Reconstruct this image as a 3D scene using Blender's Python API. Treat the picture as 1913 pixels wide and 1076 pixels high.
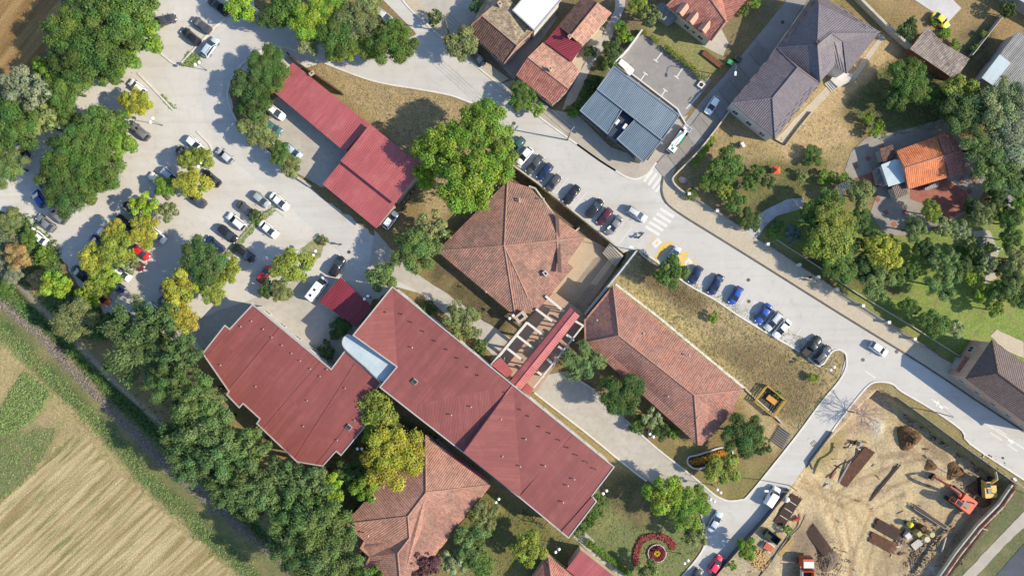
import bpy, bmesh, math, random
import numpy as np
from mathutils import Vector, Matrix
from mathutils.geometry import tessellate_polygon
R = math.radians
for o in list(bpy.data.objects): bpy.data.objects.remove(o)
SC = bpy.context.scene
COL = SC.collection
# ---------------------------------------------------------------- camera, sky, sun
S, CX, CY, H = 0.11, 956.5, 538.0, 140.3      # metres per photo pixel on the ground, picture centre, flying height
cam = bpy.data.cameras.new('camera'); cam.lens = 24; cam.sensor_width = 36; cam.clip_start = 1; cam.clip_end = 6000
camo = bpy.data.objects.new('camera', cam); camo.location = (0, 0, H); COL.objects.link(camo); SC.camera = camo
SUN_EL = R(34); SUN_DIR = Vector((0.983, -0.185, 0)).normalized()      # horizontal direction towards the sun
sd = Vector((SUN_DIR.x*math.cos(SUN_EL), SUN_DIR.y*math.cos(SUN_EL), math.sin(SUN_EL)))
sl = bpy.data.lights.new('sun', 'SUN'); sl.energy = 4.6; sl.angle = R(0.55); sl.color = (1.0, 0.88, 0.68)
so = bpy.data.objects.new('sun', sl); so.rotation_euler = sd.to_track_quat('Z', 'Y').to_euler(); so.location = (60, -20, 90); COL.objects.link(so)
W = bpy.data.worlds.new('World'); SC.world = W; W.use_nodes = True
wn = W.node_tree; wn.nodes.clear()
sk = wn.nodes.new('ShaderNodeTexSky'); sk.sky_type = 'NISHITA'; sk.sun_disc = False; sk.sun_elevation = SUN_EL
sk.sun_rotation = math.atan2(SUN_DIR.x, SUN_DIR.y); sk.air_density = 1.0; sk.dust_density = 0.3; sk.ozone_density = 1.0
bg = wn.nodes.new('ShaderNodeBackground'); bg.inputs[1].default_value = 0.15
ow = wn.nodes.new('ShaderNodeOutputWorld'); wn.links.new(sk.outputs[0], bg.inputs[0]); wn.links.new(bg.outputs[0], ow.inputs[0])
SC.view_settings.view_transform = 'Standard'; SC.view_settings.look = 'None'; SC.view_settings.gamma = 1.0
SC.view_settings.exposure = 0.78; SC.view_settings.use_curve_mapping = False
SC.render.engine = 'CYCLES'; SC.cycles.max_bounces = 5; SC.cycles.diffuse_bounces = 3; SC.cycles.transparent_max_bounces = 4

# ---------------------------------------------------------------- helpers
def lin(c): c /= 255.; return c/12.92 if c <= .04045 else ((c+.055)/1.055)**2.4
K = 1/1.55
def A(r, g, b, k=1.): return (lin(r)*K*k, lin(g)*K*k, lin(b)*K*k)
def P(px, py, z=0.):
    f = (H-z)/H
    return Vector(((px-CX)*S*f, -(py-CY)*S*f, z))
def pts(s):                                        # 'x,y x,y' -> list
    return [tuple(float(v) for v in q.split(',')) for q in s.split()]
def tag(o, label=None, cat=None, group=None, kind=None):
    if label: o['label'] = label
    if cat: o['category'] = cat
    if group: o['group'] = group
    if kind: o['kind'] = kind
    return o
def link(name, me, mats=None, parent=None, loc=None, rz=0):
    o = bpy.data.objects.new(name, me)
    if mats:
        for m in (mats if isinstance(mats, (list, tuple)) else [mats]): me.materials.append(m)
    COL.objects.link(o)
    if loc is not None: o.location = loc
    o.rotation_euler.z = rz
    if parent: o.parent = parent
    return o
def mesh(name, V, F, smooth=False):
    me = bpy.data.meshes.new(name); me.from_pydata([tuple(v) for v in V], [], F); me.update()
    if smooth: me.polygons.foreach_set('use_smooth', [True]*len(me.polygons))
    return me
def empty(name, loc=(0, 0, 0), rz=0, label=None, cat=None, group=None):
    o = bpy.data.objects.new(name, None); COL.objects.link(o); o.location = loc; o.rotation_euler.z = rz; o.empty_display_size = .3
    return tag(o, label, cat, group)
def copy_tree(o, parent=None):
    c = o.copy(); COL.objects.link(c)
    if parent: c.parent = parent
    for ch in [x for x in o.children]: copy_tree(ch, c)
    return c
class MB:
    """collects boxes, prisms, tubes, lathes; build() links ONE mesh object"""
    def __init__(s): s.V = []; s.F = []; s.I = []; s.mi = 0
    def add(s, V, F):
        n = len(s.V); s.V += [tuple(v) for v in V]; s.F += [tuple(i+n for i in f) for f in F]; s.I += [s.mi]*len(F); return s
    def box(s, c, d, rz=0, rx=0, ry=0, taper=1.0):
        x, y, z = d[0]/2, d[1]/2, d[2]/2; t = taper
        V = [(-x,-y,-z),(x,-y,-z),(x,y,-z),(-x,y,-z),(-x*t,-y*t,z),(x*t,-y*t,z),(x*t,y*t,z),(-x*t,y*t,z)]
        m = Matrix.Rotation(rz,3,'Z') @ Matrix.Rotation(ry,3,'Y') @ Matrix.Rotation(rx,3,'X')
        return s.add([m @ Vector(v)+Vector(c) for v in V], [(3,2,1,0),(4,5,6,7),(0,1,5,4),(1,2,6,5),(2,3,7,6),(3,0,4,7)])
    def tube(s, P_, r, n=8, cap=True):
        rs = r if isinstance(r, (list, tuple)) else [r]*len(P_)
        P_ = [Vector(p) for p in P_]; V = []; F = []
        for i, p in enumerate(P_):
            t = (P_[min(i+1, len(P_)-1)]-P_[max(i-1, 0)]).normalized()
            a = t.orthogonal().normalized() if abs(t.z) > .9 else t.cross(Vector((0, 0, 1))).normalized(); b = t.cross(a)
            V += [p+(a*math.cos(2*math.pi*k/n)+b*math.sin(2*math.pi*k/n))*rs[i] for k in range(n)]
        for i in range(len(P_)-1):
            F += [(i*n+k, i*n+(k+1) % n, (i+1)*n+(k+1) % n, (i+1)*n+k) for k in range(n)]
        if cap: F += [tuple(range(n-1, -1, -1)), tuple(range((len(P_)-1)*n, len(P_)*n))]
        return s.add(V, F)
    def prism(s, poly, z0, z1):                     # poly: world xy
        n = len(poly); ar = sum(poly[i][0]*poly[(i+1) % n][1]-poly[(i+1) % n][0]*poly[i][1] for i in range(n))
        if ar < 0: poly = poly[::-1]
        V = [(p[0], p[1], z0) for p in poly]+[(p[0], p[1], z1) for p in poly]
        tri = tessellate_polygon([[Vector((p[0], p[1], 0)) for p in poly]])
        def up(t):
            a, b, c = (poly[i] for i in t); return (b[0]-a[0])*(c[1]-a[1])-(b[1]-a[1])*(c[0]-a[0]) > 0
        T = [t if up(t) else t[::-1] for t in tri]
        F = [tuple(i+n for i in t) for t in T]+[t[::-1] for t in T]+[(i, (i+1) % n, (i+1) % n+n, i+n) for i in range(n)]
        return s.add(V, F)
    def sphere(s, c, r, seg=10, ring=6, sq=(1, 1, 1), jit=0, rng=random):
        V = [(0, 0, -1)]; F = []
        for i in range(1, ring):
            a = math.pi*i/ring-math.pi/2
            for k in range(seg): V.append((math.cos(a)*math.cos(2*math.pi*k/seg), math.cos(a)*math.sin(2*math.pi*k/seg), math.sin(a)))
        V.append((0, 0, 1)); n = len(V)
        for k in range(seg): F.append((0, 1+(k+1) % seg, 1+k)); F.append((n-1, n-1-seg+k, n-1-seg+(k+1) % seg))
        for i in range(ring-2):
            b = 1+i*seg
            for k in range(seg): F.append((b+k, b+(k+1) % seg, b+seg+(k+1) % seg, b+seg+k))
        return s.add([(c[0]+v[0]*r*sq[0]*(1+rng.uniform(-jit, jit)), c[1]+v[1]*r*sq[1]*(1+rng.uniform(-jit, jit)), c[2]+v[2]*r*sq[2]*(1+rng.uniform(-jit, jit))) for v in V], F)
    def ribbon(s, line, w, z0, z1, closed=False):   # a wall of box section along a world xy polyline
        n = len(line); L = [Vector((p[0], p[1])) for p in line]; V = []; F = []
        for i in range(n):
            a = L[i-1] if (i > 0 or closed) else L[i]; b = L[(i+1) % n] if (i < n-1 or closed) else L[i]
            t1 = (L[i]-a); t2 = (b-L[i]); t1 = t1.normalized() if t1.length > 1e-6 else t2.normalized(); t2 = t2.normalized() if t2.length > 1e-6 else t1
            t = (t1+t2).normalized(); nn = Vector((-t.y, t.x)); k = w/2/max(.4, nn.dot(Vector((-t1.y, t1.x))))
            za = z0[i] if isinstance(z0, list) else z0; zb = z1[i] if isinstance(z1, list) else z1
            p, q = L[i]+nn*k, L[i]-nn*k
            V += [(p.x, p.y, za), (q.x, q.y, za), (q.x, q.y, zb), (p.x, p.y, zb)]
        for i in range(n if closed else n-1):
            a, b = i*4, ((i+1) % n)*4
            for k in range(4): F.append((a+k, a+(k+1) % 4, b+(k+1) % 4, b+k))
        if not closed: F += [(3, 2, 1, 0), ((n-1)*4, (n-1)*4+1, (n-1)*4+2, (n-1)*4+3)]
        return s.add(V, F)
    def mesh(s, name, smooth=False):
        me = mesh(name, s.V, s.F, smooth); me.polygons.foreach_set('material_index', s.I); return me
    def build(s, name, mats, parent=None, loc=None, rz=0, smooth=False): return link(name, s.mesh(name, smooth), mats, parent, loc, rz)
def spline(p, n=6, closed=False):                  # Catmull-Rom through px points
    out = []; m = len(p)
    for i in range(m if closed else m-1):
        if closed: a, b, c, d = p[i-1], p[i], p[(i+1) % m], p[(i+2) % m]
        else: a, b, c, d = p[max(i-1, 0)], p[i], p[i+1], p[min(i+2, m-1)]
        for k in range(n):
            t = k/n
            out.append(tuple(.5*(2*b[j]+(c[j]-a[j])*t+(2*a[j]-5*b[j]+4*c[j]-d[j])*t*t+(3*b[j]-a[j]-3*c[j]+d[j])*t**3) for j in (0, 1)))
    if not closed: out.append(p[-1])
    return out

# ---------------------------------------------------------------- materials
def _nt(name):
    m = bpy.data.materials.new(name); m.use_nodes = True; nt = m.node_tree
    return m, nt, nt.nodes['Principled BSDF']
def _mix(nt, a, b, f, mode='MIX'):
    n = nt.nodes.new('ShaderNodeMix'); n.data_type = 'RGBA'; n.blend_type = mode; n.clamp_factor = True
    for i, v in ((6, a), (7, b), (0, f)):
        if hasattr(v, 'is_linked'): nt.links.new(v, n.inputs[i])
        elif i == 0: n.inputs[0].default_value = v
        else: n.inputs[i].default_value = (*v, 1)
    return n.outputs[2]
def _noise(nt, vec, scale, detail=4, rough=.6, lo=.35, hi=.65):
    n = nt.nodes.new('ShaderNodeTexNoise'); n.inputs['Scale'].default_value = scale; n.inputs['Detail'].default_value = detail; n.inputs['Roughness'].default_value = rough
    if vec: nt.links.new(vec, n.inputs['Vector'])
    r = nt.nodes.new('ShaderNodeMapRange'); r.inputs[1].default_value = lo; r.inputs[2].default_value = hi; nt.links.new(n.outputs[0], r.inputs[0])
    return r.outputs[0]
def _bump(nt, bs, h, st, dist=.05):
    b = nt.nodes.new('ShaderNodeBump'); b.inputs['Strength'].default_value = st; b.inputs['Distance'].default_value = dist
    nt.links.new(h, b.inputs['Height']); nt.links.new(b.outputs[0], bs.inputs['Normal'])
def _math(nt, op, a, b=None, c=None):
    n = nt.nodes.new('ShaderNodeMath'); n.operation = op
    for i, v in enumerate((a, b, c)):
        if v is None: continue
        if hasattr(v, 'is_linked'): nt.links.new(v, n.inputs[i])
        else: n.inputs[i].default_value = v
    return n.outputs[0]
def mat(name, c, c2=None, s=.4, c3=None, s3=3., f3=.5, rough=.85, bump=0., bs_=6., spec=.3, metal=0., coat=0., lo=.35, hi=.65, lo3=.4, hi3=.7):
    m, nt, b = _nt(name); b.inputs['Roughness'].default_value = rough; b.inputs['Specular IOR Level'].default_value = spec
    b.inputs['Metallic'].default_value = metal; b.inputs['Coat Weight'].default_value = coat
    b.inputs['Base Color'].default_value = (*c, 1)
    tc = nt.nodes.new('ShaderNodeTexCoord').outputs['Object']; out = None
    if c2: out = _mix(nt, c, c2, _noise(nt, tc, s, 6, .65, lo, hi))
    if c3:
        f = _math(nt, 'MULTIPLY', _noise(nt, tc, s3, 5, .65, lo3, hi3), f3); out = _mix(nt, out if out else c, c3, f)
    if out: nt.links.new(out, b.inputs['Base Color'])
    if bump: _bump(nt, b, _noise(nt, tc, bs_, 5, .7, 0, 1), bump)
    return m
def mat_road(name, c, c2, c3, crack):
    m, nt, b = _nt(name); b.inputs['Roughness'].default_value = .9; b.inputs['Specular IOR Level'].default_value = .2
    tc = nt.nodes.new('ShaderNodeTexCoord').outputs['Object']
    o = _mix(nt, c, c2, _noise(nt, tc, .09, 6, .6)); o = _mix(nt, o, c3, _math(nt, 'MULTIPLY', _noise(nt, tc, .5, 8, .75, .52, .72), .55))
    mp = nt.nodes.new('ShaderNodeMapping'); mp.inputs['Rotation'].default_value[2] = R(33); mp.inputs['Scale'].default_value = (.04, .55, 1); nt.links.new(tc, mp.inputs[0])
    o = _mix(nt, o, c3, _math(nt, 'MULTIPLY', _noise(nt, mp.outputs[0], 1., 4, .6, .5, .7), .35))
    v = nt.nodes.new('ShaderNodeTexVoronoi'); v.feature = 'DISTANCE_TO_EDGE'; v.inputs['Scale'].default_value = .11; v.inputs['Randomness'].default_value = 1.
    dn = nt.nodes.new('ShaderNodeTexNoise'); dn.inputs['Scale'].default_value = .5; dn.inputs['Detail'].default_value = 6; nt.links.new(tc, dn.inputs['Vector'])
    vm = nt.nodes.new('ShaderNodeVectorMath'); vm.operation = 'MULTIPLY_ADD'; nt.links.new(dn.outputs['Color'], vm.inputs[0]); vm.inputs[1].default_value = (3, 3, 0); nt.links.new(tc, vm.inputs[2]); nt.links.new(vm.outputs[0], v.inputs['Vector'])
    r = nt.nodes.new('ShaderNodeMapRange'); r.inputs[1].default_value = .002; r.inputs[2].default_value = .009; r.inputs[3].default_value = .22; r.inputs[4].default_value = 0.; nt.links.new(v.outputs['Distance'], r.inputs[0])
    o = _mix(nt, o, crack, _math(nt, 'MULTIPLY', r.outputs[0], _noise(nt, tc, .06, 3, .5, .45, .6)))
    nt.links.new(o, b.inputs['Base Color']); _bump(nt, b, _noise(nt, tc, 14., 4, .7, 0, 1), .15); return m
def mat_objcol(name, rough, spec=.5, coat=0., var=0.):
    m, nt, b = _nt(name); oi = nt.nodes.new('ShaderNodeObjectInfo'); b.inputs['Roughness'].default_value = rough
    b.inputs['Specular IOR Level'].default_value = spec; b.inputs['Coat Weight'].default_value = coat; b.inputs['Coat Roughness'].default_value = .06
    nt.links.new(oi.outputs['Color'], b.inputs['Base Color']); return m
def mat_leaf():
    m = bpy.data.materials.new('leaf'); m.use_nodes = True; nt = m.node_tree; nt.nodes.clear()
    oi = nt.nodes.new('ShaderNodeObjectInfo'); at = nt.nodes.new('ShaderNodeAttribute'); at.attribute_name = 'tint'
    hsv = nt.nodes.new('ShaderNodeHueSaturation'); nt.links.new(oi.outputs['Color'], hsv.inputs['Color'])
    sep = nt.nodes.new('ShaderNodeSeparateColor'); nt.links.new(at.outputs['Color'], sep.inputs[0])
    nt.links.new(sep.outputs[0], hsv.inputs['Hue']); nt.links.new(sep.outputs[1], hsv.inputs['Value'])
    nt.links.new(sep.outputs[2], hsv.inputs['Saturation'])
    d = nt.nodes.new('ShaderNodeBsdfPrincipled'); d.inputs['Roughness'].default_value = .6; d.inputs['Specular IOR Level'].default_value = .12
    t = nt.nodes.new('ShaderNodeBsdfTranslucent'); mx = nt.nodes.new('ShaderNodeMixShader'); mx.inputs[0].default_value = .16
    tcx = _mix(nt, hsv.outputs[0], (1.0, 1.0, .35), 1.0, 'MULTIPLY')
    nt.links.new(hsv.outputs[0], d.inputs['Base Color']); nt.links.new(tcx, t.inputs['Color'])
    nt.links.new(d.outputs[0], mx.inputs[1]); nt.links.new(t.outputs[0], mx.inputs[2])
    o = nt.nodes.new('ShaderNodeOutputMaterial'); nt.links.new(mx.outputs[0], o.inputs[0]); return m
def mat_roof(name, c, c2, c3=None, pu=.3, pv=.4, tilevar=.25, bump=.6, rough=.8, s=.25, spec=.25, ribs=False, f3=.6, s3=.5, lo3=.5, hi3=.65, panel=0., pw=1.05, streak=.1):
    """roof covering in UV metres: u along the eave, v up the slope"""
    m, nt, b = _nt(name); b.inputs['Roughness'].default_value = rough; b.inputs['Specular IOR Level'].default_value = spec
    uv = nt.nodes.new('ShaderNodeTexCoord'); sp = nt.nodes.new('ShaderNodeSeparateXYZ'); nt.links.new(uv.outputs['UV'], sp.inputs[0])
    u, v = sp.outputs[0], sp.outputs[1]
    base = _mix(nt, c, c2, _noise(nt, uv.outputs['UV'], s, 8, .7))
    if c3: base = _mix(nt, base, c3, _math(nt, 'MULTIPLY', _noise(nt, uv.outputs['UV'], s3, 8, .7, lo3, hi3), f3))
    fu = _math(nt, 'FLOOR', _math(nt, 'DIVIDE', u, pu)); fv = _math(nt, 'FLOOR', _math(nt, 'DIVIDE', v, pv))
    cb = nt.nodes.new('ShaderNodeCombineXYZ'); nt.links.new(fu, cb.inputs[0]); nt.links.new(fv, cb.inputs[1])
    wn_ = nt.nodes.new('ShaderNodeTexWhiteNoise'); wn_.noise_dimensions = '2D'; nt.links.new(cb.outputs[0], wn_.inputs['Vector'])
    k = _math(nt, 'MULTIPLY_ADD', wn_.outputs['Value'], tilevar*2, 1-tilevar)
    mps = nt.nodes.new('ShaderNodeMapping'); mps.inputs['Scale'].default_value = (1.6, .12, 1); nt.links.new(uv.outputs['UV'], mps.inputs[0])
    k = _math(nt, 'MULTIPLY', k, _math(nt, 'MULTIPLY_ADD', _noise(nt, mps.outputs[0], 1., 6, .75, .3, .7), streak*2, 1-streak))
    if panel:
        w2 = nt.nodes.new('ShaderNodeTexWhiteNoise'); w2.noise_dimensions = '2D'; c2_ = nt.nodes.new('ShaderNodeCombineXYZ')
        nt.links.new(_math(nt, 'FLOOR', _math(nt, 'DIVIDE', u, pw)), c2_.inputs[0]); nt.links.new(_math(nt, 'FLOOR', _math(nt, 'DIVIDE', v, 9.)), c2_.inputs[1]); nt.links.new(c2_.outputs[0], w2.inputs['Vector'])
        mp = nt.nodes.new('ShaderNodeMapping'); mp.inputs['Scale'].default_value = (1.2, .06, 1); nt.links.new(uv.outputs['UV'], mp.inputs[0])
        k = _math(nt, 'MULTIPLY', k, _math(nt, 'MULTIPLY_ADD', w2.outputs['Value'], panel*2, 1-panel)); k = _math(nt, 'MULTIPLY', k, _math(nt, 'MULTIPLY_ADD', _noise(nt, mp.outputs[0], 1., 5, .7, .3, .7), panel*2, 1-panel))
    hs = nt.nodes.new('ShaderNodeHueSaturation'); nt.links.new(base, hs.inputs['Color']); nt.links.new(k, hs.inputs['Value'])
    nt.links.new(hs.outputs[0], b.inputs['Base Color'])
    hu = _math(nt, 'SINE', _math(nt, 'MULTIPLY', u, 2*math.pi/pu))
    if ribs: h = _math(nt, 'POWER', _math(nt, 'ABSOLUTE', _math(nt, 'SINE', _math(nt, 'MULTIPLY', u, math.pi/pu))), 3.)
    else: h = _math(nt, 'ADD', _math(nt, 'MULTIPLY', hu, .5), _math(nt, 'FRACT', _math(nt, 'DIVIDE', v, -pv)))
    _bump(nt, b, h, bump, .06); return m
# ---------------------------------------------------------------- terrain
rng = random.Random(7)
PIT_A = pts('957,312 1003,341 1048,376 1080,402 1123,436 1150,458 1171,476 1160,500 1092,588 1040,562 945,470 945,340')
PIT_DA = 2.4
L1 = ((1672., 748.), (1897., 908.)); L2 = ((1897., 908.), (1765., 1085.))
SITE = pts('1516,862 1640,728 1674,748 1897,908 1765,1085 1700,1200 1340,1200 1420,1000 1490,905')
DITCH = pts('-60,480 0,530 40,568 100,622 125,653 160,685 190,715 251,768 300,815 345,860 400,905 440,950 500,1010 560,1070 620,1130')
def inside(px, py, poly):
    px = np.asarray(px); py = np.asarray(py); c = np.zeros(px.shape, bool); n = len(poly)
    for i in range(n):
        x1, y1 = poly[i]; x2, y2 = poly[i-1]
        if y1 == y2: continue
        c ^= ((y1 > py) != (y2 > py)) & (px < (x2-x1)*(py-y1)/(y2-y1)+x1)
    return c
def seg_d(px, py, a, b):
    ax, ay = a; bx, by = b; dx, dy = bx-ax, by-ay
    t = np.clip(((px-ax)*dx+(py-ay)*dy)/(dx*dx+dy*dy), 0, 1)
    return np.hypot(px-ax-t*dx, py-ay-t*dy)
def gz(px, py):
    px = np.asarray(px, float); py = np.asarray(py, float)
    z = np.where(inside(px, py, PIT_A), -PIT_DA, 0.)
    d = np.minimum(seg_d(px, py, *L1), seg_d(px, py, *L2))
    t = np.clip((330-d)/200, 0, 1); t = t*t*(3-2*t)
    z = np.where(inside(px, py, SITE), -2.6*t*np.clip(d/5, 0, 1), z)
    dd = np.full(px.shape, 1e9)
    for i in range(len(DITCH)-1): dd = np.minimum(dd, seg_d(px, py, DITCH[i], DITCH[i+1]))
    return z-1.3*np.exp(-(dd/9)**2)
def gzf(px, py): return float(gz(np.array([px]), np.array([py]))[0])
def build_ground():
    xs = np.concatenate([[-2500, -600, -200], np.arange(-124, 124.1, .5), [200, 600, 2500]])
    ys = np.concatenate([[-2500, -600, -150], np.arange(-74, 74.1, .5), [150, 600, 2500]])
    X, Y = np.meshgrid(xs, ys); px = X/S+CX; py = -Y/S+CY
    Z = gz(px, py); r0 = np.random.RandomState(3)
    ns = r0.normal(0, 1, X.shape)
    for _ in range(3): ns = (ns+np.roll(ns, 1, 0)+np.roll(ns, -1, 0)+np.roll(ns, 1, 1)+np.roll(ns, -1, 1))/5
    soft = inside(px, py, SITE)
    lump = ns.copy()
    for _ in range(9): lump = (lump+np.roll(lump, 1, 0)+np.roll(lump, -1, 0)+np.roll(lump, 1, 1)+np.roll(lump, -1, 1))/5
    edge = np.clip((120-np.minimum(seg_d(px, py, *L1), seg_d(px, py, *L2)))/100, 0, 1)
    Z = Z+np.where(soft, ns*.2+lump*(.2+.6*edge), -np.abs(ns)*.05)-.03
    col = np.zeros(X.shape+(3,)); col[:] = A(156, 138, 100); veg = np.full(X.shape, .35)
    def AZ(c):
        g = (c[0]+c[1]+c[2])/3.; return A(*[min(245, (v+(g-v)*.2)*1.02) for v in c])
    def blur(m, n):
        for _ in range(n):
            m = (m+np.roll(m, 1, 0)+np.roll(m, -1, 0))/3; m = (m+np.roll(m, 1, 1)+np.roll(m, -1, 1))/3
        return m
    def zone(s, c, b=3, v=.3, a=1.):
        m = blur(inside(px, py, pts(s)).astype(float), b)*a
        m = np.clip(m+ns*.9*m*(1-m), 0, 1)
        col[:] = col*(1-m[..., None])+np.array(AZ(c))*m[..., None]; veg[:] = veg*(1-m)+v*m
    def line(s, c, w, v=.3, a=1., dz=0.):
        L = pts(s); d = np.full(px.shape, 1e9)
        for i in range(len(L)-1): d = np.minimum(d, seg_d(px, py, L[i], L[i+1]))
        m = np.clip(1.5-d/w+ns*.5, 0, 1)*a
        if dz: Z[:] -= dz*m*(.6+ns*1.5)
        col[:] = col*(1-m[..., None])+np.array(AZ(c))*m[..., None]; veg[:] = veg*(1-m)+v*m
    # west side
    zone('-300,-200 130,-200 115,40 95,100 50,140 0,170 -300,260', (132,102,66), 4, .15)
    zone('95,-100 310,-100 265,150 140,200 100,260 0,360 -300,420 -300,260 50,140', (112,110,78), 5, .6)
    zone('-300,370 40,395 75,420 110,460 115,520 190,575 205,640 120,610 40,530 -300,430', (84,112,62), 3, .8)
    zone('-300,430 35,440 50,490 45,520 -300,470', (158,126,92), 3, .3)
    zone('-300,470 30,500 110,600 240,730 360,860 470,960 600,1076 700,1250 350,1250 -300,700', (128,132,84), 6, .6)
    zone('-300,540 0,600 70,690 130,745 220,830 300,920 380,990 480,1076 420,1200 -300,1200', (190,172,122), 5, .45)
    line('-60,585 5,612 60,668 110,722 170,775 225,835 270,890 330,945 400,1010 480,1080', (86,112,62), 15, .9)
    line('-60,520 0,567 63,613 100,658 140,695 180,740 238,796 283,843 313,873 376,919 426,966 480,1004 560,1080', (150,138,130), 8, .1)
    line('-60,500 0,545 40,585 110,640 190,725 290,815 400,915 500,1015', (54,80,40), 6, .9)
    line('-40,620 0,650 45,690 100,735 160,785 190,830', (206,178,126), 3.2, .1, .8)
    line('0,490 60,560 130,628 190,690 230,730 300,790', (168,154,142), 5, .2)
    zone('45,693 95,733 78,766 40,800 -20,820 5,756', (122,146,78), 3, .9)
    zone('-300,800 30,800 110,800 70,880 0,940 -300,1000', (132,138,92), 3, .7)
    # school ground
    zone('470,95 540,88 690,150 880,192 960,260 960,330 800,420 770,300 700,230 560,105', (194,168,124), 2, .3)
    zone('425,150 500,95 540,110 505,180 560,320 540,330 460,255', (110,104,70), 3, .5)
    zone('815,480 960,595 930,640 800,520', (108,96,70), 2, .4)
    zone('1185,470 1560,655 1585,690 1490,812 1440,850 1380,740 1140,530', (200,176,128), 2, .35)
    zone('1150,535 1250,600 1390,715 1400,700 1290,610 1180,520', (220,196,130), 3, .3)
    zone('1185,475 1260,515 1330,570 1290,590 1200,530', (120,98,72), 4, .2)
    zone('1300,640 1440,640 1540,720 1500,790 1440,780 1390,700', (152,128,92), 6, .15)
    zone('1225,835 1300,830 1440,870 1384,933 1340,925', (150,140,84), 2, .6)
    zone('1000,730 1100,808 1205,895 1190,900 1140,870 990,735', (178,158,104), 1, .4)
    zone('1090,880 1200,890 1300,960 1316,1000 1300,1040 1250,1100 1150,1090 1060,1005', (132,146,88), 2, .7)
    zone('1100,880 1200,890 1250,960 1190,990 1130,940', (112,104,72), 4, .4)
    zone('890,900 1065,1000 1050,1100 800,1100', (130,128,70), 2, .7)
    zone('640,740 830,810 760,900 640,980 560,900', (84,90,54), 3, .7)
    zone('470,540 620,600 640,680 560,660', (140,130,112), 2, .2)
    zone('957,312 1171,476 1160,500 1092,588 945,470 945,340', (120,104,84), 1, .1)  # sunken passage floor coloured dark to deepen the shade in it
    # north and east plots
    zone('730,-60 1290,-60 1080,260 880,110', (138,120,92), 3, .4)
    zone('1135,100 1160,70 1090,215 1050,210', (78,98,56), 2, .9)
    zone('1190,30 1240,20 1345,95 1350,120 1320,150 1210,60', (160,160,98), 2, .7)
    zone('1300,60 1380,20 1480,-40 1440,40 1370,110', (140,128,96), 2, .5)
    zone('1235,300 1365,205 1450,262 1560,190 1600,260 1575,330 1480,385 1425,440 1370,420 1255,345', (188,164,116), 2, .35)
    zone('1300,330 1430,300 1560,300 1500,380 1420,440', (112,116,66), 6, .7)
    zone('1575,190 1660,110 1780,150 1760,240 1640,260', (104,110,64), 3, .8)
    zone('1530,160 1650,55 1685,95 1590,180 1560,215 1600,265 1470,300 1440,262', (212,182,132), 2, .1)
    zone('1590,-60 1950,-60 1950,100 1815,125 1760,90 1690,40', (178,148,102), 3, .3)
    zone('1790,60 1860,40 1850,150 1800,130', (112,104,74), 3, .5)
    zone('1425,440 1500,375 1640,400 1700,440 1840,380 2000,380 2000,740 1800,690 1560,538', (146,176,78), 3, .6)
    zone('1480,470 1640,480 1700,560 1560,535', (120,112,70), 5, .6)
    # building site
    zone('1516,862 1640,728 1674,748 1897,908 1765,1085 1700,1200 1300,1200 1350,1040 1420,960 1470,905', (214,192,152), 1, .03)
    zone('1590,720 1680,735 1640,800 1560,860 1540,830', (206,180,150), 3, .05)
    zone('1800,830 1897,908 1830,1000 1765,1085 1720,1085 1790,990 1850,920', (182,154,118), 5, .0, .7)
    zone('1690,760 1740,770 1800,830 1780,850 1720,800', (176,148,108), 4, .0, .7)
    zone('1690,1000 1780,960 1860,930 1760,1085 1640,1085', (196,172,138), 6, .02)
    zone('1470,1000 1530,960 1560,1010 1545,1085 1480,1085', (150,134,112), 5, .05)
    line('1690,790 1860,930 1760,1080', (172,148,116), 8, .05, .8)
    for s_ in ('1480,905 1540,930 1600,960 1640,1010 1650,1085', '1500,900 1560,925 1625,945 1665,1000 1670,1085', '1560,930 1620,900 1700,870 1760,860', '1570,950 1640,930 1720,900 1790,900', '1600,1085 1610,1030 1640,960 1700,930', '1630,1085 1640,1040 1680,1040 1740,1050', '1530,900 1560,960 1580,1030 1575,1085', '1550,900 1580,950 1600,1030 1598,1085'):
        line(s_, (168,140,102), 2.6, .0, .7, .12)
    for s_ in ('1700,760 1790,830 1860,890', '1660,860 1720,850 1760,880', '1800,940 1840,960 1800,1020', '1700,1060 1740,1030 1790,990'): line(s_, (160,132,100), 6, .0, .6, .1)
    for s_ in ('1640,800 1650,780 1656,800 1648,830', '1655,790 1668,800 1660,815 1652,805', '1545,905 1560,895 1556,915', '1740,1076 1760,1062 1770,1080'): zone(s_, (232,226,216), 1, .0)
    zone('1523,862 1600,790 1570,860 1530,890', (172,160,104), 2, .5)
    zone('1650,718 1684,735 1760,782 1800,815 1913,905 1913,925 1780,835 1690,765', (168,156,106), 1, .5)
    zone('1897,905 1990,930 1990,1200 1765,1090', (118,122,84), 2, .8)
    zone('1300,1060 1420,980 1470,1000 1440,1085 1300,1100', (196,180,152), 3, .1)
    me = bpy.data.meshes.new('ground'); ny, nx = X.shape
    me.vertices.add(nx*ny); me.vertices.foreach_set('co', np.stack([X, Y, Z], -1).ravel())
    i = (np.arange(ny-1)[:, None]*nx+np.arange(nx-1)[None]).ravel(); q = np.stack([i, i+1, i+nx+1, i+nx], 1)
    me.loops.add(q.size); me.loops.foreach_set('vertex_index', q.ravel().astype(np.int32))
    me.polygons.add(len(q)); me.polygons.foreach_set('loop_start', np.arange(0, q.size, 4, dtype=np.int32)); me.polygons.foreach_set('loop_total', np.full(len(q), 4, np.int32))
    me.update(); me.validate()
    a = me.color_attributes.new('soil', 'FLOAT_COLOR', 'POINT'); a.data.foreach_set('color', np.concatenate([col, veg[..., None]], -1).ravel())
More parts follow.
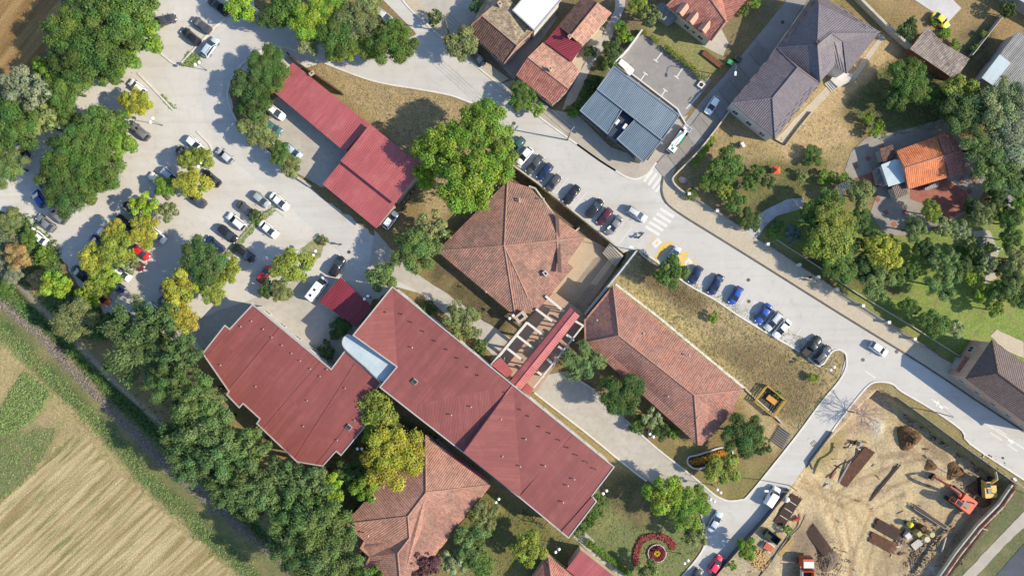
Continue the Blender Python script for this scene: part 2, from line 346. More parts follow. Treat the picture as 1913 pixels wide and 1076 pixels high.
    m, nt, b = _nt('ground_cover'); b.inputs['Roughness'].default_value = .95; b.inputs['Specular IOR Level'].default_value = .1
    at = nt.nodes.new('ShaderNodeAttribute'); at.attribute_name = 'soil'; tc = nt.nodes.new('ShaderNodeTexCoord').outputs['Object']
    dark = _mix(nt, at.outputs['Color'], (.42, .42, .38), 1., 'MULTIPLY'); lite = _mix(nt, at.outputs['Color'], (1.5, 1.46, 1.36), 1., 'MULTIPLY')
    c = _mix(nt, dark, lite, _noise(nt, tc, 2.4, 10, .92, .38, .62))
    c = _mix(nt, c, A(150, 128, 112), _math(nt, 'MULTIPLY', _noise(nt, tc, .5, 10, .85, .5, .6), .55))
    f = _math(nt, 'MULTIPLY', _noise(nt, tc, .35, 10, .85, .48, .6), _math(nt, 'MULTIPLY', at.outputs['Alpha'], .8))
    c = _mix(nt, c, A(112, 132, 74), f)
    f2 = _math(nt, 'MULTIPLY', _noise(nt, tc, .18, 5, .6, .5, .7), .35); c = _mix(nt, c, A(198, 172, 124), f2)
    nt.links.new(c, b.inputs['Base Color']); _bump(nt, b, _noise(nt, tc, 3., 8, .8, 0, 1), .7, .25)
    tag(link('ground', me, m), kind='structure')
build_ground()

# ---------------------------------------------------------------- sheets: roads, paving, fields
MT = {}
MT['concrete'] = mat_road('pale_concrete', A(216,214,210), A(206,203,198), A(186,181,174), A(140,132,124))
MT['gravel'] = mat_road('parking_gravel', A(223,220,214), A(212,207,199), A(190,182,170), A(160,150,136))
MT['asphalt'] = mat_road('worn_asphalt', A(176,172,170), A(160,156,154), A(140,136,134), A(100,96,94))
MT['asphalt_dk'] = mat('grey_asphalt', A(168,164,162), A(154,150,149), .2, A(134,131,130), 1.2, .4, bump=.1, bs_=18)
MT['pave'] = mat('beige_paving', A(212,200,180), A(202,190,170), .3, A(160,148,128), 2.5, .4, bump=.1, bs_=12)
MT['pave_g'] = mat('grey_paving', A(198,190,178), A(184,176,164), .3, A(160,152,142), 2., .4, bump=.1, bs_=12)
MT['yard'] = mat('yard_concrete', A(206,200,190), A(192,186,176), .2, A(168,162,152), .9, .5, bump=.1)
MT['kerb'] = mat('kerb_stone', A(240,236,228), A(224,219,210), .8, rough=.9)
MT['kerb_dk'] = mat('kerb_stone_dark', A(120,112,102), A(98,92,84), .8, rough=.9)
MT['white'] = mat('road_paint', A(250,250,249), A(240,239,236), 2., A(214,211,206), 5., .4, rough=.7)
MT['worn_white'] = mat('worn_road_paint', A(244,243,240), A(232,230,226), 2.5, A(214,211,206), 5., .5, rough=.8)
MT['yellow'] = mat('yellow_road_paint', A(250,208,60), A(240,196,70), 2., A(214,206,180), 5., .4, rough=.7)
MT['plaza'] = mat('plaza_slabs', A(206,186,162), A(196,176,152), .4, A(160,138,116), 3., .4, bump=.1)
def field_mat(name, c, c2, g, ang, per, fg=.6):
    m, nt, b = _nt(name); b.inputs['Roughness'].default_value = .95; b.inputs['Specular IOR Level'].default_value = .05
    tc = nt.nodes.new('ShaderNodeTexCoord').outputs['Object']; mp = nt.nodes.new('ShaderNodeMapping'); mp.inputs['Rotation'].default_value[2] = ang
    nt.links.new(tc, mp.inputs[0]); st = nt.nodes.new('ShaderNodeMapping'); st.inputs['Scale'].default_value = (.05, 1, 1); nt.links.new(mp.outputs[0], st.inputs[0])
    c_ = _mix(nt, c, c2, _noise(nt, st.outputs[0], 1/per, 4, .6, .38, .62))
    s2 = nt.nodes.new('ShaderNodeMapping'); s2.inputs['Scale'].default_value = (.12, 1, 1); nt.links.new(mp.outputs[0], s2.inputs[0])
    c_ = _mix(nt, c_, g, _math(nt, 'MULTIPLY', _noise(nt, s2.outputs[0], .7/per, 6, .7, .52, .68), fg))
    sp = _noise(nt, tc, 3.2, 8, .9, .36, .64); c_ = _mix(nt, _mix(nt, c_, (.5, .48, .44), 1., 'MULTIPLY'), _mix(nt, c_, (1.3, 1.27, 1.2), 1., 'MULTIPLY'), sp)
    nt.links.new(c_, b.inputs['Base Color']); _bump(nt, b, sp, .6, .2); return m
MT['stubble'] = field_mat('stubble_field', A(226,211,172), A(178,160,120), A(132,142,86), R(-43), 1., .9)
MT['straw'] = field_mat('straw_field', A(196,166,120), A(158,128,90), A(112,112,70), R(-52), 1.6, .5)
def wob(poly, amp, step=9):
    out = []; n = len(poly)
    for i in range(n):
        a, b = poly[i], poly[(i+1) % n]; d = math.hypot(b[0]-a[0], b[1]-a[1]); k = max(1, int(d/step))
        for j in range(k): out.append((a[0]+(b[0]-a[0])*j/k+rng.uniform(-amp, amp), a[1]+(b[1]-a[1])*j/k+rng.uniform(-amp, amp)))
    return out
def flat(poly, z):
    V = [P(x, y, 0) for x, y in poly]; tri = tessellate_polygon([[Vector((v.x, v.y, 0)) for v in V]]); F = []
    for t in tri:
        a, b, c = (V[i] for i in t); F.append(t if (b.x-a.x)*(c.y-a.y)-(b.y-a.y)*(c.x-a.x) > 0 else t[::-1])
    return [(v.x, v.y, z) for v in V], F
def sheet(name, poly, m, z, jit=0., kind='structure', parent=None):
    if isinstance(poly, str): poly = pts(poly)
    if jit: poly = wob(poly, jit)
    V, F = flat(poly, z); o = link(name, mesh(name, V, F), MT[m] if isinstance(m, str) else m, parent)
    if kind and not parent: o['kind'] = kind
    return o
def kerb(line, w=.34, h=.13, m='kerb', name='kerb', sp=0, closed=False, z0=0.):
    L = pts(line) if isinstance(line, str) else line
    if sp: L = spline(L, sp, closed)
    return tag(MB().ribbon([P(*p)[:2] for p in L], w, z0-.05, z0+h, closed).build(name, MT[m]), kind='structure')
sheet('straw_field', '-420,-300 150,-300 122,-40 112,30 96,85 60,125 20,155 -20,175 -420,330', 'straw', .004, 4)
sheet('stubble_field', '160,806 182,852 215,880 250,905 290,950 330,985 370,1015 430,1066 500,1200 -400,1200 -400,1160 -30,965 20,925 62,880 100,838', 'stubble', .004, 7)
lot = sheet('parking_lot', '300,-90 470,-90 480,40 560,60 640,100 560,130 430,170 440,240 560,340 700,440 760,520 700,560 650,660 560,660 480,575 440,640 380,660 300,620 200,600 185,570 150,540 110,470 80,435 40,400 -40,390 -60,300 60,270 110,200 170,150 240,110 270,60', 'gravel', .006, 3)
RING_IN = pts('900,200 876,191 839,178 781,167 731,159 688,149 630,128 563,100 530,89 495,90 462,110 442,133 427,163 427,191 442,226 464,251 510,290 560,333 655,418 735,492')
sheet('ring_road', RING_IN+pts('790,545 830,560 700,525 640,478 560,405 480,338 420,285 382,225 370,160 376,110 398,70 440,42 500,38 560,50 640,70 720,90 790,60 830,80 930,160 960,225'), 'concrete', .010)
MAIN_N = pts('720,-60 751,0 799,48 879,115 932,158 1010,221 1078,270 1120,300 1150,319')
MAIN_N2 = pts('1168,330 1186,335 1200,331 1211,324 1228,303 1240,330 1236,355 1244,378 1271,400 1440,505 1571,587 1727,683 1830,752 1913,806 2100,930')
MAIN_S = pts('2100,1020 1913,896 1812,829 1797,804 1744,766 1684,731 1669,718 1649,713 1626,717 1600,745 1568,786 1540,770 1568,711 1581,685 1581,665 1566,653 1553,658 1531,684 1496,658 1433,622 1377,588 1336,560 1284,531 1226,488 1190,466 1166,471 1123,433 1080,400 1048,373 1003,338 960,305 945,262 910,205 870,150 800,120 775,60 715,0 650,-60')
sheet('street', MAIN_N+MAIN_N2+MAIN_S, 'concrete', .014)
sheet('side_street_south', '1581,664 1624,719 1568,786 1553,806 1511,862 1480,905 1424,967 1361,1039 1310,1120 1230,1120 1274,1076 1301,1044 1316,1019 1319,992 1309,959 1331,921 1344,929 1361,935 1384,933 1397,926 1440,874 1491,810 1533,753 1568,711', 'concrete', .018)
sheet('side_street_north', '1228,301 1240,332 1262,310 1318,262 1365,198 1440,103 1512,-5 1560,-80 1520,-80 1470,0 1440,38 1372,120 1310,190 1268,245', 'asphalt', .018)
sheet('driveway', '998,731 1043,766 1100,810 1156,856 1191,884 1208,896 1309,959 1331,921 1296,891 1223,834 1196,809 1110,726 1060,693 1020,700', 'yard', .020)
sheet('driveway', '700,430 760,500 830,545 905,600 965,640 1000,690 970,700 925,665 850,600 780,545 735,520 690,500', 'yard', .022, 1)
sheet('yard', '505,190 545,165 660,260 650,345 600,350 575,335 545,318 500,255', 'yard', .018)
sheet('yard', '470,560 560,520 640,560 660,620 640,690 560,640', 'yard', .016, 2)
sheet('yard', '345,605 395,585 470,560 470,585 430,640 385,665', 'yard', .012, 1)
pl = sheet('plaza', '1090,440 1110,448 1150,470 1165,484 1092,586 1030,556 1000,590 975,560', 'plaza', -PIT_DA+.01)
sheet('pergola_floor', '915,672 1035,545 1100,592 1000,735', mat('pergola_paving', A(206,176,152), A(190,160,138), .5, A(160,134,116), 3., .4), .03)
# pavements, raised by a kerb step
def slab(name, poly, m, z0, z1): 
    if isinstance(poly, str): poly = pts(poly)
    return tag(MB().prism([P(*p)[:2] for p in poly], z0, z1).build(name, MT[m]), kind='structure')
slab('pavement_east', '1240,332 1236,355 1244,378 1271,400 1440,505 1571,587 1727,683 1830,752 1913,806 2060,902 2060,850 1913,758 1800,690 1749,663 1558,540 1488,495 1429,456 1384,428 1336,395 1284,365 1256,341 1262,312', 'pave', -.05, .13)
slab('pavement_north', '932,158 1010,221 1078,270 1120,300 1150,319 1168,330 1186,335 1200,331 1211,324 1228,301 1268,245 1285,215 1262,225 1210,300 1140,275 1080,215 1030,205 960,150', 'pave_g', -.05, .12)
slab('pavement_north_west', '751,0 799,48 879,115 932,158 950,148 895,105 810,35 770,-10', 'pave', -.05, .1)
side = empty('pavement_side', (0, 0, 0)); side['kind'] = 'structure'
sl_ = pts('1240,332 1262,312 1283,292 1300,276 1317,262 1330,247 1347,225 1365,200 1384,176 1403,152 1422,128 1440,104')
sr_ = pts('1222,310 1244,287 1262,266 1279,247 1293,231 1305,215 1322,193 1341,170 1360,147 1379,124 1398,100 1416,77')
sm = [mat('pavement_slab_%d' % i, A(*c), A(c[0]-14, c[1]-14, c[2]-14), .6, rough=.9) for i, c in enumerate(((170,166,162), (158,154,150), (164,158,150)))]
for i in range(len(sl_)-1):
    q = [sr_[i], sr_[i+1], sl_[i+1], sl_[i]]; cx = sum(p[0] for p in q)/4; cy = sum(p[1] for p in q)/4
    q = [(cx+(p[0]-cx)*.975, cy+(p[1]-cy)*.975) for p in q]
    MB().prism([P(*p)[:2] for p in q], -.03, .12+rng.uniform(-.012, .012)).build('slab', sm[i % 3], side)
# kerbs
kerb(pts('480,103')+[p for p in pts('495,90 530,89 563,100 630,128 688,149 731,159 781,167 839,178 876,191 915,205')], sp=5)
kerb('480,103 462,113 442,133 427,163 427,191 442,226 464,251 505,287', sp=5, h=.2)
kerb(MAIN_N, sp=4)
kerb('1078,270 1120,300 1150,319 1168,330 1186,335 1200,331 1211,324 1226,304', sp=5)
kerb('1239,330 1236,355 1244,378 1271,400 1350,449 1440,505 1571,587 1727,683 1830,752 1913,806', m='kerb_dk', sp=3, h=.15)
kerb('1196,468 1226,488 1284,531 1336,560 1377,588 1433,622 1496,658 1531,684 1553,658 1566,653 1576,657 1581,665 1581,685 1568,711 1533,753 1491,810 1440,874 1397,926 1384,933 1361,935 1344,929 1331,921 1296,891 1223,834 1170,785', sp=3)
kerb('1553,808 1568,786 1600,745 1626,717 1649,713 1669,718 1684,731 1744,766 1797,804 1812,829 1913,896 2010,962', sp=3)
kerb('998,733 1043,768 1100,812 1156,858 1191,886 1208,898', sp=3, m='kerb')
kerb('1309,959 1319,992 1316,1019 1301,1044 1274,1076', sp=4)
kerb('1060,695 1085,712 1110,728', sp=2, w=.3, h=.4)
# the fenced lot beside the blue-grey building
sheet('courtyard_parking', '1196,62 1330,150 1268,232 1225,200 1130,125', 'asphalt_dk', .012)
# top right concrete pad and east patio
sheet('concrete_pad', '1690,-60 1720,-60 1796,16 1772,42 1700,-5', mat('pad_concrete', A(222,220,220), A(206,204,202), .4, A(184,180,176), 2., .3), .012)
pat = mat('patio_pavers', A(176,170,160), A(160,154,146), .6, A(134,128,120), 4., .5, bump=.1)
sheet('patio', '1578,318 1590,285 1618,258 1700,240 1760,222 1840,300 1852,330 1830,372 1800,400 1770,420 1700,440 1655,440 1625,400 1640,360 1595,342', pat, .010, .5)
rp = mat('red_pavers', A(176,110,98), A(150,88,80), .8, A(196,146,128), 3., .3)
sheet('patio_inlay', '1590,335 1635,320 1645,346 1625,362', rp, .018)
sheet('patio_inlay', '1700,352 1760,330 1806,360 1812,388 1770,412 1735,385 1700,372', rp, .018, .5)
tint = empty('patio_tiles'); tint['kind'] = 'structure'
for x, y in pts('1622,296 1599,311 1640,373 1655,397 1691,396 1670,419 1797,337 1820,338 1811,358 1648,276'):
    a = P(x, y); MB().box((a.x, a.y, .02), (.95, .95, .02), R(30)).build('paver', rp, tint)
sheet('garden_path', '1385,432 1400,418 1430,392 1470,372 1502,370 1500,388 1478,396 1450,404 1428,425 1412,448', mat('path_setts', A(206,206,208), A(184,183,185), .7, A(206,202,196), 3., .4), .016, .6)
sheet('garden_path', '1815,432 1850,430 1865,470 1862,520 1838,530 1846,490 1826,450', 'yard', .012, 1)
sheet('garden_path', '1850,318 1913,325 2000,380 2000,410 1880,388 1850,345', 'asphalt', .012, 1)
sheet('garden_path', '1850,628 1862,615 1913,640 1913,668 1880,655', 'pave', .012, 1)
sheet('lane', '1150,-60 1178,-60 1165,20 1140,75 1105,125 1075,190 1050,208 1062,175 1092,120 1118,82 1148,20', 'yard', .008, 1)
sheet('garden_path', '1085,985 1070,1003 1100,1030 1160,1090 1190,1090 1130,1030', 'yard', .014, 1)
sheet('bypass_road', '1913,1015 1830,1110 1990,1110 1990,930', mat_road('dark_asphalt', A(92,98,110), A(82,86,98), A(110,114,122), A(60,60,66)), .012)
sheet('bypass_pavement', '1913,955 1788,1085 1815,1085 1880,1015 1930,970', 'pave_g', .010, 1)
sheet('front_yard', '730,-60 770,0 830,60 880,90 905,30 840,-60', 'yard', .006, 2)
sheet('front_yard', '1060,60 1130,50 1120,90 1090,120 1075,150 1060,130', 'pave', .006, 1)
sheet('front_yard', '1330,60 1345,50 1362,80 1350,105 1310,85', 'yard', .006, 1)
sheet('house_terrace', '1448,262 1545,160 1590,142 1648,62 1655,68 1596,152 1552,172 1465,275', 'pave', .008, 1)
sheet('gravel_strip', '1040,35 960,150 875,60 885,50 945,112 1030,10', 'asphalt_dk', .006)
# ---------------------------------------------------------------- buildings
RM = {}
RM['flat'] = mat_roof('red_sheet_roof', A(153,88,84), A(144,80,77), A(166,105,99), .3, 50, .05, .3, .55, .08, .4, True, .4, .25, panel=.07)
RM['rib'] = mat_roof('red_ribbed_roof', A(190,102,103), A(180,92,94), A(202,130,128), .42, 50, .08, .55, .5, .1, .45, True, .4, .3, panel=.05)
RM['rib_dk'] = mat_roof('claret_ribbed_roof', A(150,50,66), A(136,44,58), None, .42, 50, .12, .9, .5, .1, .45, True)
RM['blue'] = mat_roof('blue_grey_ribbed_roof', A(108,130,150), A(94,116,136), A(126,146,162), .34, 50, .08, .7, .45, .1, .5, True, .4, .3)
RM['tile'] = mat_roof('old_clay_tiles', A(186,140,124), A(166,124,110), A(136,118,108), .42, .46, .18, .9, .85, .22, .2, f3=.75, s3=.3, lo3=.45, hi3=.62)
RM['tile2'] = mat_roof('worn_clay_tiles', A(184,136,122), A(158,120,110), A(200,130,106), .42, .46, .18, .9, .85, .2, .2, f3=.55, s3=.35, lo3=.5, hi3=.62)
RM['tile3'] = mat_roof('salmon_clay_tiles', A(196,150,133), A(178,130,114), A(148,120,108), .42, .46, .17, .9, .85, .2, .2, f3=.7, s3=.25, lo3=.48, hi3=.66)
RM['orange'] = mat_roof('orange_clay_tiles', A(224,142,98), A(212,124,82), A(190,110,80), .4, .45, .16, .8, .8, .3, .25, f3=.5)
RM['pink'] = mat_roof('pink_clay_tiles', A(206,162,142), A(190,140,122), A(172,150,134), .42, .46, .26, .9, .85, .3, .2, f3=.6, s3=.6)
RM['redtile'] = mat_roof('red_clay_tiles', A(194,134,120), A(180,120,107), A(160,104,95), .42, .46, .22, .9, .8, .3, .2, f3=.5)
RM['purple'] = mat_roof('grey_purple_metal_tiles', A(120,112,121), A(111,103,112), A(132,124,131), .4, .5, .12, .9, .5, .1, .4, f3=.4)
RM['brown'] = mat_roof('brown_metal_tiles', A(116,100,97), A(105,90,88), A(130,113,108), .4, .5, .14, .9, .6, .15, .3, f3=.4)
RM['slate'] = mat_roof('mossy_stone_slates', A(176,162,140), A(150,136,116), A(120,110,96), .5, .5, .3, .7, .9, .4, .1, f3=.7, s3=1.)
RM['dkbrown'] = mat_roof('weathered_brown_tiles', A(122,96,88), A(104,82,76), A(150,110,98), .42, .46, .25, .9, .85, .4, .2, f3=.5, s3=.6)
RM['grey'] = mat_roof('grey_corrugated_sheet', A(150,150,150), A(128,128,130), A(170,168,164), .35, 40, .2, 1., .6, .3, .3, True, .4, .5)
RM['white'] = mat_roof('white_membrane_roof', A(244,246,250), A(236,238,244), None, 4., 4., .02, .05, .6, .1, .3, True)
RM['canopy'] = mat_roof('pale_sheet_canopy', A(206,222,230), A(192,210,220), A(180,196,206), 2.2, 8., .05, .2, .45, .15, .4, True, .4, .4)
RM['dkblue'] = mat_roof('dark_blue_sheet', A(58,70,92), A(50,62,84), None, .34, 50, .06, .5, .5, .1, .4, True)
RM['old'] = mat_roof('lichen_asbestos_sheet', A(164,152,146), A(142,130,124), A(196,180,164), .4, 1.2, .22, .9, .9, .5, .1, f3=.8, s3=1.2)
WM = {k: mat('wall_'+k, A(*c), A(c[0]-18, c[1]-20, c[2]-22), .5, A(c[0]-50, c[1]-52, c[2]-52), .9, .3, rough=.9, bump=.1) for k, c in dict(cream=(226,212,184), white=(236,232,224), grey=(186,184,180), brick=(168,112,90), pink=(218,186,168), blue=(120,134,150)).items()}
M_trim = mat('light_metal_trim', A(214,210,206), A(196,192,188), 1., rough=.5, metal=.2)
M_trimb = mat('blue_grey_trim', A(140,154,170), rough=.5)
M_trimdk = mat('dark_metal_trim', A(92,84,88), rough=.5)
M_ridge = {k: mat('ridge_'+k, A(*c), A(c[0]-26, c[1]-24, c[2]-22), 1.5, rough=.9) for k, c in dict(tile=(196,156,138), purple=(150,142,150), red=(196,120,124), dark=(120,96,88)).items()}
M_frame = mat('window_frame', A(236,234,230), rough=.5)
M_pane = mat('window_pane', (.03, .04, .05), rough=.08, spec=.6)
M_vent = mat('vent_metal', A(196,176,172), rough=.5)
M_ventdk = mat('vent_dark', A(70,54,54), rough=.6)
M_brickch = mat('chimney_render', A(216,196,176), A(184,160,140), 2., rough=.9)
M_hole = mat('flue_soot', (.02, .018, .016), rough=1)
_win = None
def window_mesh():
    global _win
    if _win is None:
        f = MB()
        for c, d in (((0, 0, .68), (1.3, .12, .08)), ((0, 0, -.68), (1.4, .18, .08)), ((.61, 0, 0), (.08, .12, 1.28)), ((-.61, 0, 0), (.08, .12, 1.28)), ((0, 0, 0), (.06, .1, 1.28))): f.box(c, d)
        a = f.mesh('window'); a.materials.append(M_frame)
        b = MB().box((0, 0, 0), (1.14, .05, 1.28)).mesh('pane'); b.materials.append(M_pane); _win = (a, b)
    return _win
def roof_mesh(name, Vw, F, th=.16):
    """top faces with UVs in metres, a skirt and an underside"""
    n = len(Vw); F = [tuple(f) for f in F]; FF = []
    for f in F:
        nn = Vector((0, 0, 0)); q = [Vector(Vw[i]) for i in f]
        for i in range(len(q)): nn += q[i-1].cross(q[i])
        FF.append(f if nn.z > 0 else f[::-1])
    V = [tuple(v) for v in Vw]+[(v[0], v[1], v[2]-th) for v in Vw]
    ed = {}
    for f in FF:
        for i in range(len(f)): ed.setdefault(frozenset((f[i-1], f[i])), []).append((f[i-1], f[i]))
    A_ = list(FF)+[tuple(i+n for i in f[::-1]) for f in FF]
    for e, l in ed.items():
        if len(l) == 1: a, b = l[0]; A_.append((b, a, a+n, b+n))
    me = mesh(name, V, A_); uv = me.uv_layers.new(name='UVMap')
    for p in me.polygons:
        nn = p.normal; h = Vector((0, 0, 1)).cross(nn)
        if h.length < .02: h = Vector((.77, -.64, 0))
        h.normalize(); s = nn.cross(h)
        for li in p.loop_indices:
            co = me.vertices[me.loops[li].vertex_index].co; uv.data[li].uv = (co.dot(h), co.dot(s))
    return me, FF, ed
def inset_poly(L, d):
    n = len(L); ar = sum(L[i].x*L[(i+1) % n].y-L[(i+1) % n].x*L[i].y for i in range(n)); sg = 1 if ar > 0 else -1; out = []
    for i in range(n):
        t1 = (L[i]-L[i-1]); t2 = (L[(i+1) % n]-L[i]); t1 = Vector((t1.x, t1.y)).normalized(); t2 = Vector((t2.x, t2.y)).normalized()
        n1 = Vector((-t1.y, t1.x))*sg; n2 = Vector((-t2.y, t2.x))*sg; m = n1+n2
        m = n1 if m.length < .2 else m.normalized(); k = d/max(.35, m.dot(n1)); out.append(Vector((L[i].x+m.x*k, L[i].y+m.y*k, L[i].z)))
    return out
def building(name, label, V, F, eave, roof, wall='cream', zb=0., ins=.35, ridge='tile', cat='building', trim=None, win=True, rr=.13, parent=None, th=.16, facemats=None, posts=False):
    Vw = [P(*v) for v in V]; c = Vector((sum(v.x for v in Vw)/len(Vw), sum(v.y for v in Vw)/len(Vw), zb))
    root = parent or empty(name, c, label=label, cat=cat)
    if parent: c = parent.location
    Vl = [v-Vector(c) for v in Vw]
    mats = [RM[roof]] if not facemats else [RM[r] for r in roof]
    me, FF, ed = roof_mesh('roof', Vl, F, th); ro = link('roof', me, mats, root)
    if facemats:
        k = len(FF)
        for i, p in enumerate(me.polygons): p.material_index = facemats[i % k] if i < 2*k else 0
    fn = {}
    for i, f in enumerate(FF):
        for j in range(len(f)): fn.setdefault(frozenset((f[j-1], f[j])), []).append(i)
    if ridge:
        for e, fs in fn.items():
            if len(fs) != 2: continue
            a, b = (Vl[i] for i in e); n1, n2 = me.polygons[fs[0]].normal, me.polygons[fs[1]].normal
            c1 = me.polygons[fs[0]].center; c2 = me.polygons[fs[1]].center
            if n1.angle(n2) < R(7) or (c2-c1).dot(n1) > 0: continue
            MB().tube([a+Vector((0, 0, .03)), b+Vector((0, 0, .03))], rr, 6).build('ridge_cap', M_ridge[ridge], ro)
    L = [Vl[i] for i in eave]; I = inset_poly(L, ins); n = len(I); mb = MB()
    Vv = [(p.x, p.y, zb-c.z-.3) for p in I]+[(p.x, p.y, p.z-.12) for p in I]
    if posts:
        for i in range(n):
            k = max(1, int((I[(i+1) % n]-I[i]).length/3.5))
            for j in range(k): q = I[i].lerp(I[(i+1) % n], j/k); MB().box((q.x, q.y, (q.z-.12)/2), (.25, .25, q.z-.12)).build('post', WM[wall], root)
    else: mb.add(Vv, [(i, (i+1) % n, (i+1) % n+n, i+n) for i in range(n)]); mb.build('wall', WM[wall], root)
    if trim:
        MB().ribbon([(p.x, p.y) for p in L], .22, [p.z-.2 for p in L], [p.z+.12 for p in L], True).build('parapet_trim', M_trim if trim is True else trim, root)
    if win:
        ar = sum(I[i].x*I[(i+1) % n].y-I[(i+1) % n].x*I[i].y for i in range(n))
        wm, pm = window_mesh()
        for i in range(n):
            a, b = I[i], I[(i+1) % n]; d = Vector((b.x-a.x, b.y-a.y)); ln = d.length; zt = min(a.z, b.z)
            if ln < 3.5: continue
            k = int(ln/3.4); u = d/ln; out = Vector((u.y, -u.x))*(1 if ar > 0 else -1)
            mid = (a+b)/2
            if (Vector((mid.x, mid.y))+Vector((c.x, c.y))).dot(out) > 0: continue       # only walls that face the picture centre
            for st in range(max(1, int((zt-(zb-c.z))/3.1))):
                z = zb-c.z+1.75+st*3.
                if z+.8 > zt-.1: continue
                for j in range(k):
                    q = a+Vector((u.x, u.y, 0))*ln*(j+.5)/k
                    w = link('window', wm, None, root, (q.x+out.x*.03, q.y+out.y*.03, z), math.atan2(u.y, u.x)); link('pane', pm, None, w)
    return root, ro, c
def chimney(ro, c, px, py, z, d=(.55, .55, 1.1), m=None, rz=R(38)):
    p = P(px, py, z)-Vector(c); o = MB().box((0, 0, 0), d).box((0, 0, d[2]/2+.04), (d[0]+.16, d[1]+.16, .1)).build('chimney', m or M_brickch, ro, p, rz)
    MB().box((0, 0, d[2]/2+.1), (d[0]*.5, d[1]*.5, .04)).build('flue', M_hole, o)
    return o
_vm = {}
def vent(ro, c, px, py, z, r=.13, h=.5, dark=False):
    k = (r, h, dark)
    if k not in _vm:
        me = MB().tube([(0, 0, -h/2), (0, 0, h/2)], r, 8).tube([(0, 0, h/2), (0, 0, h/2+.12)], [r*1.8, r*.6], 8).mesh('vent_pipe'); me.materials.append(M_ventdk if dark else M_vent); _vm[k] = me
    return link('vent_pipe', _vm[k], None, ro, P(px, py, z)-Vector(c))
M_seam = mat('seam_red', A(140,78,82), rough=.6)
def seam(ro, c, a, b, z, m=None, w=.07, za=None):
    p, q = P(*a, z)-Vector(c), P(*b, z if za is None else za)-Vector(c); MB().tube([p, q], w, 4).build('seam', m or M_seam, ro)
def skylight(ro, c, px, py, z, s=.9, rz=R(50)):
    o = MB().box((0, 0, 0), (s, s*1.15, .35)).build('skylight', M_trim, ro, P(px, py, z)-Vector(c), rz)
    MB().box((0, 0, .2), (s*.8, s*.95, .06)).build('pane', M_pane, o)

# long red sheet-roofed school block: two sections that meet at a valley, with end planes tilted to set their brightness
Z5 = 7.6
V = [(733,536,Z5-.3),(958,719,Z5),(866,845,Z5-.9),(710,723,Z5-.2),(742,685,Z5-.25),(660,626,Z5+1.),(866,845,Z5+.9)]
r5, ro5, c5 = building('school_block', 'long red sheet metal roof school block running diagonally through the centre', V+[(1147,872,Z5-.4),(1105.5,926,Z5-.4),(1114,936,Z5-.4),(1062,1004,Z5-.4),(975,932,Z5-.4),(757,760,Z5-.2)],
    [(0,4,5),(0,1,12,3,4),(1,2,12),(1,11,6),(1,7,8,9,10,11)], [0,1,7,8,9,10,11,2,12,3,4,5], 'flat', 'white', ridge=None, trim=True, rr=.1)
for a, b in (((831,622),(735,740)), ((1069,812),(973,925)), ((1108,926),(1048,993))): seam(ro5, c5, a, b, Z5-.28)
MB().tube([P(957,720,Z5+.02)-c5, P(912,781,Z5-.02)-c5, P(866,844,Z5+.4)-c5], .16, 5).build('valley_flashing', M_ridge['red'], ro5)
for x, y in pts('720,583 751,587 769,602 791,619 813,637 689,622 835,653 855,669 874,686 893,701 944,733 972,765 987,777 1008,797 1027,809 1045,822 1061,836 1078,850 1096,863 1112,876'):
    vent(ro5, c5, x, y, Z5+.05, .09, .35, True)
for x, y in pts('770,649 843,775 936,783 982,820 939,852 1018,870 1061,907 1073,895 1052,938 972,871 880,760'): vent(ro5, c5, x, y, Z5+.1, .1, .4)
skylight(ro5, c5, 775, 713, Z5+.0)
# second sheet-roofed block
Z6 = 5.6
V = [(x, y, Z6) for x, y in pts('472,569 619,690 645,655 712,715 672,766 693,783 637,850 628,842 603,870 555,862 480,791 486,782 454,753 447,761 424,737 428,731 379,660 420,608 429,615')]
r6, ro6, c6 = building('workshop_block', 'stepped flat red sheet roof block beside the dark poplar row', V, [tuple(range(len(V)))], list(range(len(V))), 'flat', 'white', ridge=None, trim=M_trim)
for a, b in (((521,614),(421,736)), ((599,674),(493,800)), ((663,679),(548,860)), ((645,800),(590,868)), ((428,618),(385,668))): seam(ro6, c6, a, b, Z6+.03)
for x, y in pts('492,615 508,630 527,645 545,660 561,674 580,689 598,703 611,690 450,610 470,600 574,748 567,796 645,725 663,785 630,822 412,682 478,722'): vent(ro6, c6, x, y, Z6+.2, .08, .3)
skylight(ro6, c6, 652, 798, Z6+.2); 
# rounded pale canopy between the two
zc = 6.2; cp = spline(pts('655,627 700,655 741,685 717,713 683,685 652,658 641,645 641,634 646,628'), 3, True)
building('entrance_canopy', 'pale blue rounded sheet canopy wedged between the two red roofs', [(x, y, zc) for x, y in cp], [tuple(range(len(cp)))], list(range(len(cp))), 'canopy', 'white', ridge=None, trim=True, win=False)
# small claret shed in the courtyard
building('shed', 'small claret ribbed metal shed roof in shade beside the white van', [(636,518,3.4),(694,572,3.4),(668,612,2.9),(596,563,2.9)], [(0,1,2,3)], [0,1,2,3], 'rib_dk', 'grey', win=False, ridge=None)
building('lean_to', 'dark claret lean-to roof along the lower edge of the long school block', [(823,838,3.6),(905,890,3.6),(892,902,3.2),(812,825,3.2)], [(0,1,2,3)], [0,1,2,3], 'rib_dk', 'grey', win=False, ridge=None)
